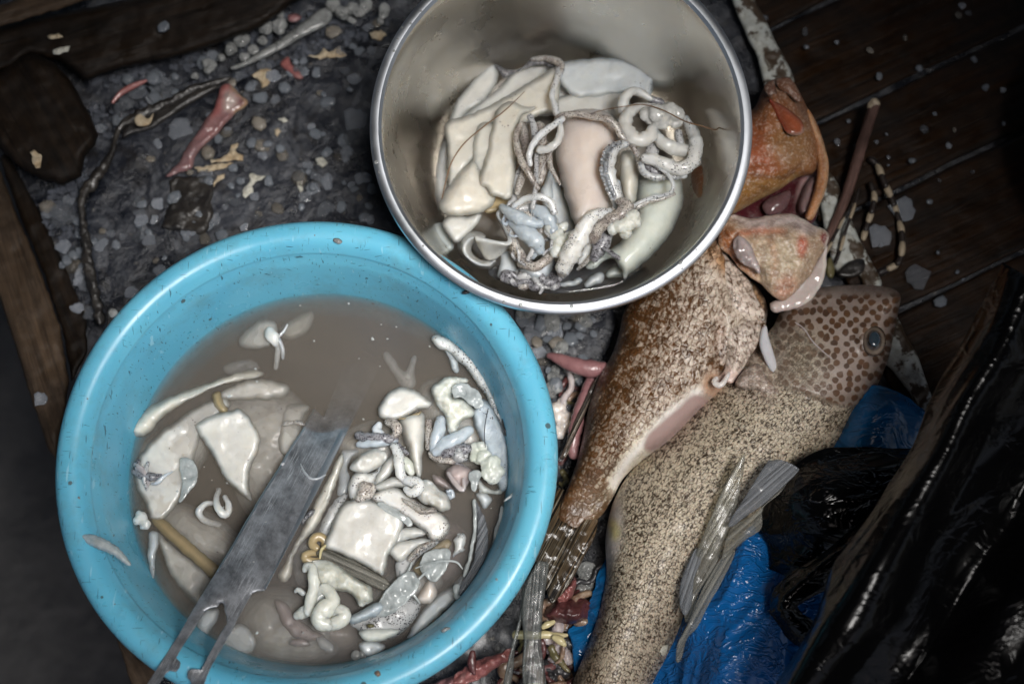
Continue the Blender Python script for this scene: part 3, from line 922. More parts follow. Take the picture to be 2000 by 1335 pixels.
# canvas awnings over the stall, with an open gap between them
AZ = 1.22
hx0, hx1, hy0, hy1 = 0.02, 0.53, -0.54, -0.05
for nm, (x0, x1, y0, y1), lab in (('awning', (-3, hx0, -1.15, 3.5), 'dark canvas awning over the left side of the stall'), ('awning', (hx1, 3.2, -1.15, 3.5), 'dark canvas awning over the right side of the stall'),
                             ('awning', (hx0 + .003, hx1 - .003, -1.15, hy0), 'dark canvas awning over the front of the stall'), ('awning', (hx0 + .003, hx1 - .003, hy1, 3.5), 'dark canvas awning beyond the gap over the stall')):
    V = []; Fc = []
    na = 24
    for i in range(na + 1):
        for j in range(na + 1):
            x = x0 + (x1 - x0) * i / na; y = y0 + (y1 - y0) * j / na
            V.append((x, y, AZ + .03 * noise.noise(Vector((x * 1.3, y * 1.3, 3)))))
    for i in range(na):
        for j in range(na):
            Fc.append([i * (na + 1) + j, i * (na + 1) + j + 1, (i + 1) * (na + 1) + j + 1, (i + 1) * (na + 1) + j])
    tag(mk(nm, V, Fc, M_awning), lab, 'awning')

# timber
def timber(name, out, z, H, Hb, mat, axis, label, cat, group=None, rnd=6, nz=.0035, sp=7, seed=0, parent=None, uvrot=0):
    o = slab(name, out, z, H, Hb, rnd=rnd, sp=sp, mat=mat, nz=nz, nf=48, sharp=True, jit=2.2, seed=seed, parent=parent, uvrot=uvrot)
    return tag(o, label, cat, group)

timber('timber_beam', [(-40, 60), (120, 25), (300, -10), (470, -40), (640, -45), (600, -10), (556, 18), (512, 52), (430, 85), (345, 112), (240, 132), (165, 158), (120, 120), (60, 108), (20, 135), (-40, 150)],
       .018, .022, .02, M_beam, None, 'dark wet timber beam across the top left corner', 'beam', uvrot=-17, rnd=14)
timber('timber_beam', [(-60, 30), (60, -10), (200, -50), (180, -2), (120, 18), (30, 44), (-60, 70)], .052, .01, .02, M_post, None,
       'brown splintered timber edge at the very top left corner', 'beam', uvrot=-17, rnd=8, seed=4)
timber('timber_block', [(-40, 150), (0, 138), (38, 106), (70, 104), (104, 122), (135, 155), (155, 186), (176, 225), (192, 262), (186, 285), (168, 300), (160, 345), (120, 362), (70, 345), (30, 320), (-10, 285), (-40, 270)],
       .02, .024, .022, M_beam, None, 'rough dark wood block standing beside the left rail', 'block', uvrot=60, rnd=16, seed=2)
timber('timber_rail', [(-40, 385), (0, 330), (34, 420), (80, 530), (118, 640), (135, 745), (112, 900), (96, 880), (68, 800), (18, 640), (-5, 570), (-40, 540)],
       .0, .012, .05, M_post, None, 'brown weathered timber rail left of the blue basin', 'rail', uvrot=72, rnd=7, seed=3)
timber('timber_batten', [(0, 310), (10, 290), (60, 380), (110, 480), (168, 620), (172, 690), (140, 745), (124, 650), (84, 530), (36, 415)],
       -.004, .006, .04, M_beam, None, 'blackened timber batten along the inner side of the brown rail', 'batten', uvrot=68, rnd=7, seed=5)
timber('timber_rail', [(190, 1120), (240, 1200), (330, 1330), (390, 1420), (300, 1420), (262, 1350), (232, 1260)],
       -.012, .006, .06, M_post, None, 'brown timber rail end under the bottom left of the basin', 'rail', uvrot=60, rnd=7, seed=6)

tag(slab('slate_board', [(168, 470), (166, 400), (205, 325), (240, 262), (330, 215), (430, 172), (560, 120), (700, 85), (800, 55), (1000, 60), (1190, 520), (1205, 640), (1150, 780), (1090, 950), (900, 1100), (500, 1000), (240, 800), (200, 640), (182, 540)],
     0, .0065, .003, rnd=9, sp=8, mat=M_slate, nz=.0022, nf=60, sharp=True, jit=2.5), 'wet dark slate board under both bowls, littered with ice and scales', 'board')

# wooden planks on the right, laid side by side
dx, dy = 0.905, -0.425
def plank(p0, p1, label, seed):
    (ax, ay), (bx, by) = p0, p1       # upper and lower left corners of the band, running off to the right
    L = 760
    out = []
    for k in range(9):
        t_ = k / 8; out.append((ax + dx * L * t_, ay + dy * L * t_ + 2.2 * math.sin(k * 2.1 + seed)))
    for k in range(9):
        t_ = 1 - k / 8; out.append((bx + dx * L * t_, by + dy * L * t_ + 2.2 * math.sin(k * 1.7 + seed)))
    o = slab('plank', out, .0015, .004, .008, rnd=5, sp=8, mat=M_plank, nz=.0008, nf=40, sharp=True, seed=seed, uvrot=-25)
    return tag(o, label, 'plank', 'wooden planks at the back right')
plank((1430, -60), (1470, 70), 'brown plank at the top edge, above the first seam', 1)
plank((1475, 77), (1540, 262), 'widest brown plank, just right of the red fish head', 2)
plank((1543, 272), (1600, 438), 'dark plank under the reddish stick', 3)
plank((1604, 446), (1690, 632), 'dark plank under the striped crab legs', 4)
plank((1694, 640), (1760, 820), 'blackened plank beside the blue bag corner', 5)
plank((1764, 828), (1820, 1000), 'blackened plank mostly under the black bags', 6)

# peeling white edge strip of the tray
for pts, lab in (
    ([(1428, -20), (1462, -20), (1478, 10), (1496, 40), (1512, 78), (1528, 105), (1545, 140), (1548, 165), (1500, 175), (1488, 150), (1478, 110), (1462, 80), (1450, 50), (1436, 20)],
     'white painted tray edge, peeling, above the red fish head'),
    ([(1588, 330), (1618, 335), (1642, 372), (1640, 400), (1662, 430), (1680, 470), (1702, 510), (1722, 556), (1690, 562), (1672, 530), (1640, 540), (1622, 500), (1610, 450), (1600, 390)],
     'white painted tray edge, peeling, between the two fish heads'),
    ([(1740, 600), (1756, 626), (1772, 660), (1790, 690), (1806, 735), (1822, 780), (1834, 830), (1816, 842), (1790, 800), (1778, 770), (1760, 745), (1742, 722), (1722, 700), (1728, 660)],
     'white painted tray edge, peeling, right of the spotted fish eye')):
    o = slab('tray_edge', pts, .007, .005, .01, rnd=8, sp=4, mat=M_peel, nz=.0016, nf=120, sharp=False)
    tag(o, lab, 'tray edge')

# ---------------------------------------------------------------- blue basin
BZ = 0.112; WZ = 0.054
bc = P(598, 886, BZ)
RB = (P(1090, 900, BZ) - P(105, 900, BZ)).length / 2
prof_in = [(RB * .985, BZ - .012), (RB * 1.0, BZ - .006), (RB * .992, BZ - .001), (RB * .968, BZ + .003), (RB * .93, BZ + .0035), (RB * .895, BZ + .001), (RB * .865, BZ - .007),
           (RB * .852, BZ - .013), (RB * .838, BZ - .020), (RB * .812, BZ - .042), (RB * .79, BZ - .064), (RB * .77, BZ - .082), (RB * .72, BZ - .100), (RB * .6, BZ - .104), (RB * .3, BZ - .104), (RB * .01, BZ - .104)]
pin = sprof(prof_in, .0025)
pout = [(RB * .01, BZ - .108), (RB * .6, BZ - .108), (RB * .735, BZ - .105), (RB * .79, BZ - .085), (RB * .835, BZ - .042), (RB * .872, BZ - .012), (RB * .9, BZ - .003), (RB * .95, BZ - .001), (RB * .972, BZ - .006), (RB * .976, BZ - .012)]
basin = tag(bpy.data.objects.new('plastic_basin', None), 'round turquoise plastic basin full of murky water and squid', 'basin')
scene.collection.objects.link(basin); basin.location = (bc.x, bc.y, 0); basin.empty_display_size = .02
k = next(i for i, q in enumerate(pin) if q[0] < RB * .862)
ctr0 = Vector((bc.x, bc.y, 0))
V, Fc = lathe(pin[k - 1:] + pout[:6] , ctr0, seg=180, wob=.002)
mk('bowl_body', V, Fc, M_blue, basin, crease=.7)
rimp = pin[:k] + [(RB * .867, BZ - .0115), (RB * .90, BZ - .004), (RB * .95, BZ - .0015), (RB * .972, BZ - .007), (RB * .976, BZ - .012)]
V, Fc = lathe(rimp, ctr0, seg=180, wob=.002)
mk('rim', V, Fc, M_blue, basin, crease=.7)

# murky water: thin sheets of silt, one under another
def wall_r(z):
    r = np.array([q[0] for q in pin]); zz = np.array([q[1] for q in pin])
    return float(np.interp(-z, -zz[k:], r[k:]))
V, Fc = [], []
mats_w = [murk('water_surface', .05, (.15, .13, .105, 1), True), murk('silty_water', .098, (.168, .148, .124, 1))]
water_me = bpy.data.meshes.new('murky_water')
fm = []
for li_, dz in enumerate([0] + [-.0009 - .00145 * i * (1 + i * .025) for i in range(17)]):
    z = WZ + dz; r = wall_r(z) + .0008
    k0 = len(V); V.append((bc.x, bc.y, z))
    for a in range(120):
        V.append((bc.x + r * math.cos(a * math.pi / 60), bc.y + r * math.sin(a * math.pi / 60), z))
    for a in range(120):
        Fc.append([k0, k0 + 1 + a, k0 + 1 + (a + 1) % 120]); fm.append(0 if li_ == 0 else 1)
wo = mk('water', V, Fc, mats_w[0], smooth=False)
wo.data.materials.append(mats_w[1])
wo.data.polygons.foreach_set('material_index', fm)
tag(wo, kind='structure')

# knife blade lying across the basin
kb = empty('knife', 480, 1060, .06, 'bare steel knife blade with forked tang and no handle, dipping into the murky water', 'knife')
def kz(px, py):
    return .054 + (py - 838) * (.000142 if py > 838 else .00026)
kout = c('C', [(1215, -130), (1290, -330), (1330, -440), (1425, -500), (1530, -440), (1490, -340), (1400, -160), (1345, -50), (1255, 130), (1180, 280), (1100, 430), (1000, 620), (935, 745), (893, 822), (850, 826), (822, 838), (790, 890), (742, 978), (700, 1060), (655, 1140), (600, 1235), (575, 1290), (560, 1335),
               (545, 1400), (495, 1400), (487, 1335), (484, 1318), (466, 1300), (470, 1262), (488, 1250), (520, 1252), (540, 1255), (590, 1160), (640, 1070), (684, 1000), (682, 965), (668, 925), (670, 905), (660, 890), (646, 890), (634, 912), (590, 920), (560, 935), (545, 965),
               (500, 1040), (440, 1130), (405, 1190), (430, 1215), (425, 1245), (405, 1268), (370, 1262), (350, 1275), (312, 1335), (270, 1400), (215, 1400), (245, 1335),
               (330, 1200), (420, 1060), (500, 920), (580, 790), (660, 660), (720, 560), (800, 420), (880, 285), (960, 160), (1030, 40), (1095, -60), (1160, -180)])
kout = [(a, b, kz(a, b)) for a, b in kout]
blade = slab('blade', kout, 0, .0011, .0011, rnd=2.2, sp=3, mat=M_knife, parent=kb, sharp=True, uvrot=-62, smooth=False)

bev = c('C', [(1340, -40), (1255, 128), (1180, 278), (1100, 428), (1000, 618), (935, 743), (895, 818), (880, 800), (880, 730), (895, 640), (950, 580), (1010, 470), (1080, 350), (1150, 230), (1230, 90), (1310, -60)])
slab('bevel', [(a, b, kz(a, b) + .0007) for a, b in bev], 0, .0008, .0008, rnd=2.2, sp=3, mat=M_bevel, parent=kb, sharp=True, uvrot=-62, smooth=False)

edge_ = c('C', [(1160, -180), (1095, -60), (1030, 40), (960, 160), (880, 285), (800, 420), (720, 560), (660, 660), (625, 720)])
slab('cutting_edge', [(a, b, kz(a, b) + .0008) for a, b in edge_] + [(a + 4.5, b + 1.5, kz(a, b) + .0009) for a, b in edge_[::-1]], 0, .0006, .0006, rnd=1.5, sp=2.5, mat=M_steelrim, parent=kb, sharp=True, jit=.8, smooth=False)

# ---------------------------------------------------------------- steel bowl
SZ = .152
TX = R_(9)
sc_ = P(1096, 243, SZ)
RS = (P(1471, 243, SZ) - P(721, 243, SZ)).length / 2
pin2 = sprof([(RS * .995, -.006), (RS * 1.0, -.003), (RS * .992, .0005), (RS * .965, .0016), (RS * .942, .0), (RS * .93, -.005), (RS * .905, -.030), (RS * .865, -.065), (RS * .80, -.098), (RS * .70, -.122), (RS * .56, -.132), (RS * .3, -.134), (RS * .01, -.134)], .003)
pout2 = [(RS * .01, -.1355), (RS * .56, -.1335), (RS * .706, -.1235), (RS * .808, -.099), (RS * .874, -.066), (RS * .913, -.031), (RS * .940, -.006), (RS * .96, -.0015), (RS * .985, -.003), (RS * .988, -.006)]
bowl = bpy.data.objects.new('steel_bowl', None); scene.collection.objects.link(bowl)
bowl.location = (sc_.x, sc_.y, .012); bowl.empty_display_size = .02
tag(bowl, 'round stainless steel mixing bowl of cleaned squid, leaning over the blue basin', 'bowl')
k2 = next(i for i, q in enumerate(pin2) if q[0] < RS * .935)
V, Fc = lathe(pin2[k2 - 1:] + pout2[:7], sc_, (TX, 0), 180)
mk('bowl_body', V, Fc, M_steel, bowl, crease=.7)
V, Fc = lathe(pin2[:k2] + pout2[7:], sc_, (TX, 0), 180)
mk('rim', V, Fc, M_steelrim, bowl, crease=.7)
def zz(pts, *z):
    zs = np.interp(np.linspace(0, 1, len(pts)), np.linspace(0, 1, len(z)), z)
    return [(a, b, float(q)) for (a, b), q in zip(pts, zs)]


# ---------------------------------------------------------------- squid in the steel bowl
PI_ = [0]
def piece(name, k, pts, z, H, mat, label, cat='squid', axis=None, **kw):
    if k: pts = c(k, pts); axis = c(k, axis) if axis else None
    kw.setdefault('sp', 5)
    kw.setdefault('nz', .0022)
    if axis is None: kw.setdefault('prof', .72)
    kw.setdefault('nf', 75); kw.setdefault('jit', 2.3)
    if axis is None and name == 'squid_mantle' and not kw.pop('sunk', False):
        # cut sheets: crisp rim, gently rolling face
        q_ = np.array([a[:2] for a in pts]); A_ = abs(np.sum(q_[:, 0] * np.roll(q_[:, 1], -1) - np.roll(q_[:, 0], -1) * q_[:, 1])) / 2
        H *= min(.75, .35 + math.sqrt(A_) / 260)
        kw['rnd'] = min(kw.get('rnd', 14), 9); kw['prof'] = .6; kw['nz'] = max(kw.get('nz', 0), .0026); kw['nf'] = 38
    kw.pop('sunk', None)
    if name == 'squid_mantle' and k != 'keep':
        m_ = np.mean([a[:2] for a in pts], 0)
        pts = [(m_[0] + (a[0] - m_[0]) * 1.09, m_[1] + (a[1] - m_[1]) * 1.09) + tuple(a[2:]) for a in pts]
    PI_[0] += 1; kw.setdefault('seed', PI_[0])
    o = slab(name, pts, z, H, mat=mat, axis=axis, **kw)
    return tag(o, label, cat)

piece('squid_mantle', 'E', [(520, 265), (535, 320), (520, 380), (470, 440), (400, 490), (360, 560), (352, 640), (360, 720), (340, 790), (308, 860), (292, 800), (290, 720), (303, 640), (335, 540), (370, 440), (420, 370), (470, 310)],
      .045, .008, M_white, 'white squid sheet standing up the left wall of the steel bowl', rnd=9)
piece('squid_mantle', 'E', [(400, 500), (470, 430), (560, 370), (600, 310), (660, 280), (780, 275), (870, 330), (880, 400), (800, 470), (700, 480), (560, 480)],
      .036, .008, M_white, 'greyish white squid sheet at the far side of the bowl, mostly covered', rnd=14)
piece('squid_scrap', 'E', [(525, 268), (580, 290), (640, 285), (680, 245), (720, 235), (790, 250), (815, 275), (800, 300), (720, 275), (660, 290), (610, 310), (575, 330), (545, 300)],
      .05, .004, M_dark, 'dark wet squid skin strip at the back of the steel bowl', nz=.002, nf=160, rnd=6)
piece('squid_mantle', 'E', [(800, 290), (860, 262), (960, 250), (1050, 250), (1120, 272), (1200, 310), (1185, 345), (1170, 395), (1120, 385), (1050, 385), (960, 400), (880, 400), (830, 360)],
      .052, .007, M_cool, 'pale blue white squid sheet with a pointed corner at the back right of the bowl', rnd=12)
piece('squid_mantle', 'E', [(800, 420), (880, 385), (950, 345), (1060, 385), (1090, 450), (1060, 520), (950, 540), (830, 520), (790, 470)],
      .046, .010, M_white, 'pinkish squid body lying behind the big pink cone', rnd=26)
piece('squid_mantle', 'E', [(770, 740), (800, 770), (830, 850), (860, 930), (870, 980), (830, 975), (780, 940), (740, 880), (740, 800)],
      .046, .009, M_cool, 'grey blue squid sheet left of the pink cone tip', rnd=20)
piece('squid_mantle', 'E', [(340, 520), (420, 490), (500, 455), (600, 400), (690, 345), (775, 298), (785, 350), (780, 420), (775, 475), (700, 490), (600, 560), (500, 600), (450, 660), (400, 730), (355, 770), (350, 690), (345, 600)],
      .058, .010, M_cream, 'broad cream squid mantle folded across the left half of the bowl', rnd=18)
piece('squid_mantle', 'E', [(460, 540), (520, 520), (560, 560), (520, 660), (480, 720), (455, 700), (442, 650)],
      .066, .007, M_cream, 'small cream flap left of the square cut mantle', rnd=14)
piece('squid_mantle', 'E', [(540, 480), (590, 440), (640, 460), (700, 470), (640, 500), (620, 560), (618, 660), (612, 740), (602, 810), (575, 822), (548, 815), (515, 802), (505, 780), (475, 765), (484, 700), (505, 620), (520, 550)],
      .070, .011, M_cream, 'square cut cream mantle strip with a ragged brown lower end', rnd=16)
piece('squid_mantle', 'E', [(520, 810), (560, 815), (600, 820), (630, 850), (600, 880), (540, 890), (490, 890), (480, 860)],
      .056, .007, M_amber, 'brownish squid scrap under the ragged cut end', rnd=16)
piece('squid_mantle', 'E', [(445, 680), (475, 740), (515, 800), (524, 830), (505, 865), (460, 888), (400, 900), (345, 900), (312, 880), (305, 855), (330, 800), (370, 745), (410, 705)],
      .062, .014, M_cream, 'plump cream squid cone at the lower left of the bowl', axis=[(430, 715), (400, 790), (370, 870)])
piece('squid_mantle', 'E', [(835, 500), (900, 480), (960, 480), (1025, 510), (1050, 560), (1045, 610), (1010, 660), (1000, 740), (1012, 800), (1015, 860), (985, 890), (940, 910), (905, 930), (888, 952), (872, 930), (850, 870), (826, 790), (808, 710), (798, 640), (812, 560)],
      .064, .020, M_pink, 'large pinkish squid cone in the middle of the bowl', axis=[(940, 500), (920, 600), (915, 700), (920, 800), (895, 930)], nz=.0008)
piece('squid_mantle', 'E', [(1065, 660), (1085, 640), (1110, 650), (1130, 700), (1130, 780), (1120, 845), (1095, 850), (1070, 800), (1060, 730)],
      .064, .009, M_cream, 'narrow cream squid body right of the suckered arm', axis=[(1090, 660), (1097, 750), (1100, 840)])
piece('squid_mantle', 'E', [(1140, 730), (1200, 735), (1280, 745), (1302, 800), (1300, 880), (1270, 960), (1220, 1030), (1160, 1090), (1100, 1140), (1078, 1162), (1062, 1120), (1035, 1080), (1000, 1085), (960, 1120), (930, 1110), (960, 1070), (1010, 1050), (1070, 1000), (1120, 920), (1125, 820)],
      .054, .018, M_green, 'large greenish white squid mantle along the right of the bowl with a cut mouth', axis=[(1230, 755), (1215, 860), (1150, 1000), (1060, 1100)], nz=.0008)
piece('squid_mantle', 'E', [(1295, 780), (1315, 830), (1308, 890), (1280, 930), (1260, 960), (1275, 880), (1285, 820)], .05, .005, M_cool,
      'thin pale squid edge behind the greenish mantle', rnd=6)
piece('squid_mantle', 'E', [(320, 925), (360, 905), (420, 912), (450, 895), (468, 905), (455, 940), (420, 975), (390, 1010), (360, 1012), (335, 985), (316, 955)],
      .056, .013, M_white, 'small white squid lump at the left foot of the bowl', rnd=22)
piece('squid_mantle', 'E', [(270, 960), (310, 940), (340, 990), (355, 1035), (330, 1050), (290, 1010)], .042, .005, M_green, 'pale scrap lying low against the left wall of the bowl', rnd=12)
# collar: bands of mantle rolled over
col_ = tag(patch('squid_collar', [zz(c('R3', [(540, 645), (470, 600), (360, 600), (280, 670), (272, 780), (340, 885), (440, 950), (560, 965), (640, 905)]), .052, .05, .046, .04),
    zz(c('R3', [(533, 658), (455, 640), (370, 660), (312, 730), (315, 810), (385, 885), (480, 935), (570, 940), (632, 890)]), .066, .068, .064, .052),
    zz(c('R3', [(520, 672), (452, 660), (385, 695), (350, 745), (355, 805), (410, 865), (490, 905), (572, 905), (625, 875)]), .067, .069, .065, .052),
    zz(c('R3', [(500, 690), (455, 690), (415, 730), (400, 770), (410, 810), (450, 850), (505, 880), (570, 880), (615, 865)]), .054, .052, .048, .042)],
    (70, 26), M_cream, None, .0016, .0006, 120, 2, ridged=False), 'beige collar of squid mantle rolled into a loop at the lower left of the bowl', 'squid')
patch('band', [zz(c('R3', [(430, 640), (520, 662), (630, 690), (735, 700), (745, 650), (700, 560), (650, 480), (640, 420), (690, 365)]), .072, .074, .070, .066, .064),
    zz(c('R3', [(440, 690), (520, 700), (640, 725), (765, 730), (790, 660), (735, 570), (690, 500), (665, 440), (700, 385)]), .072, .073, .070, .068, .064),
    zz(c('R3', [(450, 730), (520, 800), (620, 800), (760, 745), (805, 665), (765, 590), (720, 520), (690, 460), (715, 400)]), .060, .060, .060, .060, .058),
    zz(c('R3', [(480, 780), (530, 865), (610, 880), (730, 800), (790, 700), (770, 600), (725, 535), (695, 475), (716, 412)]), .050, .050, .052, .054, .054)],
    (80, 26), M_cream, col_, .0016, .0006, 120, 3, ridged=False)
piece('squid_mantle', 'E', [(555, 1070), (590, 1060), (610, 1090), (622, 1130), (600, 1150), (560, 1165), (540, 1155), (555, 1110)], .045, .007, M_cool, 'curved blue white squid scrap right of the beige collar', rnd=12)
piece('squid_mantle', 'E', [(640, 1130), (700, 1110), (745, 1060), (770, 1070), (772, 1120), (745, 1160), (690, 1165)], .05, .008, M_cool, 'bluish squid scrap near the dark tangle at the bottom of the bowl', rnd=14)
piece('squid_mantle', 'E', [(760, 720), (775, 735), (772, 790), (775, 830), (740, 840), (720, 820), (740, 770)], .062, .007, M_cool, 'pointed bluish tip left of the pink cone', rnd=12)
piece('squid_flap', 'E', [(905, 1190), (935, 1160), (970, 1145), (990, 1150), (985, 1180), (950, 1200), (915, 1210)], .04, .005, M_cool, 'small grey squid flap in the water at the bowl foot, left one', rnd=8)
piece('squid_flap', 'E', [(1000, 1145), (1030, 1115), (1060, 1120), (1080, 1150), (1060, 1165), (1005, 1170)], .042, .006, M_green, 'pale squid flap under the mouth of the greenish mantle', rnd=10)
piece('squid_flap', 'E', [(800, 1185), (850, 1180), (890, 1165), (900, 1180), (870, 1200), (810, 1205)], .042, .005, M_cool, 'thin white squid sliver at the bottom of the bowl', rnd=8)

def cluster(name, k, strands, label, z0=None, cat='squid arms'):
    """strands: (pts with z, radii px, material, dict)"""
    p0 = c(k, strands[0][0])[0] if k else strands[0][0][0]
    e = empty(name, p0[0], p0[1], z0 or .04, label, cat)
    for i, (pts, rad, mat, kw) in enumerate(strands):
        pp = c(k, pts) if k else pts
        rad = [r_ * .86 for r_ in rad]
        tube('arm', pp, rad, mat, e, seed=i, wob=kw.pop('wob', .34), **kw)
    return e

cluster('squid_cluster', 'E', [
    (zz([(790, 520), (800, 490), (860, 480), (940, 490), (1000, 500), (1040, 530), (1060, 570), (1100, 600), (1130, 650)], .082, .090, .094, .09, .085), [6, 7, 8, 8, 8, 7, 6], M_spot, {}),
    (zz([(815, 500), (770, 530), (730, 560), (695, 600), (675, 650), (680, 690)], .090, .094, .09), [7, 8, 7, 6], M_spotlite, {}),
    (zz([(800, 510), (808, 550), (790, 600), (755, 625), (720, 632)], .088, .092, .088), [6, 8, 9, 9], M_white, {}),
    (zz([(640, 520), (620, 570), (625, 620), (645, 680), (680, 740), (710, 790)], .080, .086, .09, .084), [6, 7, 8, 8, 6], M_spot, {}),
    (zz([(680, 490), (695, 540), (700, 600)], .086, .088), [7, 8, 7], M_greyarm, {}),
    (zz([(655, 530), (660, 600), (665, 680), (640, 760), (625, 810)], .074, .076, .078), [10, 12, 9, 6], M_spot, {}),
    (zz([(720, 530), (730, 600), (735, 680), (720, 760)], .072, .076, .074), [12, 13, 9], M_spot, {}),
    (zz([(760, 640), (765, 700), (785, 740), (805, 775)], .08, .084, .08), [6, 6, 3], M_spot, {}),
    (zz([(705, 650), (705, 720), (700, 800), (690, 870)], .082, .084, .08), [5, 6, 6], M_greyarm, {}),
    (zz([(640, 700), (620, 760), (610, 830)], .074, .07), [6, 5], M_greyarm, {}),
], 'speckled squid arms spilling between the square strip and the pink cone', .055)
cluster('squid_cluster', 'E', [
    (zz([(800, 290), (795, 320), (780, 360), (770, 400), (780, 440), (792, 480)], .062, .075, .08), [9, 8, 6, 7, 8], M_spotlite, {}),
    (zz([(690, 250), (740, 245), (790, 258), (808, 280), (800, 310)], .056, .064), [5, 8, 10, 9], M_spot, {}),
], 'pale forked strand hanging from the back of the bowl', .05)
cluster('squid_cluster', 'E', [
    (zz([(1215, 455), (1170, 455), (1110, 460), (1082, 500), (1085, 545), (1115, 582), (1150, 590), (1180, 570), (1195, 545)], .080, .086, .09, .088), [10, 12, 14, 16, 17, 18, 17, 13], M_white, {}),
    (zz([(1195, 545), (1220, 585), (1260, 615), (1310, 630), (1345, 630)], .086, .084, .078), [10, 13, 15, 15, 14], M_white, {}),
    (zz([(1330, 500), (1360, 550), (1378, 600), (1372, 660), (1340, 700), (1290, 708), (1240, 690), (1195, 670), (1165, 665)], .076, .084, .086, .088, .088), [9, 13, 15, 16, 16, 16, 15, 14, 12], M_spotlite, {}),
    (zz([(1185, 415), (1130, 385), (1095, 390), (1075, 420), (1068, 460)], .076, .082, .08), [7, 10, 12, 11], M_white, {}),
    (zz([(1185, 415), (1225, 430), (1240, 450)], .072, .07), [8, 9, 5], M_dark, {}),
    (zz([(1160, 660), (1145, 690), (1160, 725), (1200, 745), (1260, 745), (1330, 740)], .082, .082, .08), [7, 8, 8, 7, 6], M_spotlite, {'suck': 2}),
    (zz([(1170, 690), (1195, 720), (1240, 715)], .08, .08), [10, 12, 8], M_dark, {}),
    (zz([(1225, 710), (1260, 735), (1280, 775), (1272, 808), (1230, 822), (1180, 835), (1120, 865)], .088, .088, .084, .08), [3, 4, 5, 5, 5, 6, 6], M_spotlite, {}),
    (zz([(1285, 815), (1230, 835), (1180, 845), (1130, 868)], .082, .08), [4, 6, 7], M_spot, {}),
    (zz([(1300, 560), (1310, 600), (1305, 640)], .074, .072), [10, 9, 8], M_greyarm, {}),
    (zz([(1200, 600), (1190, 640), (1180, 660)], .074, .078), [16, 16, 10], M_greyarm, {}),
], 'thick white squid arms coiled at the right wall of the bowl', .055)
tag(clump('squid_lump', [(x, y, z, r, .8) for (x, y), z, r in zip(c('E', [(1170, 480), (1210, 475), (1260, 470), (1295, 480), (1290, 510), (1230, 510), (1185, 500)]), (.09, .094, .094, .094, .09, .09, .088), (16, 19, 20, 17, 15, 18, 12))], M_jellypale, voxel=1.5, nz=.001, nf=140),
    'clear grey jelly lump on top of the coiled white arms', 'squid')
cluster('squid_strand', 'E', [
    (zz([(1085, 605), (1045, 615), (1015, 650), (1005, 710), (1020, 770), (1045, 830)], .088, .092, .092, .086), [7, 12, 16, 17, 16, 14], M_spotlite, {'suck': 1, 'sp': 5}),
    (zz([(1040, 770), (1042, 820), (1040, 865)], .086, .08), [10, 12, 8], M_bluegrey, {}),
], 'squid arm studded with white suckers lying on the pink cone', .06, 'squid arm')
cluster('squid_cluster', 'E', [
    (zz([(1010, 895), (955, 905), (915, 940), (885, 1000), (850, 1060), (820, 1120)], .086, .088, .082, .07), [11, 15, 18, 22, 24, 20], M_spotlite, {}),
    (zz([(870, 1010), (840, 1070), (815, 1140)], .08, .066), [12, 18, 14], M_spot, {}),
    (zz([(1060, 850), (1090, 870), (1060, 900), (1010, 930), (970, 960), (945, 1005)], .09, .092, .088, .08), [11, 17, 15, 14, 12], M_spot, {'wob': .2}),
    (zz([(985, 1045), (1010, 1055), (1035, 1075), (1050, 1085)], .078, .08), [4, 5, 5], M_dark, {}),
    (zz([(1000, 990), (985, 1020), (965, 1050), (950, 1080)], .074, .07), [16, 18, 12], M_dark, {'wob': .3}),
    (zz([(930, 1000), (920, 1050), (890, 1100)], .07, .062), [11, 11, 8], M_white, {'wob': .3}),
    (zz([(945, 1070), (910, 1105), (880, 1130)], .07, .06), [5, 5, 4], M_spot, {}),
], 'broad speckled arms crossing the tip of the pink cone', .05)
tag(clump('squid_lump', [(x, y, z, r, .8) for (x, y), z, r in zip(c('E', [(1030, 960), (1060, 950), (1090, 940), (1110, 910), (1125, 930), (1080, 975), (1100, 890)]), (.088, .09, .09, .092, .09, .086, .088), (13, 16, 16, 15, 12, 14, 10))], M_curd, voxel=1.3, nz=.0012, nf=180, seed=5),
    'knob of white squid flesh below the thin arm at the right of the bowl', 'squid')
tag(clump('squid_lump', [(x, y, .07, r, .8) for (x, y), r in zip(c('E', [(790, 990), (810, 1020), (840, 1040), (790, 1050), (850, 1000), (770, 960), (820, 950), (780, 930)]), (14, 18, 17, 16, 14, 14, 10, 10))], M_curd, voxel=1.3, nz=.0014, nf=150, seed=6),
    'white lumpy squid head between the grey heap and the broad speckled arms', 'squid')
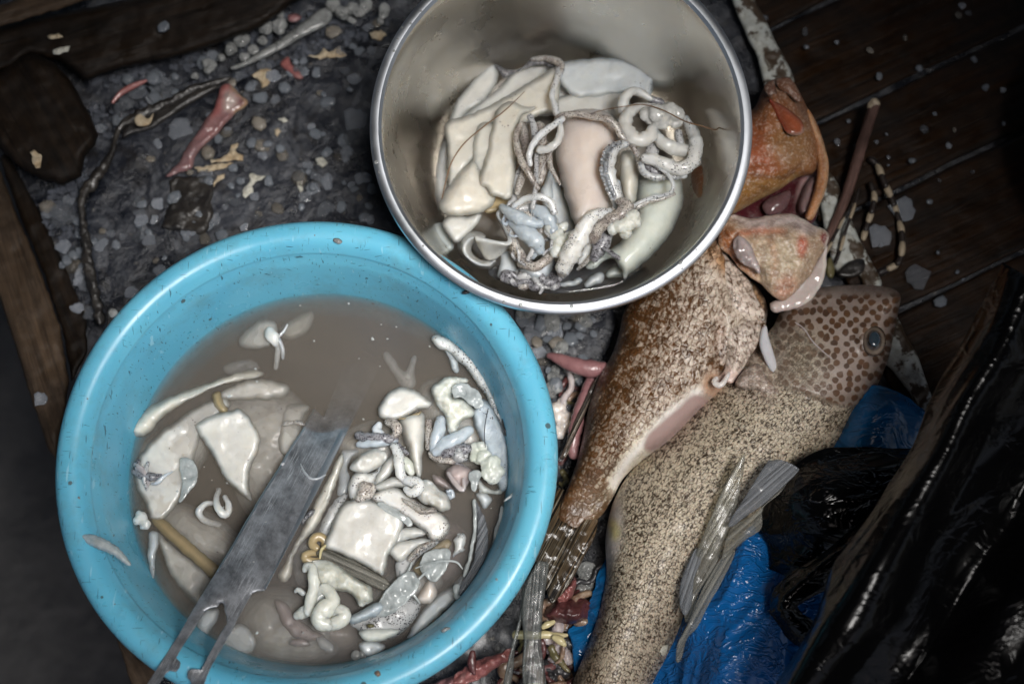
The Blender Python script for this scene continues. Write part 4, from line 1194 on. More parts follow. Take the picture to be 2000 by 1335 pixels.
# grey heap in the middle of the lower bowl
hp = cluster('squid_cluster', 'E', [
    (zz([(610, 865), (660, 835), (720, 828), (765, 850), (780, 890)], .076, .084, .08), [6, 8, 9, 8], M_spotlite, {}),
    (zz([(560, 870), (600, 900), (660, 930), (720, 940)], .068, .076, .074), [8, 14, 16, 10], M_bluegrey, {}),
    (zz([(600, 940), (650, 970), (700, 1010), (720, 1050)], .07, .074, .07), [8, 18, 20, 12], M_bluegrey, {'wob': .25}),
    (zz([(570, 930), (600, 1000), (630, 1060), (680, 1110)], .066, .068, .06), [8, 10, 11, 9], M_spot, {}),
    (zz([(700, 880), (730, 900), (760, 930), (780, 980)], .072, .074, .07), [14, 18, 16, 10], M_bluegrey, {}),
    (zz([(640, 1110), (700, 1120), (750, 1090), (770, 1050)], .062, .066, .064), [9, 11, 11, 8], M_spot, {'wob': .2}),
    (zz([(680, 1000), (690, 1050), (670, 1090)], .072, .066), [6, 7, 6], M_greyarm, {}),
    (zz([(720, 1000), (710, 1050), (690, 1080)], .072, .066), [6, 8, 6], M_bluegrey, {}),
    (zz([(640, 880), (680, 870), (700, 900)], .074, .072), [7, 9, 7], M_greyarm, {}),
    (zz([(590, 860), (610, 840), (605, 815)], .07, .068), [6, 8, 7], M_greyarm, {}),
], 'heap of slimy blue grey squid arms in the lower middle of the bowl', .045)
for p_, r_ in curls(c('E', [(560, 900), (640, 860), (760, 900), (790, 980), (770, 1080), (680, 1130), (600, 1080)]), .066, 12, 3, (3, 6)):
    tube('arm', p_, r_, random.choice([M_greyarm, M_spot, M_bluegrey, M_bluegrey]), hp, wob=.25)
dk = empty('squid_cluster', *c('E', [(680, 1180)])[0], .03, 'dark tangle of squid arms in the water at the foot of the bowl', 'squid arms')
for i, (p_, r_) in enumerate(curls(c('E', [(560, 1165), (600, 1140), (700, 1150), (800, 1100), (830, 1150), (800, 1200), (720, 1215), (620, 1200)]), .046, 26, 8, (4, 9), (30, 70))):
    tube('arm', p_, r_, (M_dark, M_dark, M_spot, M_greyarm)[i % 4], dk, wob=.35, seed=i)
# hairs
M_hair = plain('brown_hair', (.20, .11, .05, 1), .5)
tag(tube('antenna', zz(c('E', [(655, 385), (610, 430), (560, 475), (480, 535), (400, 605), (350, 680), (325, 760), (308, 835)]), .078, .084, .086, .08, .076, .072, .066), [.6, 1.2, 1.4, 1.3, 1], M_hair, seg=6), 'thin brown hair curving over the cream mantle on the left', 'antenna')
tag(tube('antenna', zz(c('E', [(930, 478), (1000, 460), (1080, 447), (1150, 440), (1230, 460), (1330, 510), (1400, 530), (1455, 546), (1475, 536), (1510, 530)]), .086, .092, .1, .108, .108, .1), [.6, 1, 1.3, 1.4, 1.2], M_hair, seg=6), 'thin brown hair crossing the clear jelly lump on the right', 'antenna')
tag(tube('thread', zz(c('E', [(785, 620), (740, 690), (705, 760), (690, 850), (683, 920)]), .094, .096, .09), [.5, .8, .7], M_white, seg=6), 'fine white slime thread hanging between the speckled arms', 'thread')
# puddle at the bottom
vv = []; wz2 = .0395
tag(slab('puddle', c('E', [(500, 1140), (600, 1100), (760, 1060), (920, 1060), (1090, 1060), (1150, 1110), (1100, 1180), (980, 1215), (840, 1232), (700, 1228), (580, 1195)]), .034, .0012, .0005, rnd=6, sp=7, mat=murk('bowl_puddle', .35, (.05, .055, .06, 1), True)),
    'shallow grey puddle at the bottom of the steel bowl', 'puddle')

# ---------------------------------------------------------------- squid in the blue basin
W = WZ
def tilted(pts, z0, z1, ang):
    """heights running from z0 to z1 along a direction in the picture"""
    p = np.array([q[:2] for q in pts]); a = np.array([math.cos(R_(ang)), math.sin(R_(ang))])
    s_ = p @ a; s_ = (s_ - s_.min()) / (np.ptp(s_) + 1e-9)
    return [(q[0], q[1], z0 + (z1 - z0) * float(t_)) for q, t_ in zip(pts, s_)]

def bpiece(name, k, pts, z, H, mat, label, ang=None, cat='squid', axis=None, **kw):
    q = c(k, pts) if k else pts
    if isinstance(z, tuple): q = tilted(q, z[0], z[1], ang or 0)
    if H >= .006 and name in ('squid_mantle', 'squid_curds', 'squid_lump', 'squid_offal'):
        dz_ = .0030
        q = [(a[0], a[1], a[2] - dz_) if len(a) > 2 else a for a in q]
        if not isinstance(z, tuple): z -= dz_
        H *= 1.3
        if axis is None:
            if name != 'squid_mantle': kw['rnd'] = kw.get('rnd', 20) * 1.5; kw.setdefault('prof', .8)
    return piece(name, None, q, z if not isinstance(z, tuple) else 0, H, mat, label, cat, axis=c(k, axis) if axis and k else axis, **kw)

bpiece('squid_mantle', 'A', [(488, 1160), (505, 1110), (560, 1060), (640, 1015), (740, 975), (860, 935), (980, 890), (1080, 870), (1130, 880), (1120, 905), (1020, 925), (900, 955), (800, 1005), (720, 1050), (640, 1110), (590, 1170), (540, 1195), (500, 1192)],
       (W - .003, W - .010), .012, M_cream, 'long white squid tube at the left wall of the basin, rounded tip above water', ang=-25,
       axis=[(500, 1170), (640, 1065), (800, 985), (1000, 905), (1120, 888)])
bpiece('squid_mantle', 'T', [(705, 2420), (740, 2330), (830, 2230), (940, 2150), (1060, 2080), (1140, 2060), (1160, 2110), (1090, 2170), (1030, 2230), (1000, 2330), (985, 2420), (930, 2540), (850, 2640), (790, 2640), (760, 2560), (720, 2490)],
       (W - .004, W - .006), .008, M_white, 'wide white squid mantle half sunk below the long tube', ang=-40, rnd=20)
bpiece('squid_mantle', 'A', [(940, 985), (1000, 950), (1080, 915), (1160, 915), (1240, 930), (1285, 955), (1250, 1000), (1180, 1010), (1090, 1010), (1010, 1015), (960, 1010)],
       (W - .0035, W - .008), .007, M_white, 'white squid fold right of the long tube, sinking into the water', ang=10, rnd=18)
bpiece('squid_scrap', 'A', [(890, 985), (930, 970), (945, 1010), (975, 1060), (965, 1090), (930, 1080), (900, 1040)], W - .003, .006, M_amber, 'yellowish brown squid scrap above the square tip', rnd=10)
bpiece('squid_mantle', 'A', [(820, 1160), (860, 1130), (920, 1105), (1000, 1085), (1045, 1085), (1080, 1120), (1110, 1170), (1135, 1230), (1120, 1290), (1090, 1360), (1080, 1430), (1085, 1480), (1098, 1512), (1080, 1520), (1050, 1500), (1010, 1470), (960, 1420), (920, 1340), (880, 1270), (840, 1210)],
       (W - .001, W - .006), .011, M_white, 'white square shouldered squid piece with a tapering tail, left of the blade', ang=70, rnd=26)
bpiece('squid_mantle', 'C', [(265, 295), (300, 270), (340, 180), (390, 120), (440, 95), (490, 120), (503, 160), (480, 240), (430, 310), (370, 380), (310, 425), (285, 390), (270, 340)],
       (W - .0015, W - .006), .007, M_cream, 'white squid wing with a yellow edge near the left wall of the basin', ang=-40, rnd=22)
e = cluster('squid_shreds', 'C', [
    (zz([(180, 130), (210, 150), (240, 190), (250, 250)], W, W + .004, W), [5, 7, 7, 4], M_mauve, {'wob': .4}),
    (zz([(250, 120), (240, 160), (230, 220), (245, 270)], W + .001, W + .004, W), [4, 5, 5, 3], M_greyarm, {'wob': .4}),
    (zz([(170, 170), (210, 190), (280, 200), (320, 190)], W, W + .003, W), [5, 8, 9, 4], M_dark, {'wob': .4}),
    (zz([(385, 170), (340, 195), (300, 230), (270, 240)], W, W + .002, W), [2, 4, 5, 3], M_cool, {'wob': .4}),
    (zz([(200, 110), (190, 150), (215, 180)], W, W + .003), [4, 6, 4], M_dark, {'wob': .4})],
    'frayed mauve and black squid shreds at the left wall of the basin', W - .004)
tag(clump('squid_scrap', [(x, y, W + .001, r, .7) for (x, y), r in zip(c('C', [(190, 440), (215, 425), (235, 455), (200, 405), (220, 470)]), (10, 12, 10, 7, 7))], M_white, voxel=1.2, nz=.0012, nf=160),
    'small white squid blob touching the left end of the brown band', 'squid')
bpiece('gladius_strip', 'C', [(270, 430), (310, 425), (355, 440), (420, 500), (500, 570), (580, 640), (640, 690), (600, 752), (540, 705), (460, 630), (380, 560), (310, 495)],
       W - .0035, .0022, M_amber, 'broad brown translucent band sunk left of the blade', cat='squid pen', rnd=8, nz=0)
bpiece('squid_scrap', 'C', [(262, 500), (305, 500), (305, 560), (292, 660), (280, 760), (272, 795), (262, 740), (248, 640), (250, 560)], W - .002, .003, M_cool, 'thin white pointed sliver below the brown band', rnd=10)
bpiece('squid_mantle', 'C', [(312, 520), (360, 560), (430, 620), (520, 690), (590, 745), (570, 820), (530, 890), (480, 860), (420, 790), (370, 710), (335, 620)],
       (W - .004, W - .010), .007, M_white, 'large white squid mantle sunk left of the fork of the blade', ang=45, rnd=24)
cluster('squid_strand', 'C', [
    (zz([(640, 270), (625, 320), (635, 370), (665, 405), (690, 390), (692, 350), (672, 310)], W - .006, W + .002, W, W - .002), [6, 7, 9, 10, 9, 7, 6], M_white, {}),
    (zz([(610, 340), (560, 350), (530, 385), (540, 420), (580, 445), (640, 460)], W - .003, W + .001, W - .003, W - .01), [5, 7, 8, 7, 7, 7], M_white, {})],
    'two white squid arm loops breaking the water left of the blade', W - .01, 'squid arm')
bpiece('squid_mantle', 'A', [(1040, 700), (1090, 640), (1150, 605), (1210, 610), (1230, 660), (1210, 710), (1170, 740), (1100, 745), (1050, 735)], (W - .005, W - .009), .006, M_white,
       'white squid body sunk at the far side of the basin', ang=200, rnd=20)
cluster('squid_lump', 'A', [
    (zz([(1195, 660), (1210, 690), (1225, 720)], W - .002, W, W - .002), [13, 15, 10], M_white, {}),
    (zz([(1230, 700), (1235, 760), (1225, 850)], W - .002, W - .010), [7, 7, 5], M_white, {}),
    (zz([(1240, 700), (1260, 750), (1262, 800)], W - .001, W - .005), [4, 5, 3], M_cool, {}),
    (zz([(1235, 690), (1265, 660), (1285, 625)], W - .001, W), [4, 3, 2], M_spotlite, {})], 'small white squid head with trailing arms at the far side of the basin', W - .008, 'squid')
bpiece('squid_mantle', 'A', [(1250, 640), (1330, 590), (1410, 560), (1400, 640), (1340, 690), (1270, 690)], W - .014, .004, M_cream, 'blurred yellow squid body deep in the murky water behind the small head', rnd=20)
bpiece('squid_mantle', 'A', [(960, 840), (1040, 810), (1110, 815), (1130, 850), (1060, 870), (980, 880)], W - .015, .004, M_white, 'blurred white squid body deep in the water above the long tube', rnd=20)
# sunken bodies that show as pale patches in the silt
for k_, pts_, z_, m_, lab_ in (
    ('T', [(700, 2330), (760, 2260), (900, 2180), (1020, 2140), (1090, 2200), (1060, 2330), (980, 2440), (860, 2480), (740, 2440)], W - .005, M_white, 'pale sunken squid sheet behind the wide half sunk mantle'),
    ('C', [(340, 440), (420, 380), (520, 440), (600, 520), (640, 600), (620, 680), (540, 620), (440, 540)], W - .011, M_mauve, 'dim mauve squid sheet sunk between the brown band and the arm loops'),
    ('B', [(380, 900), (480, 830), (600, 800), (720, 840), (780, 930), (760, 1060), (640, 1100), (480, 1080), (400, 1000)], W - .0035, M_white, 'pale sunken squid body under the dark ragged arms'),
    ('B', [(860, 620), (960, 560), (1080, 600), (1180, 700), (1250, 820), (1260, 960), (1160, 1060), (1000, 1060), (900, 960), (870, 800)], W - .003, M_white, 'pale sunken squid body under the white curds at the right wall'),
    ('D', [(120, 540), (220, 420), (320, 300), (420, 260), (420, 420), (320, 560), (260, 700), (140, 720)], W - .004, M_white, 'sunken white squid skirt between the blade and the flat bright mantle'),
    ('D', [(560, 860), (660, 700), (780, 640), (900, 640), (980, 720), (900, 840), (780, 900), (640, 940)], W - .003, M_white, 'sunken pale squid body right of the cream offal heap'),
    ('D', [(60, 880), (160, 830), (300, 900), (440, 960), (500, 1020), (420, 1110), (260, 1120), (120, 1060)], W - .012, M_pink, 'dim sunken squid body below the coiled gut'),
    (None, [(405, 800), (470, 765), (560, 770), (600, 830), (575, 920), (540, 985), (490, 1000), (450, 930), (420, 870)], W - .0085, M_white, 'pale sunken squid sheet behind the square shouldered piece'),
    (None, [(300, 980), (360, 985), (420, 1010), (470, 1060), (440, 1110), (380, 1090), (330, 1050)], W - .0065, M_white, 'pale sunken squid sheet above the brown band'),
    (None, [(470, 1180), (540, 1150), (610, 1170), (660, 1230), (640, 1280), (560, 1290), (490, 1260)], W - .0115, M_white, 'pale sunken squid sheet at the bottom of the basin below the blade'),
    ('D', [(980, 420), (1060, 380), (1140, 460), (1130, 580), (1060, 680), (980, 700), (960, 560)], W - .009, M_mauve, 'dim sunken squid sheet left of the clear pen at the right wall')):
    piece('squid_mantle', None, c(k_, pts_) if k_ else pts_, z_ - .0112, .0125, m_, lab_, rnd=50, sp=5, sunk=True, prof=.95)
# toadstool shaped pair
bpiece('squid_mantle', 'B', [(735, 780), (800, 770), (862, 760), (878, 830), (874, 920), (866, 1010), (858, 1090), (850, 1122), (826, 1112), (800, 1040), (775, 950), (745, 860)],
       (W - .001, W - .004), .013, M_white, 'white squid cone pointing down below the mushroom shaped cap', ang=90, axis=[(800, 775), (822, 900), (845, 1110)])
bpiece('squid_mantle', 'B', [(612, 725), (630, 680), (660, 640), (710, 605), (760, 598), (820, 620), (870, 655), (916, 690), (880, 722), (840, 722), (800, 745), (730, 778), (660, 782), (622, 765)],
       W + .001, .013, M_white, 'mushroom shaped white squid cap right of the blade tip', rnd=26)
bpiece('squid_scrap', 'B', [(720, 782), (770, 768), (830, 745), (855, 735), (850, 758), (800, 778), (740, 792)], W + .004, .003, M_amber, 'yellow brown rim under the mushroom shaped cap', rnd=5, sp=4)
bpiece('squid_mantle', 'B', [(640, 410), (670, 390), (710, 450), (760, 500), (800, 420), (825, 420), (810, 500), (820, 560), (790, 600), (740, 590), (715, 540), (670, 470)], W - .0115, .004, M_white,
       'blurred forked white squid sunk above the mushroom shaped cap', rnd=14)
bpiece('squid_mantle', 'B', [(938, 320), (965, 302), (1010, 312), (1060, 345), (1120, 380), (1175, 425), (1215, 490), (1255, 560), (1285, 640), (1315, 720), (1336, 790), (1318, 812), (1280, 740), (1240, 650), (1200, 590), (1150, 520), (1090, 450), (1030, 400), (970, 370)],
       W + .003, .008, M_spotlite, 'long pale squid strip hugging the right wall of the basin, spotted at its upper end', rnd=12, nz=.002, nf=110)
bpiece('squid_scrap', 'B', [(945, 350), (985, 360), (1020, 420), (1045, 500), (1080, 510), (1075, 450), (1020, 380)], W - .001, .004, M_cool, 'thin translucent flap left of the long pale strip', rnd=8)
piece('squid_curds', None, c('B', [(915, 610), (960, 560), (1020, 530), (1120, 540), (1135, 565), (1060, 590), (1040, 650), (1110, 665), (1170, 730), (1160, 770), (1100, 800), (1060, 870), (1020, 860), (1000, 770), (950, 700)]), W + .003, .013, M_curd, 'curdled white squid flesh left of the long pale strip', nz=.0055, nf=120, rnd=16, sp=3.2, prof=.5)
cluster('squid_cluster', 'B', [
    (zz([(975, 790), (965, 850), (940, 920), (930, 980)], W + .004, W + .006, W + .003), [12, 15, 14, 9], M_bluegrey, {'wob': .25}),
    (zz([(1140, 850), (1080, 890), (1010, 930), (950, 980)], W + .006, W + .009, W + .005), [12, 16, 17, 12], M_bluegrey, {'wob': .25}),
    (zz([(900, 800), (905, 880), (900, 950)], W, W + .002), [8, 9, 7], M_spot, {}),
    (zz([(925, 990), (970, 1010), (1040, 1030)], W + .002, W + .004), [11, 12, 10], M_spot, {'wob': .35}),
    (zz([(1000, 980), (1060, 970), (1130, 960)], W + .006, W + .009), [13, 15, 12], M_dark, {'wob': .4}),
    (zz([(1060, 1030), (1090, 1060), (1130, 1080)], W + .003, W + .003), [6, 6, 5], M_dark, {'wob': .3})], 'blue grey squid arms forming a V below the white curds', W - .004)
piece('squid_curds', None, c('B', [(1040, 940), (1110, 920), (1140, 960), (1130, 1030), (1070, 1040), (1030, 1000)]), W + .004, .009, M_greyarm, 'grainy grey clot in the crook of the V shaped arms', nz=.005, nf=220, rnd=12, sp=3, prof=.5)
bpiece('squid_mantle', 'B', [(1165, 770), (1200, 700), (1250, 690), (1300, 760), (1345, 850), (1372, 960), (1375, 1080), (1372, 1160), (1330, 1190), (1290, 1120), (1250, 1000), (1235, 950), (1200, 880)],
       W + .001, .010, M_bluegrey, 'blue grey squid mantle with a dark seam against the right wall of the basin', rnd=30, nz=.002, nf=90)
tag(tube('squid_thread', zz(c('B', [(1255, 720), (1240, 790), (1232, 870), (1238, 950)]), W + .011, W + .013, W + .012), [.8, 1.1, .8], M_blackgut, seg=6), 'dark thread along the seam of the blue grey mantle', 'vein')
tag(clump('squid_offal', [(x, y, W + z, r, .7) for (x, y), z, r in zip(c('B', [(1180, 960), (1190, 1000), (1220, 950), (1230, 1010), (1260, 1050), (1250, 1100), (1280, 1120), (1300, 1090), (1290, 1040), (1200, 1030)]),
      (.008, .008, .009, .010, .011, .010, .009, .010, .010, .008), (13, 14, 13, 16, 18, 18, 17, 16, 15, 10))], M_liver, voxel=1.4, nz=.002, nf=120), 'greenish grey squid innards on the blue grey mantle', 'squid')
bpiece('squid_mantle', 'B', [(1200, 1140), (1240, 1180), (1300, 1200), (1360, 1170), (1370, 1190), (1310, 1225), (1240, 1218), (1200, 1190)], W + .002, .006, M_curd, 'white lower lip of the blue grey mantle', rnd=8)
bpiece('squid_scrap', 'B', [(1335, 770), (1355, 790), (1375, 860), (1365, 890), (1345, 860), (1332, 810)], W + .008, .004, M_blackgut, 'black scrap wedged against the right wall of the basin', rnd=6, sp=4)
bpiece('squid_scrap', 'B', [(1015, 1070), (1070, 1045), (1140, 1070), (1165, 1100), (1150, 1150), (1115, 1200), (1090, 1215), (1050, 1190), (1020, 1150), (1000, 1110)], W + .001, .010, M_mauve, 'folded mauve squid collar under the V shaped arms', rnd=16, nz=.003, nf=120)
tag(tube('squid_collar', zz(c('B', [(1020, 1105), (1050, 1150), (1095, 1200), (1112, 1190), (1108, 1140)]), W + .009, W + .012, W + .012), [4, 5, 5, 4, 3], M_mauve), 'rolled edge of the mauve squid collar', 'squid')
bpiece('squid_scrap', 'B', [(920, 1110), (980, 1130), (1040, 1180), (1060, 1210), (1010, 1200), (940, 1160)], W - .003, .003, M_mauve, 'pale mauve scrap just under the surface left of the mauve collar', rnd=10)
tag(tube('squid_strand', zz(c('B', [(1015, 1210), (1030, 1245), (1045, 1235), (1035, 1205), (1015, 1215)]), W + .002, W + .004), [4, 5, 5, 4, 3], M_bluegrey), 'tiny curled grey loop below the mauve collar', 'squid arm')
bpiece('squid_scrap', 'B', [(1182, 1225), (1230, 1215), (1280, 1255), (1255, 1300), (1230, 1318), (1205, 1275)], W - .001, .005, M_cool, 'small blue white squid triangle near the right wall of the basin', rnd=14)
# middle group
cluster('squid_cluster', 'R5', [
    (zz([(220, 220), (300, 240), (400, 235), (480, 255), (545, 250)], W + .002, W + .006, W + .003), [9, 12, 10, 11, 8], M_dark, {'wob': .45}),
    (zz([(230, 300), (330, 290), (440, 280), (550, 265)], W + .002, W + .005, W + .003), [8, 11, 9, 6], M_bluegrey, {'wob': .4}),
    (zz([(480, 110), (530, 120), (560, 160), (550, 210), (510, 240)], W + .003, W + .007, W + .004), [9, 12, 11, 9, 7], M_spot, {}),
    (zz([(400, 130), (380, 180), (420, 210)], W + .004, W + .005), [8, 10, 8], M_cool, {}),
    (zz([(540, 320), (570, 400), (575, 480), (590, 560), (620, 600)], W + .009, W + .014, W + .012), [10, 12, 12, 11, 9], M_spotlite, {}),
    (zz([(560, 300), (610, 340), (650, 380)], W + .008, W + .01), [5, 5, 4], M_dark, {}),
    (zz([(620, 440), (650, 490), (680, 540)], W + .003, W + .003), [12, 14, 9], M_liver, {'wob': .3})], 'dark ragged squid arms with a speckled strand, left of the white cone', W - .002)
piece('squid_curds', None, c('R5', [(140, 500), (230, 400), (340, 345), (440, 350), (470, 400), (430, 470), (330, 540), (220, 545)]), W + .004, .013, M_white, 'glossy white squid lump right of the blade', nz=.005, nf=100, rnd=18, sp=3.2, prof=.5)
bpiece('squid_mantle', 'R5', [(360, 640), (380, 580), (430, 500), (490, 420), (530, 390), (545, 440), (530, 510), (480, 580), (410, 630)], W + .005, .008, M_white, 'white leaf shaped squid piece beside the speckled strand', rnd=14)
bpiece('squid_mantle', 'R5', [(80, 380), (130, 360), (220, 370), (160, 430), (130, 520), (150, 640), (110, 720), (50, 720), (60, 560)], W - .004, .004, M_cool, 'pale sunken squid skirt along the right edge of the blade', rnd=16)
bpiece('squid_mantle', 'R5', [(170, 590), (240, 540), (350, 545), (400, 480), (420, 500), (360, 620), (370, 700), (320, 790), (230, 800), (160, 760), (140, 690)], W + .004, .010, M_spotlite, 'speckled cream squid head below the glossy lump', rnd=22, nz=.002, nf=120)
tag(clump('squid_lump', [(x, y, W + .012, r, .7) for (x, y), r in zip(c('R5', [(270, 670), (310, 690), (260, 730), (310, 730), (240, 770)]), (12, 14, 12, 11, 9))], M_spot, voxel=1.2, nz=.001, nf=200), 'speckled knob on the cream squid head', 'squid')
bpiece('squid_mantle', 'R5', [(370, 660), (440, 620), (520, 590), (600, 590), (680, 590), (770, 640), (740, 700), (690, 730), (640, 690), (560, 670), (480, 690), (400, 700)], W + .006, .008, M_white, 'white squid arms fan above the wine spotted mantle', rnd=14, nz=.002, nf=110)
tag(tube('squid_strand', zz(c('R5', [(630, 610), (690, 620), (750, 650), (730, 700), (680, 720), (640, 690)]), W + .012, W + .015, W + .012), [8, 11, 12, 11, 9, 7], M_spotlite), 'white speckled arm ring below the cone tip', 'squid arm')
piece('squid_curds', None, c('R5', [(720, 680), (790, 600), (880, 640), (930, 690), (980, 720), (1020, 790), (1010, 860), (940, 890), (860, 840), (760, 800)]), W + .005, .013, M_white, 'white lumpy squid lump right of the wine spotted mantle', nz=.006, nf=95, rnd=18, sp=3.2, prof=.5)
bpiece('squid_mantle', 'R5', [(360, 770), (410, 720), (500, 690), (590, 700), (660, 760), (760, 820), (860, 870), (940, 910), (985, 980), (980, 1050), (930, 1110), (870, 1125), (830, 1110), (800, 1060), (740, 1010), (660, 950), (560, 890), (460, 840), (390, 810)],
       W + .006, .013, M_spotwine, 'white squid mantle with wine red spots near the middle of the basin', rnd=26, nz=.0012)
bpiece('squid_scrap', 'R5', [(590, 760), (640, 770), (720, 820), (800, 850), (880, 850), (910, 890), (840, 912), (760, 905), (690, 870), (620, 810)], W + .0165, .003, M_spot, 'wine spotted skin patch on the white mantle', rnd=7, sp=4, nz=.001)
bpiece('squid_mantle', 'D', [(395, 290), (440, 250), (520, 240), (620, 265), (700, 300), (750, 340), (745, 400), (720, 460), (690, 520), (665, 560), (650, 620), (625, 672), (590, 650), (520, 610), (440, 570), (360, 535), (305, 510), (330, 430), (365, 350)],
       W + .004, .011, M_white, 'big flat bright white squid mantle in the lower middle of the basin', rnd=30, nz=.0022, nf=50)
bpiece('squid_mantle', 'D', [(690, 440), (760, 400), (840, 400), (890, 425), (880, 445), (800, 465), (720, 490)], W + .006, .007, M_white, 'white squid fold right of the flat bright mantle', rnd=14)
bpiece('squid_mantle', 'D', [(660, 530), (720, 490), (800, 470), (880, 465), (935, 480), (890, 500), (820, 540), (750, 600), (720, 590), (690, 560)], W + .005, .008, M_white, 'second white squid fold, lower, right of the flat bright mantle', rnd=12)
bpiece('squid_mantle', 'D', [(720, 640), (740, 580), (800, 520), (870, 490), (960, 485), (950, 510), (880, 560), (830, 600), (800, 660), (770, 750), (740, 740)], W + .001, .005, M_greyarm, 'translucent grey speckled squid flap below the white folds', rnd=14, nz=.002)
cluster('squid_strand', 'D', [(zz([(800, 590), (840, 550), (890, 510), (940, 490)], W + .006, W + .009, W + .006), [6, 8, 8, 5], M_spot, {'suck': 2})], 'speckled suckered arm tip below the white folds', W, 'squid arm')
bpiece('squid_mantle', 'D', [(830, 640), (880, 560), (960, 500), (1020, 470), (1040, 500), (1000, 560), (940, 620), (880, 680)], W - .004, .004, M_amber, 'tan sunken squid band right of the speckled flap', rnd=12)
bpiece('gladius', 'D', [(240, 540), (300, 530), (380, 560), (460, 590), (560, 650), (650, 700), (680, 750), (640, 775), (560, 740), (460, 690), (360, 640), (270, 595)], W + .005, .003, M_quill, 'yellowish clear squid pen across the lower edge of the flat bright mantle', cat='squid pen', rnd=8, nz=0, uvrot=25)
tag(tube('squid_ring', zz(c('D', [(285, 520), (290, 480), (260, 452), (225, 465), (215, 500), (240, 520)]), W, W + .003), [6, 8, 9, 9, 9, 7], M_amber), 'brown squid ring, upper of two at the left end of the clear pen', 'squid')
tag(tube('squid_ring', zz(c('D', [(270, 590), (220, 600), (180, 590), (170, 565), (205, 550), (250, 552)]), W - .001, W + .002), [6, 8, 9, 8, 7, 6], M_amber), 'brown squid ring, lower of two at the left end of the clear pen', 'squid')
tag(tube('thread', zz(c('D', [(295, 505), (270, 530), (260, 580)]), W + .008, W + .01), [2, 3, 2], M_stem, wob=.4), 'frayed yellow thread at the left end of the clear pen', 'thread')
piece('squid_offal', None, c('D', [(220, 600), (300, 590), (400, 640), (500, 710), (570, 760), (585, 830), (540, 860), (500, 870), (440, 790), (360, 780), (280, 760), (230, 680)]), W + .003, .012, M_curd, 'cream squid offal heap below the clear pen', nz=.006, nf=95, rnd=18, sp=3.2, prof=.5)
cluster('squid_gut', 'D', [
    (zz([(170, 650), (185, 625), (215, 640), (220, 700), (225, 760), (205, 830), (190, 900)], W + .006, W + .011, W + .006), [7, 9, 10, 13, 14, 13, 12], M_curd, {'wob': .2}),
    (zz([(190, 890), (150, 910), (125, 925)], W + .003, W), [13, 14, 10], M_curd, {}),
    (zz([(160, 790), (130, 770), (115, 780)], W + .003, W + .002), [6, 6, 4], M_curd, {}),
    (zz([(240, 790), (280, 760), (320, 790), (335, 840), (300, 880), (265, 920), (270, 965), (310, 980)], W + .008, W + .013, W + .011), [9, 12, 14, 18, 21, 22, 20, 16], M_curd, {'wob': .15}),
    (zz([(310, 980), (360, 970), (400, 940), (405, 910), (370, 895), (345, 910)], W + .01, W + .012, W + .010), [15, 16, 17, 16, 15, 10], M_curd, {'wob': .1}),
    (zz([(270, 800), (230, 850), (225, 900)], W + .005, W + .003), [10, 12, 10], M_curd, {})], 'coiled cream squid gut at the lower middle of the basin', W - .004, 'squid')
hd = bpiece('squid_lump', 'R6', [(680, 850), (760, 760), (860, 700), (960, 650), (1010, 590), (1100, 565), (1200, 570), (1290, 610), (1340, 660), (1330, 740), (1270, 830), (1190, 910), (1100, 970), (990, 1010), (870, 1000), (790, 970), (750, 900)],
       W + .002, .010, M_greyarm, 'translucent grey squid head with dark freckles at the bottom of the basin', rnd=34, nz=.002, nf=90)
bpiece('squid_flap', 'R6', [(670, 800), (740, 745), (840, 690), (940, 645), (985, 650), (1010, 700), (960, 760), (860, 800), (760, 840), (690, 850)], W + .008, .006, M_bluegrey, 'ribbed blue white squid fin over the freckled head', rnd=12, nz=.0016, nf=160)
bpiece('squid_eye', 'R6', [(830, 860), (870, 840), (915, 855), (900, 885), (860, 890)], W + .0115, .003, M_greengut, 'olive squid eye in the freckled grey head', rnd=5, sp=3)
bpiece('squid_mantle', 'R6', [(780, 920), (900, 890), (1040, 890), (1130, 910), (1080, 960), (980, 1000), (860, 1000), (800, 970)], W + .008, .006, M_curd, 'cream lower jaw of the freckled grey squid head', rnd=18)
bpiece('squid_mantle', 'R6', [(770, 1050), (800, 1010), (880, 1000), (960, 1020), (1010, 1060), (960, 1110), (880, 1145), (810, 1130)], W, .010, M_cool, 'white squid nub at the very bottom of the basin', rnd=26)
bpiece('squid_mantle', 'D', [(800, 1040), (830, 970), (890, 880), (960, 810), (1040, 750), (1110, 690), (1150, 700), (1130, 770), (1060, 850), (980, 920), (900, 990), (830, 1050)], (W + .001, W - .008), .008, M_cool,
       'long blue white squid mantle along the lower right wall of the basin', ang=-45, rnd=24)
bpiece('squid_strip', 'D', [(1170, 235), (1192, 228), (1205, 270), (1205, 360), (1195, 460), (1175, 560), (1150, 650), (1125, 695), (1115, 680), (1140, 600), (1165, 480), (1178, 380), (1175, 290)], W + .001, .003, M_film, 'milky strip of squid skin left of the clear pen at the right wall', rnd=6, sp=4)
bpiece('gladius', 'D', [(1195, 240), (1225, 290), (1262, 380), (1270, 470), (1262, 550), (1220, 650), (1150, 760), (1080, 830), (1065, 800), (1120, 720), (1180, 600), (1200, 480), (1205, 350)], W + .003, .002, M_quillgrey, 'clear grey squid pen standing along the right wall of the basin', cat='squid pen', rnd=6, nz=0, uvrot=-60)
bpiece('squid_strip', 'D', [(1340, 270), (1362, 280), (1350, 380), (1310, 500), (1290, 540), (1300, 440), (1325, 350)], W + .002, .002, M_film, 'thin milky film clinging to the right wall of the basin', rnd=5, sp=4)
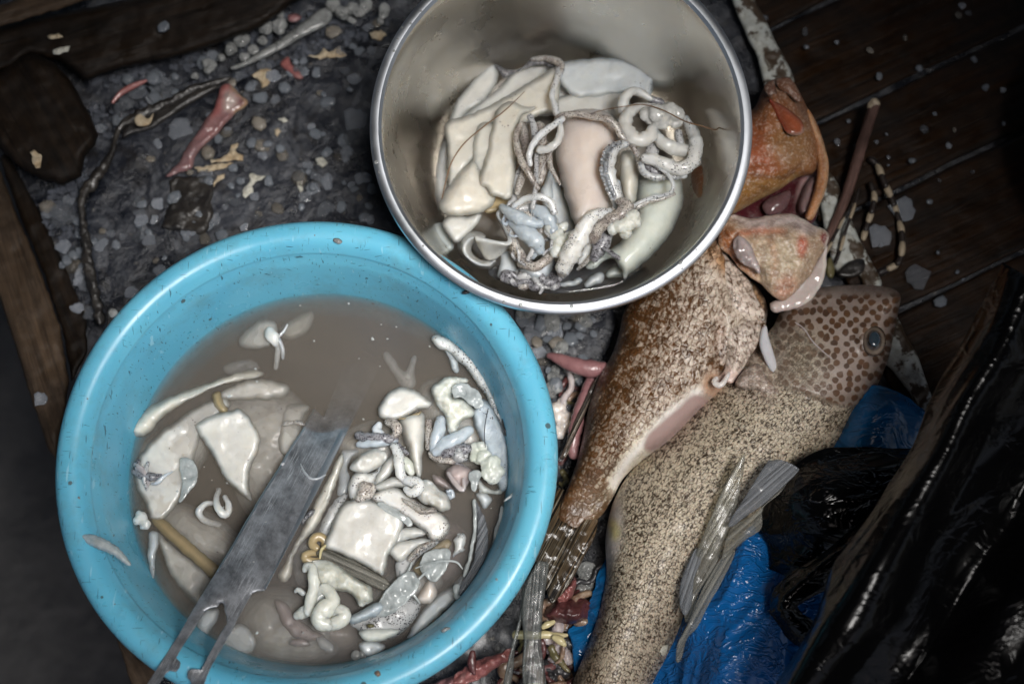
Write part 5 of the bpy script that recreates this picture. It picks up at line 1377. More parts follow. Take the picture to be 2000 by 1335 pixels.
bpiece('squid_strip', 'D', [(1060, 740), (1100, 740), (1090, 790), (1110, 810), (1075, 832), (1062, 800)], W + .006, .003, M_film, 'torn milky scrap at the water line of the lower right wall', rnd=6, sp=4)
bpiece('squid_scrap', 'D', [(840, 830), (870, 770), (920, 700), (950, 740), (965, 800), (930, 850), (880, 855)], W - .002, .005, M_pink, 'dull pink squid scrap right of the freckled head', rnd=14)
bpiece('squid_scrap', 'D', [(1060, 470), (1110, 430), (1140, 460), (1120, 510), (1130, 530), (1080, 560), (1050, 580), (1070, 520)], W + .001, .004, M_spotlite, 'torn grey squid scrap left of the clear pen', rnd=10, nz=.003)
for i, pth in enumerate(([(835, 640), (920, 610), (1010, 597), (1080, 605), (1115, 645)], [(700, 780), (760, 700), (800, 640), (815, 590)], [(760, 800), (800, 760), (880, 680), (930, 640)], [(740, 660), (780, 740), (830, 810), (860, 850)])):
    tag(tube('squid_thread', zz(c('D', pth), W + .006, W + .009, W + .005), [1.5, 2.5, 2.5, 1.2], M_film, flat=.6), ('pale thread arching over the tan band', 'translucent thread beside the speckled flap', 'translucent thread over the pink scrap', 'translucent thread over the freckled head')[i], 'thread')
bpiece('squid_mantle', 'C', [(980, 720), (1020, 640), (1070, 540), (1120, 440), (1180, 320), (1230, 220), (1270, 140), (1300, 100), (1310, 150), (1270, 260), (1220, 380), (1170, 480), (1110, 540), (1060, 620), (1050, 700), (1020, 750)],
       (W - .004, W + .001), .006, M_cream, 'long cream squid strip showing along the right edge of the blade', ang=-60, rnd=14)
bpiece('squid_scrap', 'C', [(1090, 440), (1130, 390), (1165, 370), (1160, 400), (1120, 440), (1095, 465)], W + .003, .003, M_dark, 'dark speckled skin patch on the strip beside the blade', rnd=5, sp=4)
bpiece('squid_mantle', 'C', [(1190, 500), (1230, 400), (1290, 320), (1340, 290), (1330, 340), (1280, 440), (1230, 520)], W - .003, .003, M_spotlite, 'sunken spotted squid skirt left of the flat bright mantle', rnd=14)
bpiece('squid_mantle', 'C', [(650, 1090), (690, 1030), (760, 1010), (815, 1060), (835, 1110), (810, 1160), (740, 1180), (670, 1160)], (W - .005, W - .010), .006, M_cool, 'grey squid body sunk beneath the right prong of the fork', ang=160, rnd=20)
bpiece('squid_mantle', 'C', [(525, 990), (560, 930), (620, 920), (640, 950), (600, 1020), (560, 1065), (530, 1040)], W - .005, .004, M_cool, 'grey squid body sunk between the prongs of the fork', rnd=16)
bpiece('squid_mantle', 'B', [(30, 770), (60, 710), (130, 700), (190, 720), (150, 800), (140, 960), (60, 990), (20, 930)], (W - .003, W - .010), .006, M_white, 'white squid body with a speckled edge left of the submerged blade tip', ang=-90, rnd=18)
bpiece('squid_scrap', 'B', [(30, 805), (80, 788), (155, 795), (170, 812), (150, 825), (90, 815), (40, 825)], W - .0005, .003, M_spot, 'speckled edge strip left of the submerged blade tip', rnd=5, sp=4)
bpiece('squid_mantle', 'D', [(0, 850), (60, 860), (130, 940), (220, 1010), (280, 1040), (180, 1070), (100, 1040), (30, 950)], W - .008, .004, M_mauve, 'dim sunken squid skirt at the bottom of the basin', rnd=20)
bpiece('squid_mantle', 'D', [(240, 1060), (290, 1060), (340, 1110), (320, 1140), (270, 1120)], W - .006, .003, M_white, 'small blurred white scrap sunk at the bottom of the basin', rnd=10)
bpiece('squid_mantle', 'D', [(80, 1080), (150, 1060), (200, 1090), (160, 1110), (90, 1105)], W - .006, .003, M_mauve, 'small mauve scrap sunk at the bottom of the basin', rnd=10)
# scraps on the basin's rim
bpiece('squid_scrap', None, [(158, 1044), (180, 1042), (205, 1052), (228, 1066), (245, 1084), (256, 1100), (248, 1104), (232, 1092), (210, 1080), (190, 1070), (170, 1062)], .113, .004, M_film, 'milky squid scrap stuck on the left rim of the basin', rnd=7, sp=3)
bpiece('squid_strip', 'D', [(1450, 125), (1438, 180), (1405, 220), (1370, 245), (1365, 235), (1395, 205), (1425, 165), (1440, 120)], .083, .002, M_film, 'thin milky string on the inner right wall of the basin', rnd=4, sp=3)
bpiece('droplet', 'A', [(345, 560), (365, 538), (395, 542), (402, 565), (380, 585), (355, 585)], .111, .003, M_jelly, 'clear jelly drop on the upper left edge of the basin rim', cat='droplet', rnd=5, sp=3)
bpiece('droplet', 'A', [(1522, 175), (1540, 168), (1565, 182), (1570, 198), (1545, 203), (1525, 192)], .1155, .002, M_jelly, 'flat clear drop on the far rim of the basin', cat='droplet', rnd=5, sp=3)
bpiece('droplet', 'D', [(985, 1020), (1010, 992), (1050, 996), (1078, 1015), (1065, 1028), (1030, 1015), (1005, 1030)], .112, .002, M_jelly, 'clear smear on the lower right rim of the basin', cat='droplet', rnd=4, sp=3)
bpiece('dirt_crumb', 'D', [(585, 1262), (608, 1255), (628, 1275), (612, 1295), (590, 1285)], .113, .003, M_gut, 'brown crumb on the bottom rim of the basin', cat='crumb', rnd=4, sp=3)
bpiece('dirt_crumb', 'B', [(1098, 40), (1120, 22), (1145, 25), (1140, 42), (1112, 50)], .117, .003, M_blackgut, 'dark crumb on the basin rim below the steel bowl', cat='crumb', rnd=4, sp=3)
for i, (x, y, r) in enumerate(((475, 1163, 11), (508, 1158, 8), (525, 1170, 5))):
    q = c('D', [(x, y)])[0]
    tag(clump('bubble', [(q[0], q[1], W, r, .6)], M_jelly, voxel=1), ('largest water bubble at the bottom wall of the basin', 'middle water bubble at the bottom wall of the basin', 'smallest water bubble at the bottom wall of the basin')[i], 'bubble')

# scum floating on the water: specks nobody could count
V, Fc = [], []
rs = random.Random(12)
for i in range(36):
    a, r = rs.uniform(0, 6.283), wall_r(WZ) * math.sqrt(rs.uniform(.02, .97))
    q = np.array([bc.x + r * math.cos(a), bc.y + r * math.sin(a), WZ + .0003]); s_ = rs.choice([.0004, .0005, .0006, .0008, .0013]); b0 = len(V); ph = rs.uniform(0, 6)
    for j in range(6):
        V.append(q + np.array([math.cos(ph + j * 1.047) * s_ * rs.uniform(.5, 1.6), math.sin(ph + j * 1.047) * s_ * rs.uniform(.5, 1.2), 0]))
    V.append(q + np.array([0, 0, s_ * .5])); Fc += [[b0 + j, b0 + (j + 1) % 6, b0 + 6] for j in range(6)]
tag(mk('scum', V, Fc, M_film), kind='stuff')

# fine tangles and clear membranes over the heaps
for pts_, z_, lab_ in ((c('D', [(560, 900), (640, 800), (720, 700), (800, 660), (860, 720), (820, 800), (760, 860), (660, 930)]), W + .009, 'clear membrane draped over the freckled grey lump'),
                       (c('D', [(880, 560), (960, 520), (1040, 540), (1020, 640), (960, 720), (900, 700), (860, 640)]), W + .005, 'clear membrane right of the speckled flap'),
                       (c('B', [(1040, 590), (1120, 570), (1200, 620), (1230, 700), (1180, 720), (1100, 660), (1050, 660)]), W + .010, 'clear membrane between the curds and the long pale strip'),
                       (c('R5', [(1180, 560), (1240, 520), (1300, 560), (1260, 640), (1240, 720), (1200, 680)]), W + .010, 'clear membrane at the foot of the greenish grey offal'),
                       (c('C', [(420, 100), (500, 110), (520, 200), (470, 300), (420, 340), (440, 240)]), W + .003, 'clear membrane along the yellow edged wing'),
                       (c('R5', [(380, 800), (480, 820), (600, 900), (700, 980), (660, 1010), (560, 940), (440, 880)]), W + .012, 'clear membrane at the upper edge of the flat bright mantle')):
    piece('squid_membrane', None, pts_, z_, .0012, M_film, lab_, rnd=5, nz=.003, nf=120, jit=3, sp=4)

# bits of flesh stuck on the blade
q = c('C', [(1088, 128), (1105, 165), (1140, 205), (1180, 208), (1225, 188)])
tag(tube('squid_thread', [(a, b, kz(a, b) + .002) for a, b in q], [1, 1.8, 2.4, 2.2, 1.4], M_white, wob=.5), 'white curled shred stuck on the knife blade', 'thread')
for k_, (x, y, r) in enumerate(((845, 592, 4), (815, 680, 6), (680, 770, 4), (742, 782, 4.5), (895, 450, 2.6), (985, 130, 3.5))):
    a, b = c('C', [(x, y)])[0]
    tag(clump('squid_crumb', [(a, b, kz(a, b) + .0013, r, .4), (a + r * .9, b - r * .5, kz(a, b) + .0013, r * .7, .4)], M_white, voxel=.7), ('white crumb near the middle of the knife blade', 'largest white crumb on the knife blade', 'white crumb near the left edge of the blade above the fork', 'white crumb in the middle of the blade above the fork', 'tiny white crumb on the upper blade', 'white crumb on the cutting edge of the upper blade')[k_], 'crumb')

# ---------------------------------------------------------------- fish
pale1 = (.50, .42, .34, 1); brown1 = (.20, .105, .04, 1); white_ = (.74, .70, .66, 1)
f1 = empty('grouper_fish', 1330, 720, 0, 'brown mottled grouper with a torn open orange head, lying under the steel bowl', 'fish')
axis1 = [(1400, 480), (1365, 600), (1300, 740), (1230, 860), (1170, 960), (1136, 1010), (1120, 1040)]
slab('body', [(1300, 480), (1262, 545), (1221, 602), (1210, 647), (1195, 692), (1170, 735), (1150, 793), (1139, 849), (1127, 900), (1110, 948), (1094, 990), (1090, 1012), (1100, 1034), (1118, 1046), (1140, 1036), (1162, 1018), (1180, 1000),
             (1199, 967), (1220, 931), (1263, 893), (1310, 862), (1360, 815), (1397, 782), (1430, 752), (1455, 712), (1480, 665), (1496, 628), (1498, 595), (1480, 560), (1455, 540), (1435, 515), (1410, 480), (1375, 445)],
     .030, .040, .030, axis=axis1, sp=4.2, mat=M_fish1, parent=f1, nz=.0015, nf=28,
     base=pale1,
     zones=[(34, [(1215, 600), (1180, 740), (1140, 850), (1095, 1000)], 90, (.15, .08, .03, 1), .95),
            (16, [(1490, 620), (1430, 745), (1360, 810), (1262, 893), (1200, 960)], 26, (.80, .76, .73, 1), 1),
            (20, [(1260, 870), (1210, 925), (1170, 990)], 50, (.66, .58, .36, 1), .8), (8, [(1367, 762), (1340, 785), (1311, 806), (1275, 842), (1250, 872), (1222, 905), (1200, 945)], 14, (.82, .79, .75, 1), 1),
            ('in', c('F', [(690, 1270), (705, 1205), (760, 1150), (860, 1065), (950, 990), (1040, 1020), (1060, 1030), (960, 1115), (850, 1215), (745, 1285)]), 5, (.36, .255, .235, 1)),
            ('in', c('F', [(1000, 900), (1060, 870), (1120, 920), (1160, 940), (1080, 1030), (1000, 980)]), 12, (.42, .22, .12, 1), .8),
            ('in', c('F', [(1080, 600), (1110, 640), (1120, 760), (1100, 880), (1075, 800), (1072, 680)]), 12, (.52, .40, .34, 1), .8),
            ('in', [(1370, 440), (1440, 520), (1480, 560), (1500, 600), (1465, 590), (1420, 540), (1370, 490)], 16, (.50, .24, .08, 1), .9)],
     mzones=[(1, 0, .46, 1), ('in', [(1180, 560), (1290, 540), (1270, 660), (1195, 800), (1100, 1000), (1080, 960), (1140, 800)], 70, (1, 0, .20, 1)),
             (8, [(1496, 640), (1430, 750), (1360, 815), (1265, 893), (1200, 965)], 20, (.12, 0, .95, 1)),
             ('in', [(1380, 510), (1450, 540), (1480, 600), (1470, 650), (1420, 660), (1400, 600)], 30, (1, 0, .68, 1)),
             ('in', [(1090, 950), (1190, 940), (1170, 1100), (1060, 1100)], 60, (.9, 0, .12, 1)), (8, [(1367, 762), (1340, 785), (1311, 806), (1275, 842), (1250, 872), (1222, 905), (1200, 945)], 14, (.08, 0, .9, 1)),
             ('in', c('F', [(690, 1270), (705, 1205), (760, 1150), (860, 1065), (950, 990), (1040, 1020), (1060, 1030), (960, 1115), (850, 1215), (745, 1285)]), 5, (0, 0, .5, 1)),
             ('in', c('F', [(1000, 900), (1060, 870), (1120, 920), (1160, 940), (1080, 1030), (1000, 980)]), 12, (.15, 0, .5, 1))],
     hz=[('mul', [(1060, 985), (1120, 930), (1230, 930), (1200, 1100), (1060, 1140)], 80, -.85), ('in', c('F', [(690, 1270), (705, 1205), (760, 1150), (860, 1065), (950, 990), (1040, 1020), (1060, 1030), (960, 1115), (850, 1215), (745, 1285)]), 7, -.0018),
         (5, [(1408, 630), (1404, 690), (1415, 740)], 14, -.006)])
slab('pectoral_fin', c('F', [(1098, 622), (1180, 606), (1290, 600), (1325, 618), (1305, 690), (1270, 750), (1235, 800), (1195, 875), (1150, 930), (1115, 925), (1095, 935), (1060, 925), (1050, 895), (1085, 885), (1110, 840), (1105, 770), (1085, 700)]),
     .052, .011, .008, rnd=22, sp=3.6, mat=M_fish1, parent=f1, nz=.0018, nf=90, base=(.62, .53, .46, 1), uvrot=70,
     zones=[('in', c('F', [(1060, 880), (1110, 850), (1180, 880), (1130, 940), (1060, 930)]), 14, (.58, .42, .36, 1))],
     mzones=[(1, 0, .62, 1), ('in', c('F', [(1040, 860), (1110, 840), (1200, 880), (1130, 950), (1050, 940)]), 20, (.1, 0, .6, 1))])
tube('fin_fold', zz(c('F', [(1065, 905), (1055, 925), (1085, 940), (1110, 915), (1130, 880)]), .064, .066, .066), [5, 6, 6, 5, 4], M_pink, f1)
slab('shoulder', c('F', [(1040, 250), (1090, 240), (1180, 330), (1240, 400), (1270, 470), (1300, 530), (1320, 570), (1290, 605), (1200, 612), (1110, 605), (1080, 560), (1050, 470), (1030, 370)]),
     .050, .014, .012, rnd=34, sp=4, mat=M_fish1, parent=f1, nz=.0015, nf=60, base=(.68, .58, .5, 1), uvrot=60, mzones=[(1, 0, .62, 1)])
slab('tail_fin', [(a_, b_, .020 if b_ < 970 else (.036 if b_ > 1030 else .020 + (b_ - 970) / 60 * .016)) for a_, b_ in c('K', [(255, 265), (330, 300), (420, 360), (470, 430), (460, 510), (430, 580), (390, 650), (330, 770), (270, 850), (215, 895), (190, 830), (150, 740), (120, 640), (150, 520), (200, 400)])],
     .036, .005, .012, rnd=16, sp=4, jit=1.5, mat=M_zfin, parent=f1, uvrot=118, base=(.085, .066, .042, 1), nz=.0022, nf=110,
     zones=[('in', c('K', [(250, 250), (430, 350), (400, 460), (240, 400)]), 60, (.12, .07, .03, 1)), (20, c('K', [(470, 430), (430, 580), (330, 770)]), 30, (.14, .09, .05, 1), .8)])
slab('dorsal_fin', c('F', [(470, 860), (420, 930), (380, 1010), (330, 1110), (290, 1220), (250, 1320), (285, 1310), (320, 1230), (365, 1130), (405, 1030)]), .030, .003, .003, rnd=8, sp=4, mat=M_zfin, parent=f1, uvrot=118,
     base=(.10, .075, .06, 1), zones=[])
# mouth
slab('mouth_lining', [(1420, 400), (1500, 350), (1580, 310), (1605, 340), (1600, 400), (1580, 440), (1500, 445), (1420, 440)], .030, .006, .02, rnd=20, sp=5, mat=M_zwet, parent=f1,
     base=(.06, .008, .014, 1), zones=[('in', c('G', [(330, 800), (400, 760), (370, 880), (320, 890)]), 8, (.05, .008, .012, 1)), ('in', c('G', [(400, 760), (460, 730), (460, 820), (420, 905), (380, 890)]), 8, (.40, .26, .25, 1))], nz=.001)
slab('tongue', c('G', [(232, 870), (250, 840), (300, 815), (350, 800), (352, 840), (330, 880), (290, 905), (255, 905)]), .040, .010, .006, rnd=14, sp=4, mat=M_zwet, parent=f1, base=(.13, .07, .075, 1), nz=.0012, nf=150)
slab('palate_fold', c('G', [(395, 830), (420, 770), (455, 735), (465, 780), (455, 840), (430, 905), (395, 900), (385, 870)]), .040, .008, .006, rnd=12, sp=4, mat=M_zwet, parent=f1, base=(.21, .14, .14, 1), nz=.0016, nf=170)
head_out = [(1380, 440), (1350, 330), (1410, 240), (1468, 215), (1490, 175), (1504, 158), (1522, 152), (1542, 152), (1557, 172), (1580, 218), (1600, 262), (1602, 312), (1588, 338), (1556, 348), (1520, 372), (1480, 392), (1435, 417)]
slab('head', head_out, .045, .034, .03, axis=[(1515, 175), (1500, 250), (1470, 330), (1410, 400)], sp=4, mat=M_zskin, parent=f1, nz=.0042, nf=62,
     base=(.24, .080, .020, 1),
     zones=[('in', [(1440, 240), (1500, 260), (1540, 320), (1500, 340), (1440, 310)], 30, (.33, .085, .028, 1)),
            ('in', [(1380, 360), (1500, 345), (1560, 340), (1430, 420), (1370, 440)], 14, (.25, .115, .02, 1)),
            ('in', [(1500, 270), (1560, 230), (1590, 280), (1580, 330), (1530, 330)], 24, (.27, .13, .045, 1)),
            ('in', c('G', [(240, 370), (270, 335), (345, 325), (385, 400), (440, 490), (420, 530), (350, 440), (280, 400)]), 14, (.16, .075, .04, 1)),
            (3, [(1435, 412), (1480, 388), (1520, 367), (1556, 344)], 7, (.48, .30, .11, 1), .9),
            (2, c('G', [(190, 730), (270, 745), (330, 745), (370, 715), (400, 680)]), 4, (.12, .04, .015, 1), .8)],
     hz=[(3, c('G', [(190, 730), (270, 745), (330, 745), (370, 715), (400, 680)]), 9, -.002), (4, c('G', [(290, 345), (310, 400), (350, 450)]), 10, -.003), (7, c('G', [(262, 345), (275, 400), (285, 430)]), 12, .003)])
slab('eye', c('G', [(262, 418), (295, 428), (330, 448), (370, 478), (402, 510), (411, 545), (398, 566), (365, 570), (338, 560), (318, 530), (290, 480)]), .074, .005, .006, rnd=9, sp=3, mat=M_zwet, parent=f1, nz=.0008, nf=140,
     base=(.19, .055, .028, 1), zones=[(3, c('G', [(262, 418), (290, 480), (318, 530), (345, 562)]), 5, (.40, .05, .02, 1)), ('in', c('G', [(330, 470), (390, 510), (400, 550), (360, 550)]), 12, (.30, .075, .03, 1)), (3, c('G', [(340, 565), (370, 570), (400, 562), (410, 540)]), 4, (.33, .23, .18, 1))])
slab('snout_lobe', c('G', [(240, 368), (262, 342), (285, 340), (292, 375), (300, 405), (275, 415), (255, 400)]), .070, .006, .006, rnd=10, sp=3, mat=M_zskin, parent=f1, base=(.10, .045, .028, 1), nz=.001)
slab('snout_lobe', c('G', [(292, 340), (320, 326), (350, 330), (378, 365), (400, 420), (375, 425), (340, 395), (305, 375)]), .070, .006, .006, rnd=11, sp=3, mat=M_zskin, parent=f1, base=(.15, .065, .035, 1), nz=.001)
slab('jaw_lip', [(1577, 212), (1597, 245), (1612, 290), (1619, 325), (1613, 370), (1599, 405), (1586, 430), (1572, 426), (1580, 400), (1590, 370), (1596, 330), (1591, 285), (1579, 245)],
     .050, .008, .01, rnd=9, sp=3.5, mat=M_zskin, parent=f1, base=(.46, .21, .085, 1), zones=[(2, [(1597, 250), (1608, 320), (1600, 380)], 5, (.26, .10, .035, 1)), (2.5, [(1580, 225), (1612, 300), (1614, 360), (1590, 425)], 4, (.60, .36, .20, 1))], nz=.001, nf=120)
jaw = c('G', [(60, 960), (105, 905), (150, 912), (200, 918), (260, 906), (350, 898), (395, 915), (450, 945), (512, 980), (500, 1040), (470, 1090), (440, 1150), (400, 1200), (330, 1262), (285, 1250), (250, 1215), (190, 1170), (140, 1130), (100, 1080), (50, 1030)])
slab('lower_jaw', jaw, .055, .017, .014, rnd=40, sp=3.8, jit=1.6, mat=M_zjaw, parent=f1, nz=.0030, nf=95, base=(.50, .36, .24, 1),
     zones=[('in', c('G', [(100, 895), (260, 900), (350, 895), (470, 950), (430, 985), (330, 950), (250, 965), (170, 960)]), 12, (.60, .50, .47, 1)),
            (5, c('G', [(130, 985), (220, 972), (320, 975)]), 10, (.52, .14, .06, 1), .9), ('in', c('G', [(385, 1010), (410, 995), (425, 1030), (405, 1085), (385, 1070)]), 7, (.58, .15, .085, 1)),
            ('in', c('G', [(40, 980), (110, 960), (130, 1050), (190, 1130), (210, 1165), (120, 1100)]), 14, (.45, .15, .04, 1)), ('in', c('G', [(480, 985), (515, 975), (505, 1035), (485, 1015)]), 5, (.22, .035, .035, 1)),
            ('in', c('G', [(230, 1080), (300, 1000), (380, 1100), (320, 1180), (240, 1190)]), 30, (.62, .52, .36, 1), .8), (5, c('G', [(270, 1010), (290, 1090), (280, 1160)]), 10, (.55, .26, .14, 1), .6),
            ('in', c('G', [(290, 1190), (350, 1150), (380, 1210), (330, 1262), (285, 1250)]), 14, (.55, .25, .16, 1), .7), (2, c('G', [(350, 900), (450, 945), (510, 980), (500, 1040)]), 4, (.74, .68, .60, 1))],
     hz=[(5, c('G', [(120, 990), (110, 1040), (150, 1105), (225, 1148)]), 9, -.004)])
slab('gill_flap', c('G', [(112, 1010), (138, 990), (175, 1008), (198, 1055), (215, 1095), (228, 1130), (222, 1150), (195, 1130), (155, 1112), (118, 1068)]), .068, .008, .006, jit=1.6, rnd=10, sp=3, mat=M_zwet, parent=f1,
     base=(.32, .26, .25, 1), zones=[(3, c('G', [(145, 1000), (180, 1060), (215, 1130)]), 6, (.48, .41, .39, 1))], nz=.0026, nf=170)
slab('throat_membrane', c('G', [(505, 1030), (498, 1150), (468, 1225), (412, 1283), (350, 1302), (285, 1314), (270, 1275), (330, 1245), (400, 1180), (455, 1110)]), .050, .005, .006, jit=1.8, rnd=10, sp=3.6, mat=M_zwet, parent=f1,
     base=(.50, .42, .39, 1), zones=[(3, c('G', [(503, 1050), (495, 1150), (465, 1225), (412, 1280)]), 5, (.70, .64, .58, 1)), ('in', c('G', [(365, 1195), (390, 1165), (412, 1180), (400, 1210), (370, 1222)]), 4, (.62, .60, .62, 1))], nz=.0015, nf=100)

f2 = empty('grouper_fish', 1400, 950, 0, 'larger pale grouper with honeycomb brown spots on its head, lying beside the blue bag', 'fish')
axis2 = [(1752, 585), (1700, 640), (1640, 705), (1570, 785), (1480, 870), (1375, 960), (1290, 1080), (1235, 1190), (1200, 1290), (1180, 1400)]
gill2 = [(1512, 640), (1520, 612), (1545, 590), (1570, 566), (1690, 550), (1770, 560), (1770, 640), (1730, 730), (1690, 785), (1640, 790), (1585, 772), (1535, 752), (1524, 730), (1520, 690)]
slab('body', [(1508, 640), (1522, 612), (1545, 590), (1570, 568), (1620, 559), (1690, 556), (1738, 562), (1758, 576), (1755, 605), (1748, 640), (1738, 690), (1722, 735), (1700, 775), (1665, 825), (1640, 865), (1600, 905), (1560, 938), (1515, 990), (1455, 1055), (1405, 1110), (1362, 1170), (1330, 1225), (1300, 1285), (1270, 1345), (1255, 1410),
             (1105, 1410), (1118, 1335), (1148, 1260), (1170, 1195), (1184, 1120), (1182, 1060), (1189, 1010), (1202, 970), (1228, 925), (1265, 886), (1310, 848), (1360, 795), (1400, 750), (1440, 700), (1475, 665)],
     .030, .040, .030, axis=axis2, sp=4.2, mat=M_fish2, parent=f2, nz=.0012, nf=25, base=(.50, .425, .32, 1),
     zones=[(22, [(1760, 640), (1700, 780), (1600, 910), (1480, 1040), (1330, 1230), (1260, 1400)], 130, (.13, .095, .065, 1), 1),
            ('in', gill2, 14, (.27, .215, .185, 1)), (30, [(1690, 545), (1760, 560), (1760, 640), (1720, 760)], 60, (.16, .115, .09, 1), .9), ('in', [(1530, 660), (1590, 650), (1610, 720), (1600, 750), (1540, 745)], 40, (.42, .36, .27, 1), .8),
            (7, [(1560, 566), (1640, 560), (1755, 566)], 12, (.20, .15, .13, 1), .9), (7, [(1545, 762), (1600, 778), (1690, 775)], 14, (.12, .085, .055, 1), .7),
            ('in', [(1430, 700), (1500, 660), (1525, 740), (1500, 790), (1440, 770)], 26, (.44, .36, .30, 1), .8),
            ('in', [(1172, 960), (1205, 960), (1215, 1040), (1190, 1110), (1170, 1100)], 12, (.56, .50, .46, 1)), ('in', [(1188, 1018), (1202, 1015), (1212, 1040), (1198, 1055)], 8, (.62, .52, .17, 1), .7),
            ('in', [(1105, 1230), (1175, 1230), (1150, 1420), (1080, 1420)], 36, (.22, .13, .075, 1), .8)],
     mzones=[(1, 0, .56, 1), (24, [(1720, 790), (1600, 930), (1480, 1050), (1330, 1250), (1260, 1400)], 130, (1, 0, .62, 1)),
             ('in', gill2, 8, (.06, 1, .5, 1)), ('in', [(1522, 655), (1580, 655), (1600, 700), (1595, 745), (1540, 745), (1525, 720)], 36, (.7, .45, .45, 1)),
             ('in', [(1560, 560), (1760, 552), (1760, 572), (1560, 574)], 5, (0, .1, .5, 1)), ('in', [(1172, 950), (1208, 950), (1215, 1040), (1190, 1115), (1170, 1100)], 14, (.1, 0, .5, 1)),
             ('in', [(1450, 690), (1505, 660), (1525, 740), (1500, 780)], 20, (.4, .5, .5, 1))],
     hz=[('in', gill2, 9, .0035), (4, [(1600, 590), (1690, 598), (1745, 606)], 7, -.0015), (4, [(1720, 612), (1745, 625), (1750, 650)], 6, -.002), ('in', [(1675, 640), (1720, 632), (1742, 665), (1722, 698), (1686, 690)], 9, .003)])
ey = slab('eye', [(1707 + 24 * math.cos(a * .393), 665 + 30 * math.sin(a * .393)) for a in range(16)], .070, .009, .004, rnd=18, sp=2.4, mat=M_zplain, parent=f2, base=(.05, .035, .025, 1), prof=.7,
          zones=[('in', [(1707 + 20 * math.cos(a * .393), 666 + 26 * math.sin(a * .393)) for a in range(16)], 3, (.22, .17, .13, 1)), ('in', [(1707 + 16.5 * math.cos(a * .393), 664 + 21 * math.sin(a * .393)) for a in range(16)], 3, (.045, .035, .03, 1))])
slab('pupil', [(1708 + 11.5 * math.cos(a * .393), 662 + 15 * math.sin(a * .393)) for a in range(16)], .0785, .0018, .001, rnd=6, sp=2.4, mat=M_zplain, parent=ey, base=(.022, .034, .045, 1))
tube('lateral_scar', zz(c('N', [(462, 345), (510, 380), (550, 440), (600, 490), (650, 530)]), .0745, .077, .077), [1, 1.6, 1.4, 1], M_mauve, f2, seg=6)
slab('gill_membrane', c('N', [(285, 380), (312, 362), (325, 420), (350, 500), (375, 590), (392, 700), (380, 720), (340, 620), (300, 540), (275, 460)]), .058, .004, .004, rnd=6, sp=3.5, mat=M_zwet, parent=f2, base=(.52, .52, .54, 1))
slab('pelvic_fin', c('N', [(150, 660), (200, 590), (270, 560), (310, 620), (380, 690), (395, 740), (330, 735), (260, 700), (180, 690)]), .060, .007, .006, rnd=10, sp=4, mat=M_fish2, parent=f2, base=(.40, .32, .27, 1), mzones=[(.5, .4, .5, 1)], nz=.002, nf=120)

# squid pens lying on the fish
def pen(pts, z0, z1, ang, label, mat=M_quill, rot=-60, th=.0016):
    return tag(slab('squid_pen', tilted(pts, z0, z1, ang), 0, th, .0006, rnd=6, sp=4, mat=mat, nz=.0007, nf=90, uvrot=rot), label, 'squid pen')
pen(c('K', [(1268, 70), (1278, 100), (1262, 220), (1240, 330), (1200, 470), (1160, 580), (1120, 680), (1080, 760), (1030, 830), (1000, 930), (955, 1000), (945, 900), (985, 760), (1010, 620), (1040, 540), (1090, 420), (1140, 300), (1190, 190)]), .088, .060, 100,
    'long clear squid pen with a sharp tip lying across the pale fish')
pen(c('K', [(1395, 125), (1425, 108), (1490, 108), (1572, 150), (1560, 182), (1460, 280), (1380, 350), (1280, 420), (1200, 475), (1195, 440), (1290, 290)]), .080, .086, 180, 'grey squared off pen pointing at the black bag', M_quillgrey, -40)
pen(c('K', [(1560, 182), (1470, 290), (1380, 370), (1370, 480), (1290, 540), (1220, 600), (1180, 640), (1150, 640), (1200, 480), (1300, 420), (1400, 335)]), .074, .080, 180, 'crumpled clear film hanging under the grey squared pen', M_quill, -40)
pen(c('K', [(1010, 590), (1050, 600), (1040, 660), (1000, 760), (985, 900), (950, 960), (920, 900), (925, 780), (970, 660)]), .070, .074, 90, 'short whitish pen beside the lower end of the long clear pen', M_quillgrey, -70)
pen(c('K', [(1060, 780), (1150, 640), (1200, 600), (1225, 620), (1150, 780), (1080, 900), (1020, 1020), (960, 1090), (930, 1200), (900, 1210), (910, 1110), (960, 1010)]), .066, .074, 180, 'wide clear pen fanning down onto the blue bag', M_quill, -60)
pen(c('D', [(1560, 605), (1600, 598), (1632, 618), (1620, 720), (1600, 850), (1590, 1000), (1590, 1120), (1610, 1250), (1610, 1400), (1500, 1400), (1470, 1250), (1480, 1080), (1470, 950), (1475, 820), (1500, 720)]), .060, .066, -90,
    'clear straw like squid pen standing between the basin rim and the tail fin', M_straw, -85, .004)
pen(c('D', [(1470, 760), (1500, 760), (1490, 900), (1460, 1010), (1430, 1130), (1420, 1260), (1390, 1400), (1350, 1400), (1380, 1220), (1420, 1060), (1455, 920)]), .056, .060, -90, 'narrow clear squid pen left of the straw like pen', M_straw, -75, .003)

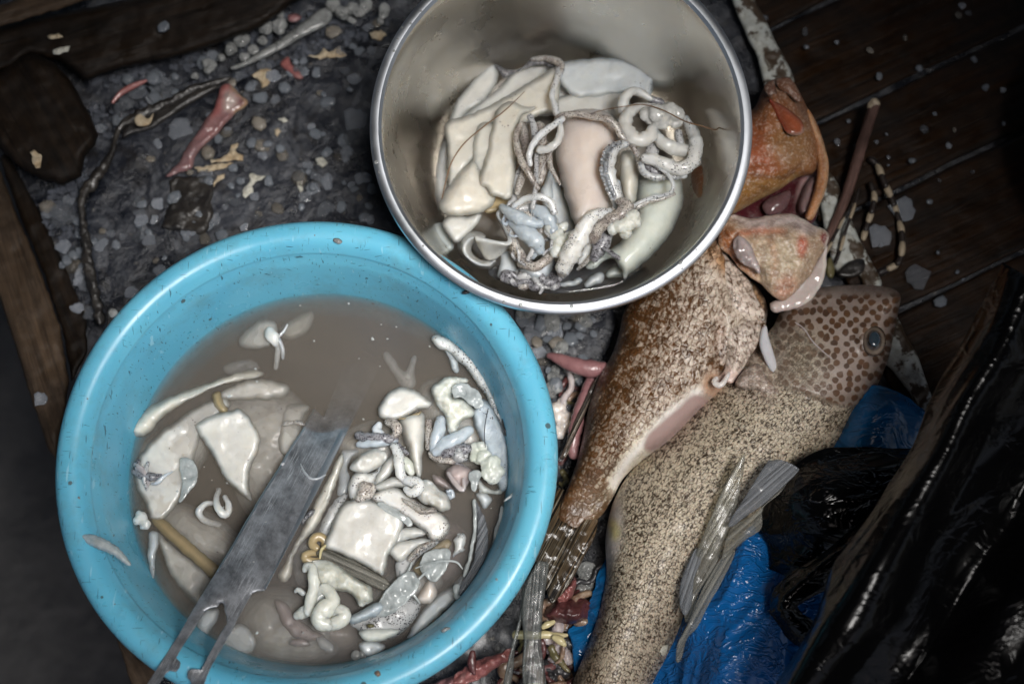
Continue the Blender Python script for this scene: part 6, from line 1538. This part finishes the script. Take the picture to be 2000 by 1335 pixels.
# ---------------------------------------------------------------- bags
def bag(name, label, mat, rows, res, crum, cf, seed, thick=.001, aniso=(0, 1)):
    return tag(patch(name, rows, res, mat, None, thick, crum, cf, seed, aniso=aniso), label, 'bag')
bag('plastic_bag', 'blue plastic bag corner sticking up beside the spotted fish head', M_bluebag2,
    [[(1600, 920, .02), (1640, 840, .035), (1690, 762, .045), (1752, 766, .045)],
     [(1610, 935, .03), (1680, 860, .06), (1735, 800, .062), (1790, 800, .04)],
     [(1640, 950, .03), (1720, 890, .06), (1780, 860, .05), (1834, 842, .03)],
     [(1660, 980, .02), (1730, 960, .03), (1800, 940, .03), (1840, 900, .02)]], (60, 60), .0035, 26, 3, aniso=(60, 2))
bag('plastic_bag', 'bright blue crumpled plastic bag in the lower right, under the pens', M_bluebag,
    [[(1240, 1420, .01), (1290, 1300, .02), (1340, 1190, .03), (1400, 1080, .03), (1500, 1005, .03)],
     [(1300, 1420, .03), (1350, 1310, .05), (1400, 1200, .06), (1450, 1110, .055), (1520, 1050, .04)],
     [(1400, 1420, .05), (1440, 1320, .07), (1480, 1230, .07), (1510, 1150, .06), (1560, 1090, .04)],
     [(1520, 1420, .05), (1560, 1330, .06), (1590, 1250, .05), (1610, 1170, .04), (1640, 1100, .03)],
     [(1640, 1420, .02), (1680, 1330, .02), (1700, 1250, .02), (1710, 1170, .02), (1720, 1100, .02)]], (170, 170), .0085, 24, 11, aniso=(66, 2.2))
bag('plastic_bag', 'small blue plastic bag edge peeking out left of the pale fish', M_bluebag2,
    [[(1112, 1232, .02), (1150, 1190, .024), (1185, 1085, .024)], [(1118, 1262, .024), (1160, 1225, .03), (1195, 1120, .03)], [(1120, 1310, .02), (1175, 1270, .02), (1210, 1160, .02)]], (30, 30), .003, 40, 5)
bag('plastic_bag', 'black shiny plastic bag stretched beside the grey squared pen', M_blackbag,
    [[(1500, 1010, .05), (1560, 918, .07), (1680, 888, .07), (1790, 882, .065), (1900, 870, .06)],
     [(1505, 1060, .055), (1580, 970, .085), (1690, 940, .085), (1800, 930, .08), (1920, 920, .07)],
     [(1512, 1120, .055), (1600, 1040, .085), (1700, 1020, .085), (1800, 1000, .08), (1920, 990, .07)],
     [(1510, 1160, .06), (1620, 1090, .075), (1710, 1080, .08), (1800, 1080, .08), (1920, 1080, .08)],
     [(1540, 1180, .05), (1640, 1140, .06), (1720, 1150, .07), (1800, 1160, .08), (1920, 1180, .08)]], (140, 140), .0085, 20, 21, aniso=(15, 3.2))
bag('plastic_bag', 'black twisted plastic bag handle over the bright blue bag', M_blackbag,
    [[(1690, 1020, .10), (1600, 1080, .095), (1530, 1130, .09), (1506, 1170, .085), (1530, 1230, .085), (1580, 1270, .08)],
     [(1700, 1035, .11), (1615, 1098, .105), (1550, 1150, .10), (1532, 1172, .098), (1550, 1215, .095), (1600, 1255, .09)],
     [(1715, 1050, .105), (1640, 1110, .10), (1575, 1165, .095), (1552, 1178, .092), (1570, 1205, .09), (1620, 1240, .085)]], (90, 30), .003, 40, 31, aniso=(40, 3))
bag('plastic_bag', 'big black plastic bag filling the bottom right corner, with a long raised fold', M_blackbag2,
    [[(1975, 520, .18), (1925, 630, .175), (1860, 740, .17), (1800, 860, .165), (1745, 960, .16), (1680, 1080, .16), (1610, 1200, .15), (1520, 1330, .14), (1470, 1420, .13)],
     [(2010, 545, .21), (1955, 660, .205), (1890, 780, .20), (1838, 890, .195), (1775, 1000, .19), (1710, 1110, .19), (1645, 1220, .18), (1570, 1340, .17), (1520, 1430, .16)],
     [(2050, 600, .195), (2000, 720, .19), (1940, 830, .18), (1890, 930, .17), (1830, 1030, .165), (1770, 1140, .165), (1710, 1240, .16), (1640, 1350, .15), (1590, 1440, .14)],
     [(2120, 700, .17), (2080, 800, .165), (2020, 900, .16), (1970, 1000, .155), (1910, 1100, .155), (1850, 1200, .15), (1790, 1300, .15), (1720, 1400, .14), (1670, 1480, .13)],
     [(2200, 800, .19), (2160, 900, .185), (2100, 1000, .18), (2060, 1090, .175), (2000, 1180, .175), (1940, 1280, .17), (1880, 1380, .17), (1810, 1460, .16), (1760, 1520, .15)],
     [(2330, 900, .16), (2280, 1000, .16), (2230, 1100, .16), (2180, 1200, .16), (2120, 1290, .16), (2060, 1390, .16), (2000, 1480, .15), (1930, 1560, .14), (1880, 1620, .12)]],
    (170, 170), .008, 17, 41, .0015, aniso=(58, 4.5))

# maroon tub at the right edge
V, Fc = lathe(sprof([(.112, .0), (.118, .05), (.125, .085), (.129, .09), (.126, .094), (.119, .09), (.112, .05), (.106, .006), (.01, .004), (.01, .0)], .004), Vector(P(2300, 345, .0)), seg=96)
tag(mk('plastic_tub', V, Fc, M_maroon), 'dark maroon plastic tub at the right edge of the picture', 'tub')

# ---------------------------------------------------------------- debris
stk = tag(tube('stick', zz([(1709, 204), (1690, 260), (1672, 320), (1650, 390), (1618, 462), (1606, 490)], .03, .022, .014, .01), [10, 11, 11, 10, 8, 5], M_stick, flat=.8), 'reddish brown stick leaning on the planks right of the fish head', 'stick')
clump('stick_tip', [(1708, 203, .0305, 11, .8), (1703, 207, .030, 9, .8)], M_legpale, stk, voxel=1.2, nz=.001)
def banded(pts, rad, label, z, n):
    e = empty('crab_leg', pts[0][0], pts[0][1], 0.004, label, 'crab leg')
    q = catmull(pts, n=n * 4 + 1)
    for i in range(n):
        s_ = q[i * 4:i * 4 + 5]
        tube('shell_band', [(a, b, z + .003 * math.sin(i * .9)) for a, b in s_], [rad * .9, rad * (1.15 if i % 2 else .95), rad], M_legpale if i % 2 else M_leg, e, seg=8, sp=3, seed=i)
    return e
banded(c('G', [(690, 670), (720, 700), (745, 765), (775, 830), (800, 900), (820, 980), (820, 1060), (800, 1110), (730, 1145)]), 6.5, 'long crab leg banded black and cream, curving over the dark plank', .010, 13)
banded(c('G', [(640, 795), (620, 870), (585, 970), (560, 1060), (540, 1110)]), 3.2, 'thin dark crab leg left of the banded ones', .016, 5)
banded(c('G', [(690, 775), (705, 830), (690, 900), (670, 960), (660, 1000)]), 6, 'short crab leg banded brown and cream, left of the long one', .012, 6)
banded(c('G', [(605, 870), (570, 930), (530, 1010), (505, 1060)]), 2.6, 'thinnest dark crab leg beside the tray edge', .014, 4)
# pink fin bone and clear strip on the table
fb = slab('fish_bone', c('T', [(1130, 460), (1160, 428), (1200, 450), (1240, 490), (1272, 520), (1262, 550), (1215, 580), (1160, 640), (1110, 700), (1060, 740), (1010, 800), (990, 860), (930, 890), (900, 900), (850, 912), (870, 880), (920, 830), (950, 770), (1000, 700), (1050, 620), (1100, 550)]),
          .010, .007, .004, rnd=12, sp=4, mat=M_zwet, base=(.22, .115, .115, 1), nz=.003, nf=120, jit=2, zones=[('in', c('T', [(1140, 440), (1180, 440), (1160, 530), (1100, 600), (1090, 560)]), 8, (.30, .10, .095, 1)), ('in', c('T', [(1160, 470), (1215, 500), (1200, 560), (1150, 560)]), 10, (.42, .34, .31, 1)), (4, c('T', [(1200, 450), (1270, 525), (1215, 580)]), 6, (.40, .27, .16, 1)), ('in', c('T', [(850, 915), (930, 820), (1000, 740), (1040, 760), (960, 880)]), 20, (.20, .12, .125, 1))])
tag(fb, 'pink fish fin bone lying on the wet table left of the steel bowl', 'fish bone')
tag(slab('clear_strip', c('T', [(1340, 260), (1440, 200), (1560, 110), (1640, 50), (1690, 40), (1710, 80), (1680, 130), (1560, 190), (1440, 260), (1360, 300), (1240, 350), (1190, 360), (1180, 345), (1260, 310)]), .014, .007, .004, rnd=10, sp=5, mat=M_jelly, nz=.0012, nf=60),
    'grey translucent strip on the pile of clear lumps at the top', 'strip')
# clear lumps at the top
lumps = [(1000, 390, 26), (1080, 340, 34), (1130, 290, 28), (1190, 260, 30), (1250, 210, 34), (1250, 290, 24), (1310, 250, 24), (1370, 150, 40), (1440, 130, 36), (1350, 210, 24), (1440, 80, 24), (1760, 60, 42), (1830, 50, 40), (1880, 30, 34), (1720, 20, 30), (1960, 60, 32), (1960, 100, 22), (1810, 100, 26)]
for i, (x, y, r) in enumerate(lumps):
    q = c('T', [(x, y)])[0]; rs = random.Random(i)
    bl = [(q[0] + rs.uniform(-.45, .45) * r / 2.63, q[1] + rs.uniform(-.45, .45) * r / 2.63, .010 + rs.uniform(0, .004), r / 2.63 * rs.uniform(.75, 1.15), .6) for _ in range(3)]
    tag(clump('jelly_lump', bl, M_jelly, voxel=1.6, nz=.0022, nf=90, seed=i, smooth_it=6), 'clear grey jelly lump in the pile along the timber beam at the top', 'jelly lump', 'clear jelly lumps along the timber beam')
tag(tube('debris_shred', zz(c('T', [(580, 525), (620, 480), (680, 445), (750, 415)]), .012, .014), [3, 5, 6, 3], M_meat, flat=.5), 'orange red shred among the pale chips by the timber beam', 'shred')
tag(slab('debris_shred', c('T', [(1440, 330), (1480, 290), (1500, 330), (1540, 360), (1560, 400), (1530, 410), (1490, 380)]), .006, .004, mat=M_meat, rnd=6, sp=3, nz=.002), 'small red shred at the torn upper edge of the table', 'shred')
tag(slab('debris_shred', c('T', [(1480, 80), (1520, 70), (1550, 90), (1520, 115), (1485, 110)]), .022, .004, mat=M_pinkmeat, rnd=6, sp=3, nz=.002), 'small pink shred on top of the clear jelly pile', 'shred')
# cracked dark rim strip of the inner sheet
strip = zz(c('T', [(1180, 400), (1110, 425), (1000, 455), (900, 510), (800, 560), (710, 600), (630, 640), (600, 690), (580, 770), (540, 850), (480, 930), (440, 980), (418, 1040), (425, 1130), (440, 1230), (450, 1340), (475, 1450), (500, 1560), (515, 1650)]), .012, .016, .018, .012)
tag(tube('rim_strip', strip, [3, 5, 7, 8, 10, 9, 6, 4, 5, 8, 10, 10, 7, 6, 8, 10, 9, 9, 8], M_rubber, flat=.6, wob=.8, seed=3), 'cracked black rim strip curving down the left of the wet table', 'rim strip')
tag(slab('rim_flap', c('T', [(640, 640), (720, 600), (800, 560), (900, 500), (960, 470), (1100, 430), (1120, 450), (1040, 500), (940, 560), (860, 610), (780, 660), (680, 690), (630, 710)]), .010, .004, mat=M_rubber, rnd=8, sp=5, nz=.002, nf=60), 'flat torn black flap behind the rim strip', 'rim strip')
tag(slab('rubber_scrap', c('T', [(868, 925), (900, 910), (1060, 905), (1100, 985), (1085, 1040), (1100, 1100), (1080, 1160), (1040, 1210), (960, 1190), (830, 1172), (850, 1100), (880, 1010)]), .009, .0035, mat=M_rubber, rnd=6, sp=4, nz=.003, nf=80, sharp=True, jit=3), 'square torn black rubber scrap on the wet table above the blue basin', 'scrap')
tag(slab('rubber_scrap', c('T', [(760, 610), (790, 580), (770, 640), (720, 650), (700, 640), (690, 610), (720, 585)]), .022, .003, mat=M_flake, rnd=5, sp=3, nz=.002), 'yellowish paint flake on the cracked rim strip', 'paint flake')
fl = [([(1290, 390), (1330, 360), (1395, 355), (1400, 400), (1370, 440), (1345, 450), (1330, 410)], 0, 'cream paint flake right of the torn table edge'),
      ([(1580, 290), (1640, 285), (1660, 250), (1700, 270), (1750, 235), (1785, 290), (1740, 300), (1680, 295), (1640, 310)], 0, 'cream paint flake near the steel bowl at the top'),
      ([(1170, 790), (1190, 745), (1232, 738), (1215, 780), (1250, 800), (1252, 830), (1200, 825), (1140, 835), (1080, 845), (1075, 825), (1130, 815)], 0, 'forked cream paint flake in the middle of the wet table'),
      ([(1000, 860), (1060, 850), (1130, 835), (1200, 840), (1140, 870), (1060, 890), (1020, 885)], 0, 'tan paint flake below the forked one'),
      ([(1090, 940), (1110, 900), (1155, 895), (1150, 920), (1110, 945), (1095, 958)], 0, 'tan paint flake at the corner of the rubber scrap'),
      ([(1275, 895), (1310, 888), (1340, 900), (1370, 905), (1330, 930), (1300, 960), (1305, 990), (1265, 1022), (1250, 1005), (1255, 960), (1290, 930)], 1, 'white paint flake shaped like a hook above the blue basin'),
      ([(1525, 935), (1550, 930), (1565, 970), (1545, 992), (1530, 965)], 1, 'small white paint flake right of the hook shaped one'),
      ([(1620, 815), (1660, 805), (1685, 835), (1655, 865), (1630, 845)], 1, 'white paint flake beside the steel bowl'),
      ([(1430, 612), (1460, 605), (1480, 622), (1450, 635)], 1, 'tiny white paint flake above the middle of the wet table'),
      ([(1410, 670), (1430, 655), (1450, 680), (1430, 705)], 0, 'tiny cream paint flake in the middle of the wet table'),
      ([(1900, 170), (1960, 150), (1990, 180), (1960, 215), (1910, 205)], 0, 'cream paint flake touching the steel bowl rim'),
      ([(268, 255), (300, 240), (358, 240), (355, 262), (310, 275), (272, 280)], 1, 'white chip on the dark beam in the top left'),
      ([(240, 185), (300, 170), (335, 195), (290, 205), (255, 200)], 0, 'tan splinter patch on the dark beam'),
      ([(155, 780), (180, 770), (215, 800), (205, 860), (180, 870), (165, 830)], 0, 'pale split in the dark wood block')]
for i, (pts, wh, lab) in enumerate(fl):
    zt = .0075 if i < 11 else (.041 if i < 13 else .045)
    tag(slab('paint_flake', c('T', pts), zt, .0022, .0015, rnd=4, sp=2.2, mat=M_flakewhite if wh else M_flake, nz=.0026, nf=260, seed=i, sharp=True, jit=3.4), lab, 'paint flake')

# fish scales: one mesh for each of eight shapes, then copies
scale_me = []
for i in range(8):
    rs = random.Random(50 + i); n = 7 if i % 2 else 13
    ax_, by_ = rs.uniform(.85, 1.2), rs.uniform(.75, 1.0)
    ring = []
    for k in range(n):
        a = 2 * math.pi * k / n; r = 1 + .42 * noise.noise(Vector((math.cos(a) * 1.3, math.sin(a) * 1.3, i * 4.1))) + rs.uniform(-.13, .10)
        ring.append((math.cos(a) * ax_ * r, math.sin(a) * by_ * r))
    V = []; Fc = []
    for q, (s_, h) in enumerate(((1, 0), (1, .22), (.82, .45), (.42, .52), (.12, .53)) if i % 2 else ((1, 0), (1, .05), (.88, .09), (.5, .12), (.15, .13))):
        for x, y in ring: V.append((x * s_, y * s_, h * (1 + .25 * noise.noise(Vector((x * 2, y * 2, i))))))
    for q in range(4):
        for k in range(n): Fc.append([q * n + k, q * n + (k + 1) % n, (q + 1) * n + (k + 1) % n, (q + 1) * n + k])
    Fc.append([4 * n + k for k in range(n)]); Fc.append([k for k in range(n)][::-1])
    me = bpy.data.meshes.new('fish_scale'); me.from_pydata(V, [], Fc); me.materials.append(M_chunk if i in (1, 5, 7) else M_scalebrown if i == 3 else M_scale)
    me.polygons.foreach_set('use_smooth', [True] * len(me.polygons)); scale_me.append(me)
def put_scale(px, py, z, r, rs, label, group, mesh=None, tilt=.22):
    o = bpy.data.objects.new('fish_scale', mesh or rs.choice(scale_me)); scene.collection.objects.link(o)
    m = pxm(px, py, z) * r
    o.location = P(px, py, z); o.scale = (m, m, m * rs.uniform(.6, 1.1))
    o.rotation_euler = (rs.uniform(-tilt, tilt), rs.uniform(-tilt, tilt), rs.uniform(0, 6.28))
    return tag(o, label, 'fish scale', group)
rs = random.Random(77)
regions = [([(205, 330), (250, 260), (430, 180), (560, 60), (740, 40), (770, 60), (715, 200), (720, 330), (770, 440), (600, 415), (440, 460), (300, 540), (220, 600), (180, 480)], 150, 6, 17, 'loose translucent fish scale on the wet table between the rim strip and the steel bowl', 'fish scales on the wet table left of the bowl'),
           ([(170, 200), (230, 160), (330, 130), (420, 110), (340, 190), (260, 235), (210, 280), (170, 260)], 34, 9, 18, 'loose translucent fish scale in the gutter between the timber beam and the rim strip', 'fish scales in the gutter by the beam'),
           ([(80, 400), (130, 370), (160, 420), (170, 520), (190, 640), (160, 660), (130, 540)], 26, 8, 17, 'loose translucent fish scale between the timber batten and the rim strip', 'fish scales beside the batten'),
           ([(1010, 610), (1190, 600), (1200, 680), (1140, 800), (1100, 900), (1085, 800), (1050, 690)], 40, 8, 20, 'loose glassy fish scale in the gap between the basin, the bowl and the brown fish', 'fish scales between basin and brown fish'),
           ([(1470, 30), (1700, -20), (1980, 10), (1960, 300), (1880, 560), (1760, 580), (1640, 300), (1560, 180)], 34, 3, 9, 'loose fish scale on the dark planks at the back right', 'fish scales on the planks')]
for poly, n, r0, r1, lab, grp in regions:
    pl = np.array(poly); lo, hi = pl.min(0), pl.max(0); k = 0
    while k < n:
        x, y = rs.uniform(lo[0], hi[0]), rs.uniform(lo[1], hi[1])
        if not inside(np.array([[x, y]]), pl)[0]: continue
        if 'planks' not in grp and noise.noise(Vector((x / 60, y / 60, 4))) + .4 * noise.noise(Vector((x / 24, y / 24, 9))) < rs.uniform(-.35, .35): continue
        base = .006 if 'planks' in grp or 'left of the bowl' in grp or 'brown fish' in grp else .001
        put_scale(x, y, base + rs.uniform(0, .005), rs.uniform(r0, r1), rs, lab, grp); k += 1
for x, y, r, z, lab in ((122, 418, 29, .006, 'largest pale fish scale, oval, beside the timber batten'), (80, 778, 15, .013, 'pale fish scale stuck on the brown timber rail'), (320, 53, 15, .043, 'pale fish scale stuck on the dark timber beam'),
                        (350, 250, 26, .010, 'large pale fish scale left of the pink fish bone'), (695, 232, 26, .010, 'large pale fish scale beside the steel bowl rim'), (300, 155, 18, .012, 'round pale fish scale below the timber beam'),
                        (1790, 540, 27, .01, 'large dark fish scale right of the crab leg'), (1835, 590, 15, .008, 'glinting fish scale beside the fish snout'), (1720, 460, 26, .009, 'bluish fish scale between the crab legs'), (1765, 410, 28, .007, 'wide bluish fish scale right of the long crab leg')):
    put_scale(x, y, z, r, rs, lab, None, scale_me[0] if r > 20 else None, .15)
# fine grit on the table: nobody could count it
V, Fc = [], []
rs = random.Random(5)
allp = np.array([(170, 150), (560, 20), (760, 30), (715, 200), (760, 440), (560, 410), (300, 540), (190, 640), (80, 420)])
k = 0
while k < 6500:
    x, y = rs.uniform(70, 1200), rs.uniform(10, 900)
    if not (inside(np.array([[x, y]]), allp)[0] or (1000 < x < 1190 and 600 < y < 900)): continue
    cl = noise.noise(Vector((x / 75, y / 75, 1))) + .5 * noise.noise(Vector((x / 28, y / 28, 7)))
    if cl < rs.uniform(-.35, .55): continue
    q = np.array(P(x, y, 0)); r = rs.choice([.0006, .0008, .001, .0014, .002, .003]) * rs.uniform(.7, 1.3); b0 = len(V); a0 = rs.uniform(0, 6); nn_ = rs.choice([4, 5, 6])
    q[2] = .0035 * noise.noise(Vector((q[0], q[1], 0)) * 14) + .0018 * noise.noise(Vector((q[0], q[1], 0)) * 40) - .0035 + rs.uniform(0, .0012)
    tp = rs.uniform(.3, .8) * r
    for h_, s_ in ((0, 1.0), (tp, rs.uniform(.5, .9))):
        sx, sy = rs.uniform(-.3, .3) * r, rs.uniform(-.3, .3) * r
        for j in range(nn_):
            a = a0 + j * 6.283 / nn_; V.append(q + np.array([math.cos(a) * r * s_ * rs.uniform(.75, 1.25) + sx, math.sin(a) * r * s_ * rs.uniform(.75, 1.25) + sy, h_ + rs.uniform(0, .25) * r]))
    Fc += [[b0 + j, b0 + (j + 1) % nn_, b0 + nn_ + (j + 1) % nn_, b0 + nn_ + j] for j in range(nn_)] + [[b0 + nn_ + j for j in range(nn_)]]; k += 1
tag(mk('crushed_ice', V, Fc, M_ice, smooth=False), kind='stuff')
for i in range(18):
    x, y = rs.uniform(990, 1190), rs.uniform(600, 760)
    tag(clump('jelly_lump', [(x + rs.uniform(-8, 8), y + rs.uniform(-8, 8), .006 + rs.uniform(0, .006), rs.uniform(8, 17), .7) for _ in range(3)], M_jelly, voxel=1.6, nz=.0016, nf=150, seed=i + 40),
        'glassy jelly lump in the gap left of the brown fish', 'jelly lump', 'jelly lumps left of the brown fish')

# entrails between basin and fish
tag(tube('fish_gut', zz(c('F', [(195, 785), (240, 800), (310, 830), (380, 850), (440, 855), (475, 850)]), .024, .03, .03), [6, 11, 15, 17, 17, 12], M_pinkmeat), 'pink pointed fish gut between the basin and the brown fish', 'gut')
tag(tube('fish_gut', zz(c('F', [(430, 870), (395, 950), (360, 1050), (335, 1150), (318, 1240), (322, 1300)]), .022, .028, .024), [9, 11, 12, 14, 13, 10], M_pinkmeat, wob=.25), 'long pink fish gut hanging along the back of the brown fish', 'gut')
tag(tube('fish_gut', zz(c('F', [(300, 860), (310, 950), (270, 1010), (255, 1090)]), .014, .014), [6, 6, 7, 5], M_mauve, wob=.3), 'thin mauve fish gut beside the basin', 'gut')
tag(clump('fish_gut', [(x, y, .012, r, .8) for (x, y), r in zip(c('F', [(240, 1060), (260, 1110), (280, 1150), (240, 1180), (260, 1030)]), (16, 18, 15, 13, 12))], M_pink, voxel=1.5, nz=.002, nf=120), 'cream and pink gut lump beside the right rim of the basin', 'gut')
tag(slab('fish_fin', c('F', [(385, 900), (350, 980), (310, 1080), (275, 1190), (250, 1300), (235, 1330), (262, 1320), (310, 1220), (350, 1120), (385, 1010), (400, 930)]), .014, .002, mat=M_quillgrey, rnd=6, sp=4, uvrot=-70), 'clear ribbed fin scrap between the basin and the brown fish', 'fin')
tag(slab('meat_strip', c('D', [(1050, 1310), (1110, 1240), (1200, 1190), (1300, 1160), (1400, 1115), (1412, 1135), (1395, 1190), (1330, 1230), (1240, 1290), (1160, 1330), (1060, 1345)]), .030, .012, .012, mat=M_meat, rnd=14, sp=3, nz=.006, nf=110, jit=3), 'red meat strip below the lower right rim of the basin', 'meat')
tag(slab('meat_strip', c('D', [(840, 1380), (960, 1320), (1060, 1290), (1100, 1330), (1010, 1400)]), .026, .010, .01, mat=M_pinkmeat, rnd=12, sp=3, nz=.006, nf=110, jit=3), 'pinkish meat strip at the bottom edge beside the basin', 'meat')
tag(tube('meat_sinew', zz(c('D', [(1175, 1150), (1170, 1210), (1185, 1270)]), .046, .044), [6, 9, 4], M_darkmeat), 'dark red sinew hanging over the red meat strip', 'meat')
tag(slab('dark_gut', c('K', [(170, 960), (230, 880), (330, 860), (430, 880), (440, 950), (360, 1000), (240, 1000)]), .020, .016, mat=M_darkmeat, rnd=14, sp=3.5, nz=.008, nf=80, jit=3), 'dark red gills heap under the tail fin', 'gut')
tag(slab('dark_gut', c('R7', [(330, 420), (420, 350), (520, 260), (560, 300), (520, 420), (440, 500), (360, 500)]), .026, .012, mat=M_meat, rnd=8, sp=2.6, nz=.007, nf=240, jit=2.5), 'frilly pink red gill rake along the tail fin', 'gut')
tag(clump('jelly_lump', [(x, y, .016, r, .8) for (x, y), r in zip(c('R7', [(640, 170), (690, 200), (700, 280), (640, 300), (620, 380), (680, 380)]), (17, 19, 19, 18, 17, 15))], M_jelly, voxel=1.8, nz=.0015), 'grey jelly lump between the tail fin and the pale fish', 'jelly lump')
tag(tube('yellow_stem', zz(c('R7', [(-60, 830), (40, 830), (130, 840), (230, 830), (330, 840), (450, 835)]), .034, .034, .032), [9, 9, 8, 8, 7, 4], M_stem, wob=.2), 'pale yellow stem lying across the clear straw', 'stem')
tag(tube('yellow_stem', zz(c('R7', [(330, 860), (390, 890), (430, 930)]), .038, .038), [6, 9, 5], M_stem), 'pale yellow stem bud beside the blue bag edge', 'stem')
tag(tube('yellow_stem', zz(c('R7', [(215, 750), (260, 725), (320, 700)]), .034, .034), [5, 7, 4], M_stem), 'small pale stem above the longer yellow one', 'stem')
tag(clump('dark_gut', [(x, y, .020, r, .8) for (x, y), r in zip(c('R7', [(300, 980), (360, 980), (420, 1020), (460, 1080), (330, 1050)]), (14, 17, 16, 12, 14))], M_mauve, voxel=1.6, nz=.002), 'mauve gut lump beside the blue bag edge', 'gut')
tag(clump('dark_gut', [(x, y, .020, r, .8) for (x, y), r in zip(c('R7', [(280, 1180), (340, 1200), (400, 1160), (320, 1260), (420, 1230), (390, 1040)]), (16, 17, 14, 14, 12, 5))], M_blackgut, voxel=1.5, nz=.003, nf=150), 'black slimy gut lump near the bottom edge', 'gut')
dg = empty('gut_pile', 1060, 1260, 0, 'brown and red gut scraps piled between the basin and the pale fish', 'gut')
for i, (p_, r_) in enumerate(curls([(960, 1335), (1020, 1250), (1060, 1160), (1110, 1130), (1170, 1110), (1180, 1180), (1130, 1290), (1110, 1400), (980, 1400)], .016, 70, 19, (4, 12), (40, 110), .012)):
    tube('gut_scrap', p_, r_, (M_gut, M_darkmeat, M_greengut, M_mauve, M_blackgut, M_gut)[i % 6], dg, wob=.4, seed=i)
dg = empty('gut_pile', 1120, 800, 0, 'dark gut scraps under the back of the brown fish', 'gut')
for i, (p_, r_) in enumerate(curls([(1090, 700), (1170, 680), (1160, 760), (1130, 880), (1100, 980), (1090, 900)], .006, 20, 29, (4, 8), (30, 70), .005)):
    tube('gut_scrap', p_, r_, (M_gut, M_darkmeat, M_greengut, M_blackgut)[i % 4], dg, wob=.4, seed=i)
tag(slab('paper_scrap', c('R7', [(1365, 975), (1400, 950), (1500, 920), (1485, 990), (1460, 1055), (1420, 1040), (1410, 1010)]), .05, .001, mat=M_flakewhite, rnd=4, sp=4, nz=.001, sharp=True), 'white paper scrap at the belly edge of the pale fish', 'scrap')
tag(slab('leaf_scrap', c('G', [(500, 1110), (520, 1080), (540, 1130), (530, 1170), (505, 1160)]), .02, .004, mat=M_greengut, rnd=6, sp=3), 'small olive leaf scrap between the two fish heads', 'leaf')
tag(slab('leaf_scrap', c('G', [(550, 1150), (600, 1100), (660, 1090), (660, 1140), (620, 1165), (570, 1165)]), .016, .003, mat=M_rubber, rnd=6, sp=3, nz=.002), 'dark wet leaf scrap on the peeling white tray edge', 'leaf')
tag(slab('weed_scrap', c('E', [(1275, 75), (1290, 65), (1320, 85), (1330, 115), (1312, 120), (1295, 100)]), .128, .001, mat=M_greengut, rnd=3, sp=2.5), 'tiny green weed scrap stuck inside the steel bowl', 'weed')

# water drops on the two rims
rs = random.Random(99)
def drop(px, py, z, r, label, grp, k):
    tag(clump('droplet', [(px, py, z, r, .45), (px + r * rs.uniform(-.8, .8), py + r * rs.uniform(-.8, .8), z, r * .6, .45)], M_jelly, voxel=.7, seed=k), label, 'droplet', grp)
for k in range(26):
    a = R_(rs.uniform(95, 355) if k % 3 else rs.uniform(0, 360)); rr = RS * rs.uniform(.95, .985)
    q = Vector((rr * math.cos(a), rr * math.sin(a) * math.cos(TX), rr * math.sin(a) * math.sin(TX) + .0012)) + sc_
    v = q - CAM; cx_ = v.x; cy_ = v.y * ct + v.z * st; cz_ = -(v.y * -st + v.z * ct)
    px, py = 1000 + F * cx_ / cz_, 667.5 - F * cy_ / cz_
    if py > 0 and px < 1480: drop(px, py, q.z, rs.choice([2.2, 2.6, 3.2, 4.5]), 'small water drop on the rolled rim of the steel bowl', 'water drops on the steel rim', k)
for k in range(22):
    a = R_(rs.uniform(0, 360)); rr = RB * rs.uniform(.90, .985)
    q = Vector((bc.x + rr * math.cos(a), bc.y + rr * math.sin(a), BZ + .0028 - max(0, rr / RB - .955) * .12))
    v = q - CAM; cx_ = v.x; cy_ = v.y * ct + v.z * st; cz_ = -(v.y * -st + v.z * ct)
    px, py = 1000 + F * cx_ / cz_, 667.5 - F * cy_ / cz_
    if py < 1330: drop(px, py, q.z, rs.choice([2, 2.6, 3.4]), 'small water drop on the turquoise basin rim', 'water drops on the basin rim', k + 50)
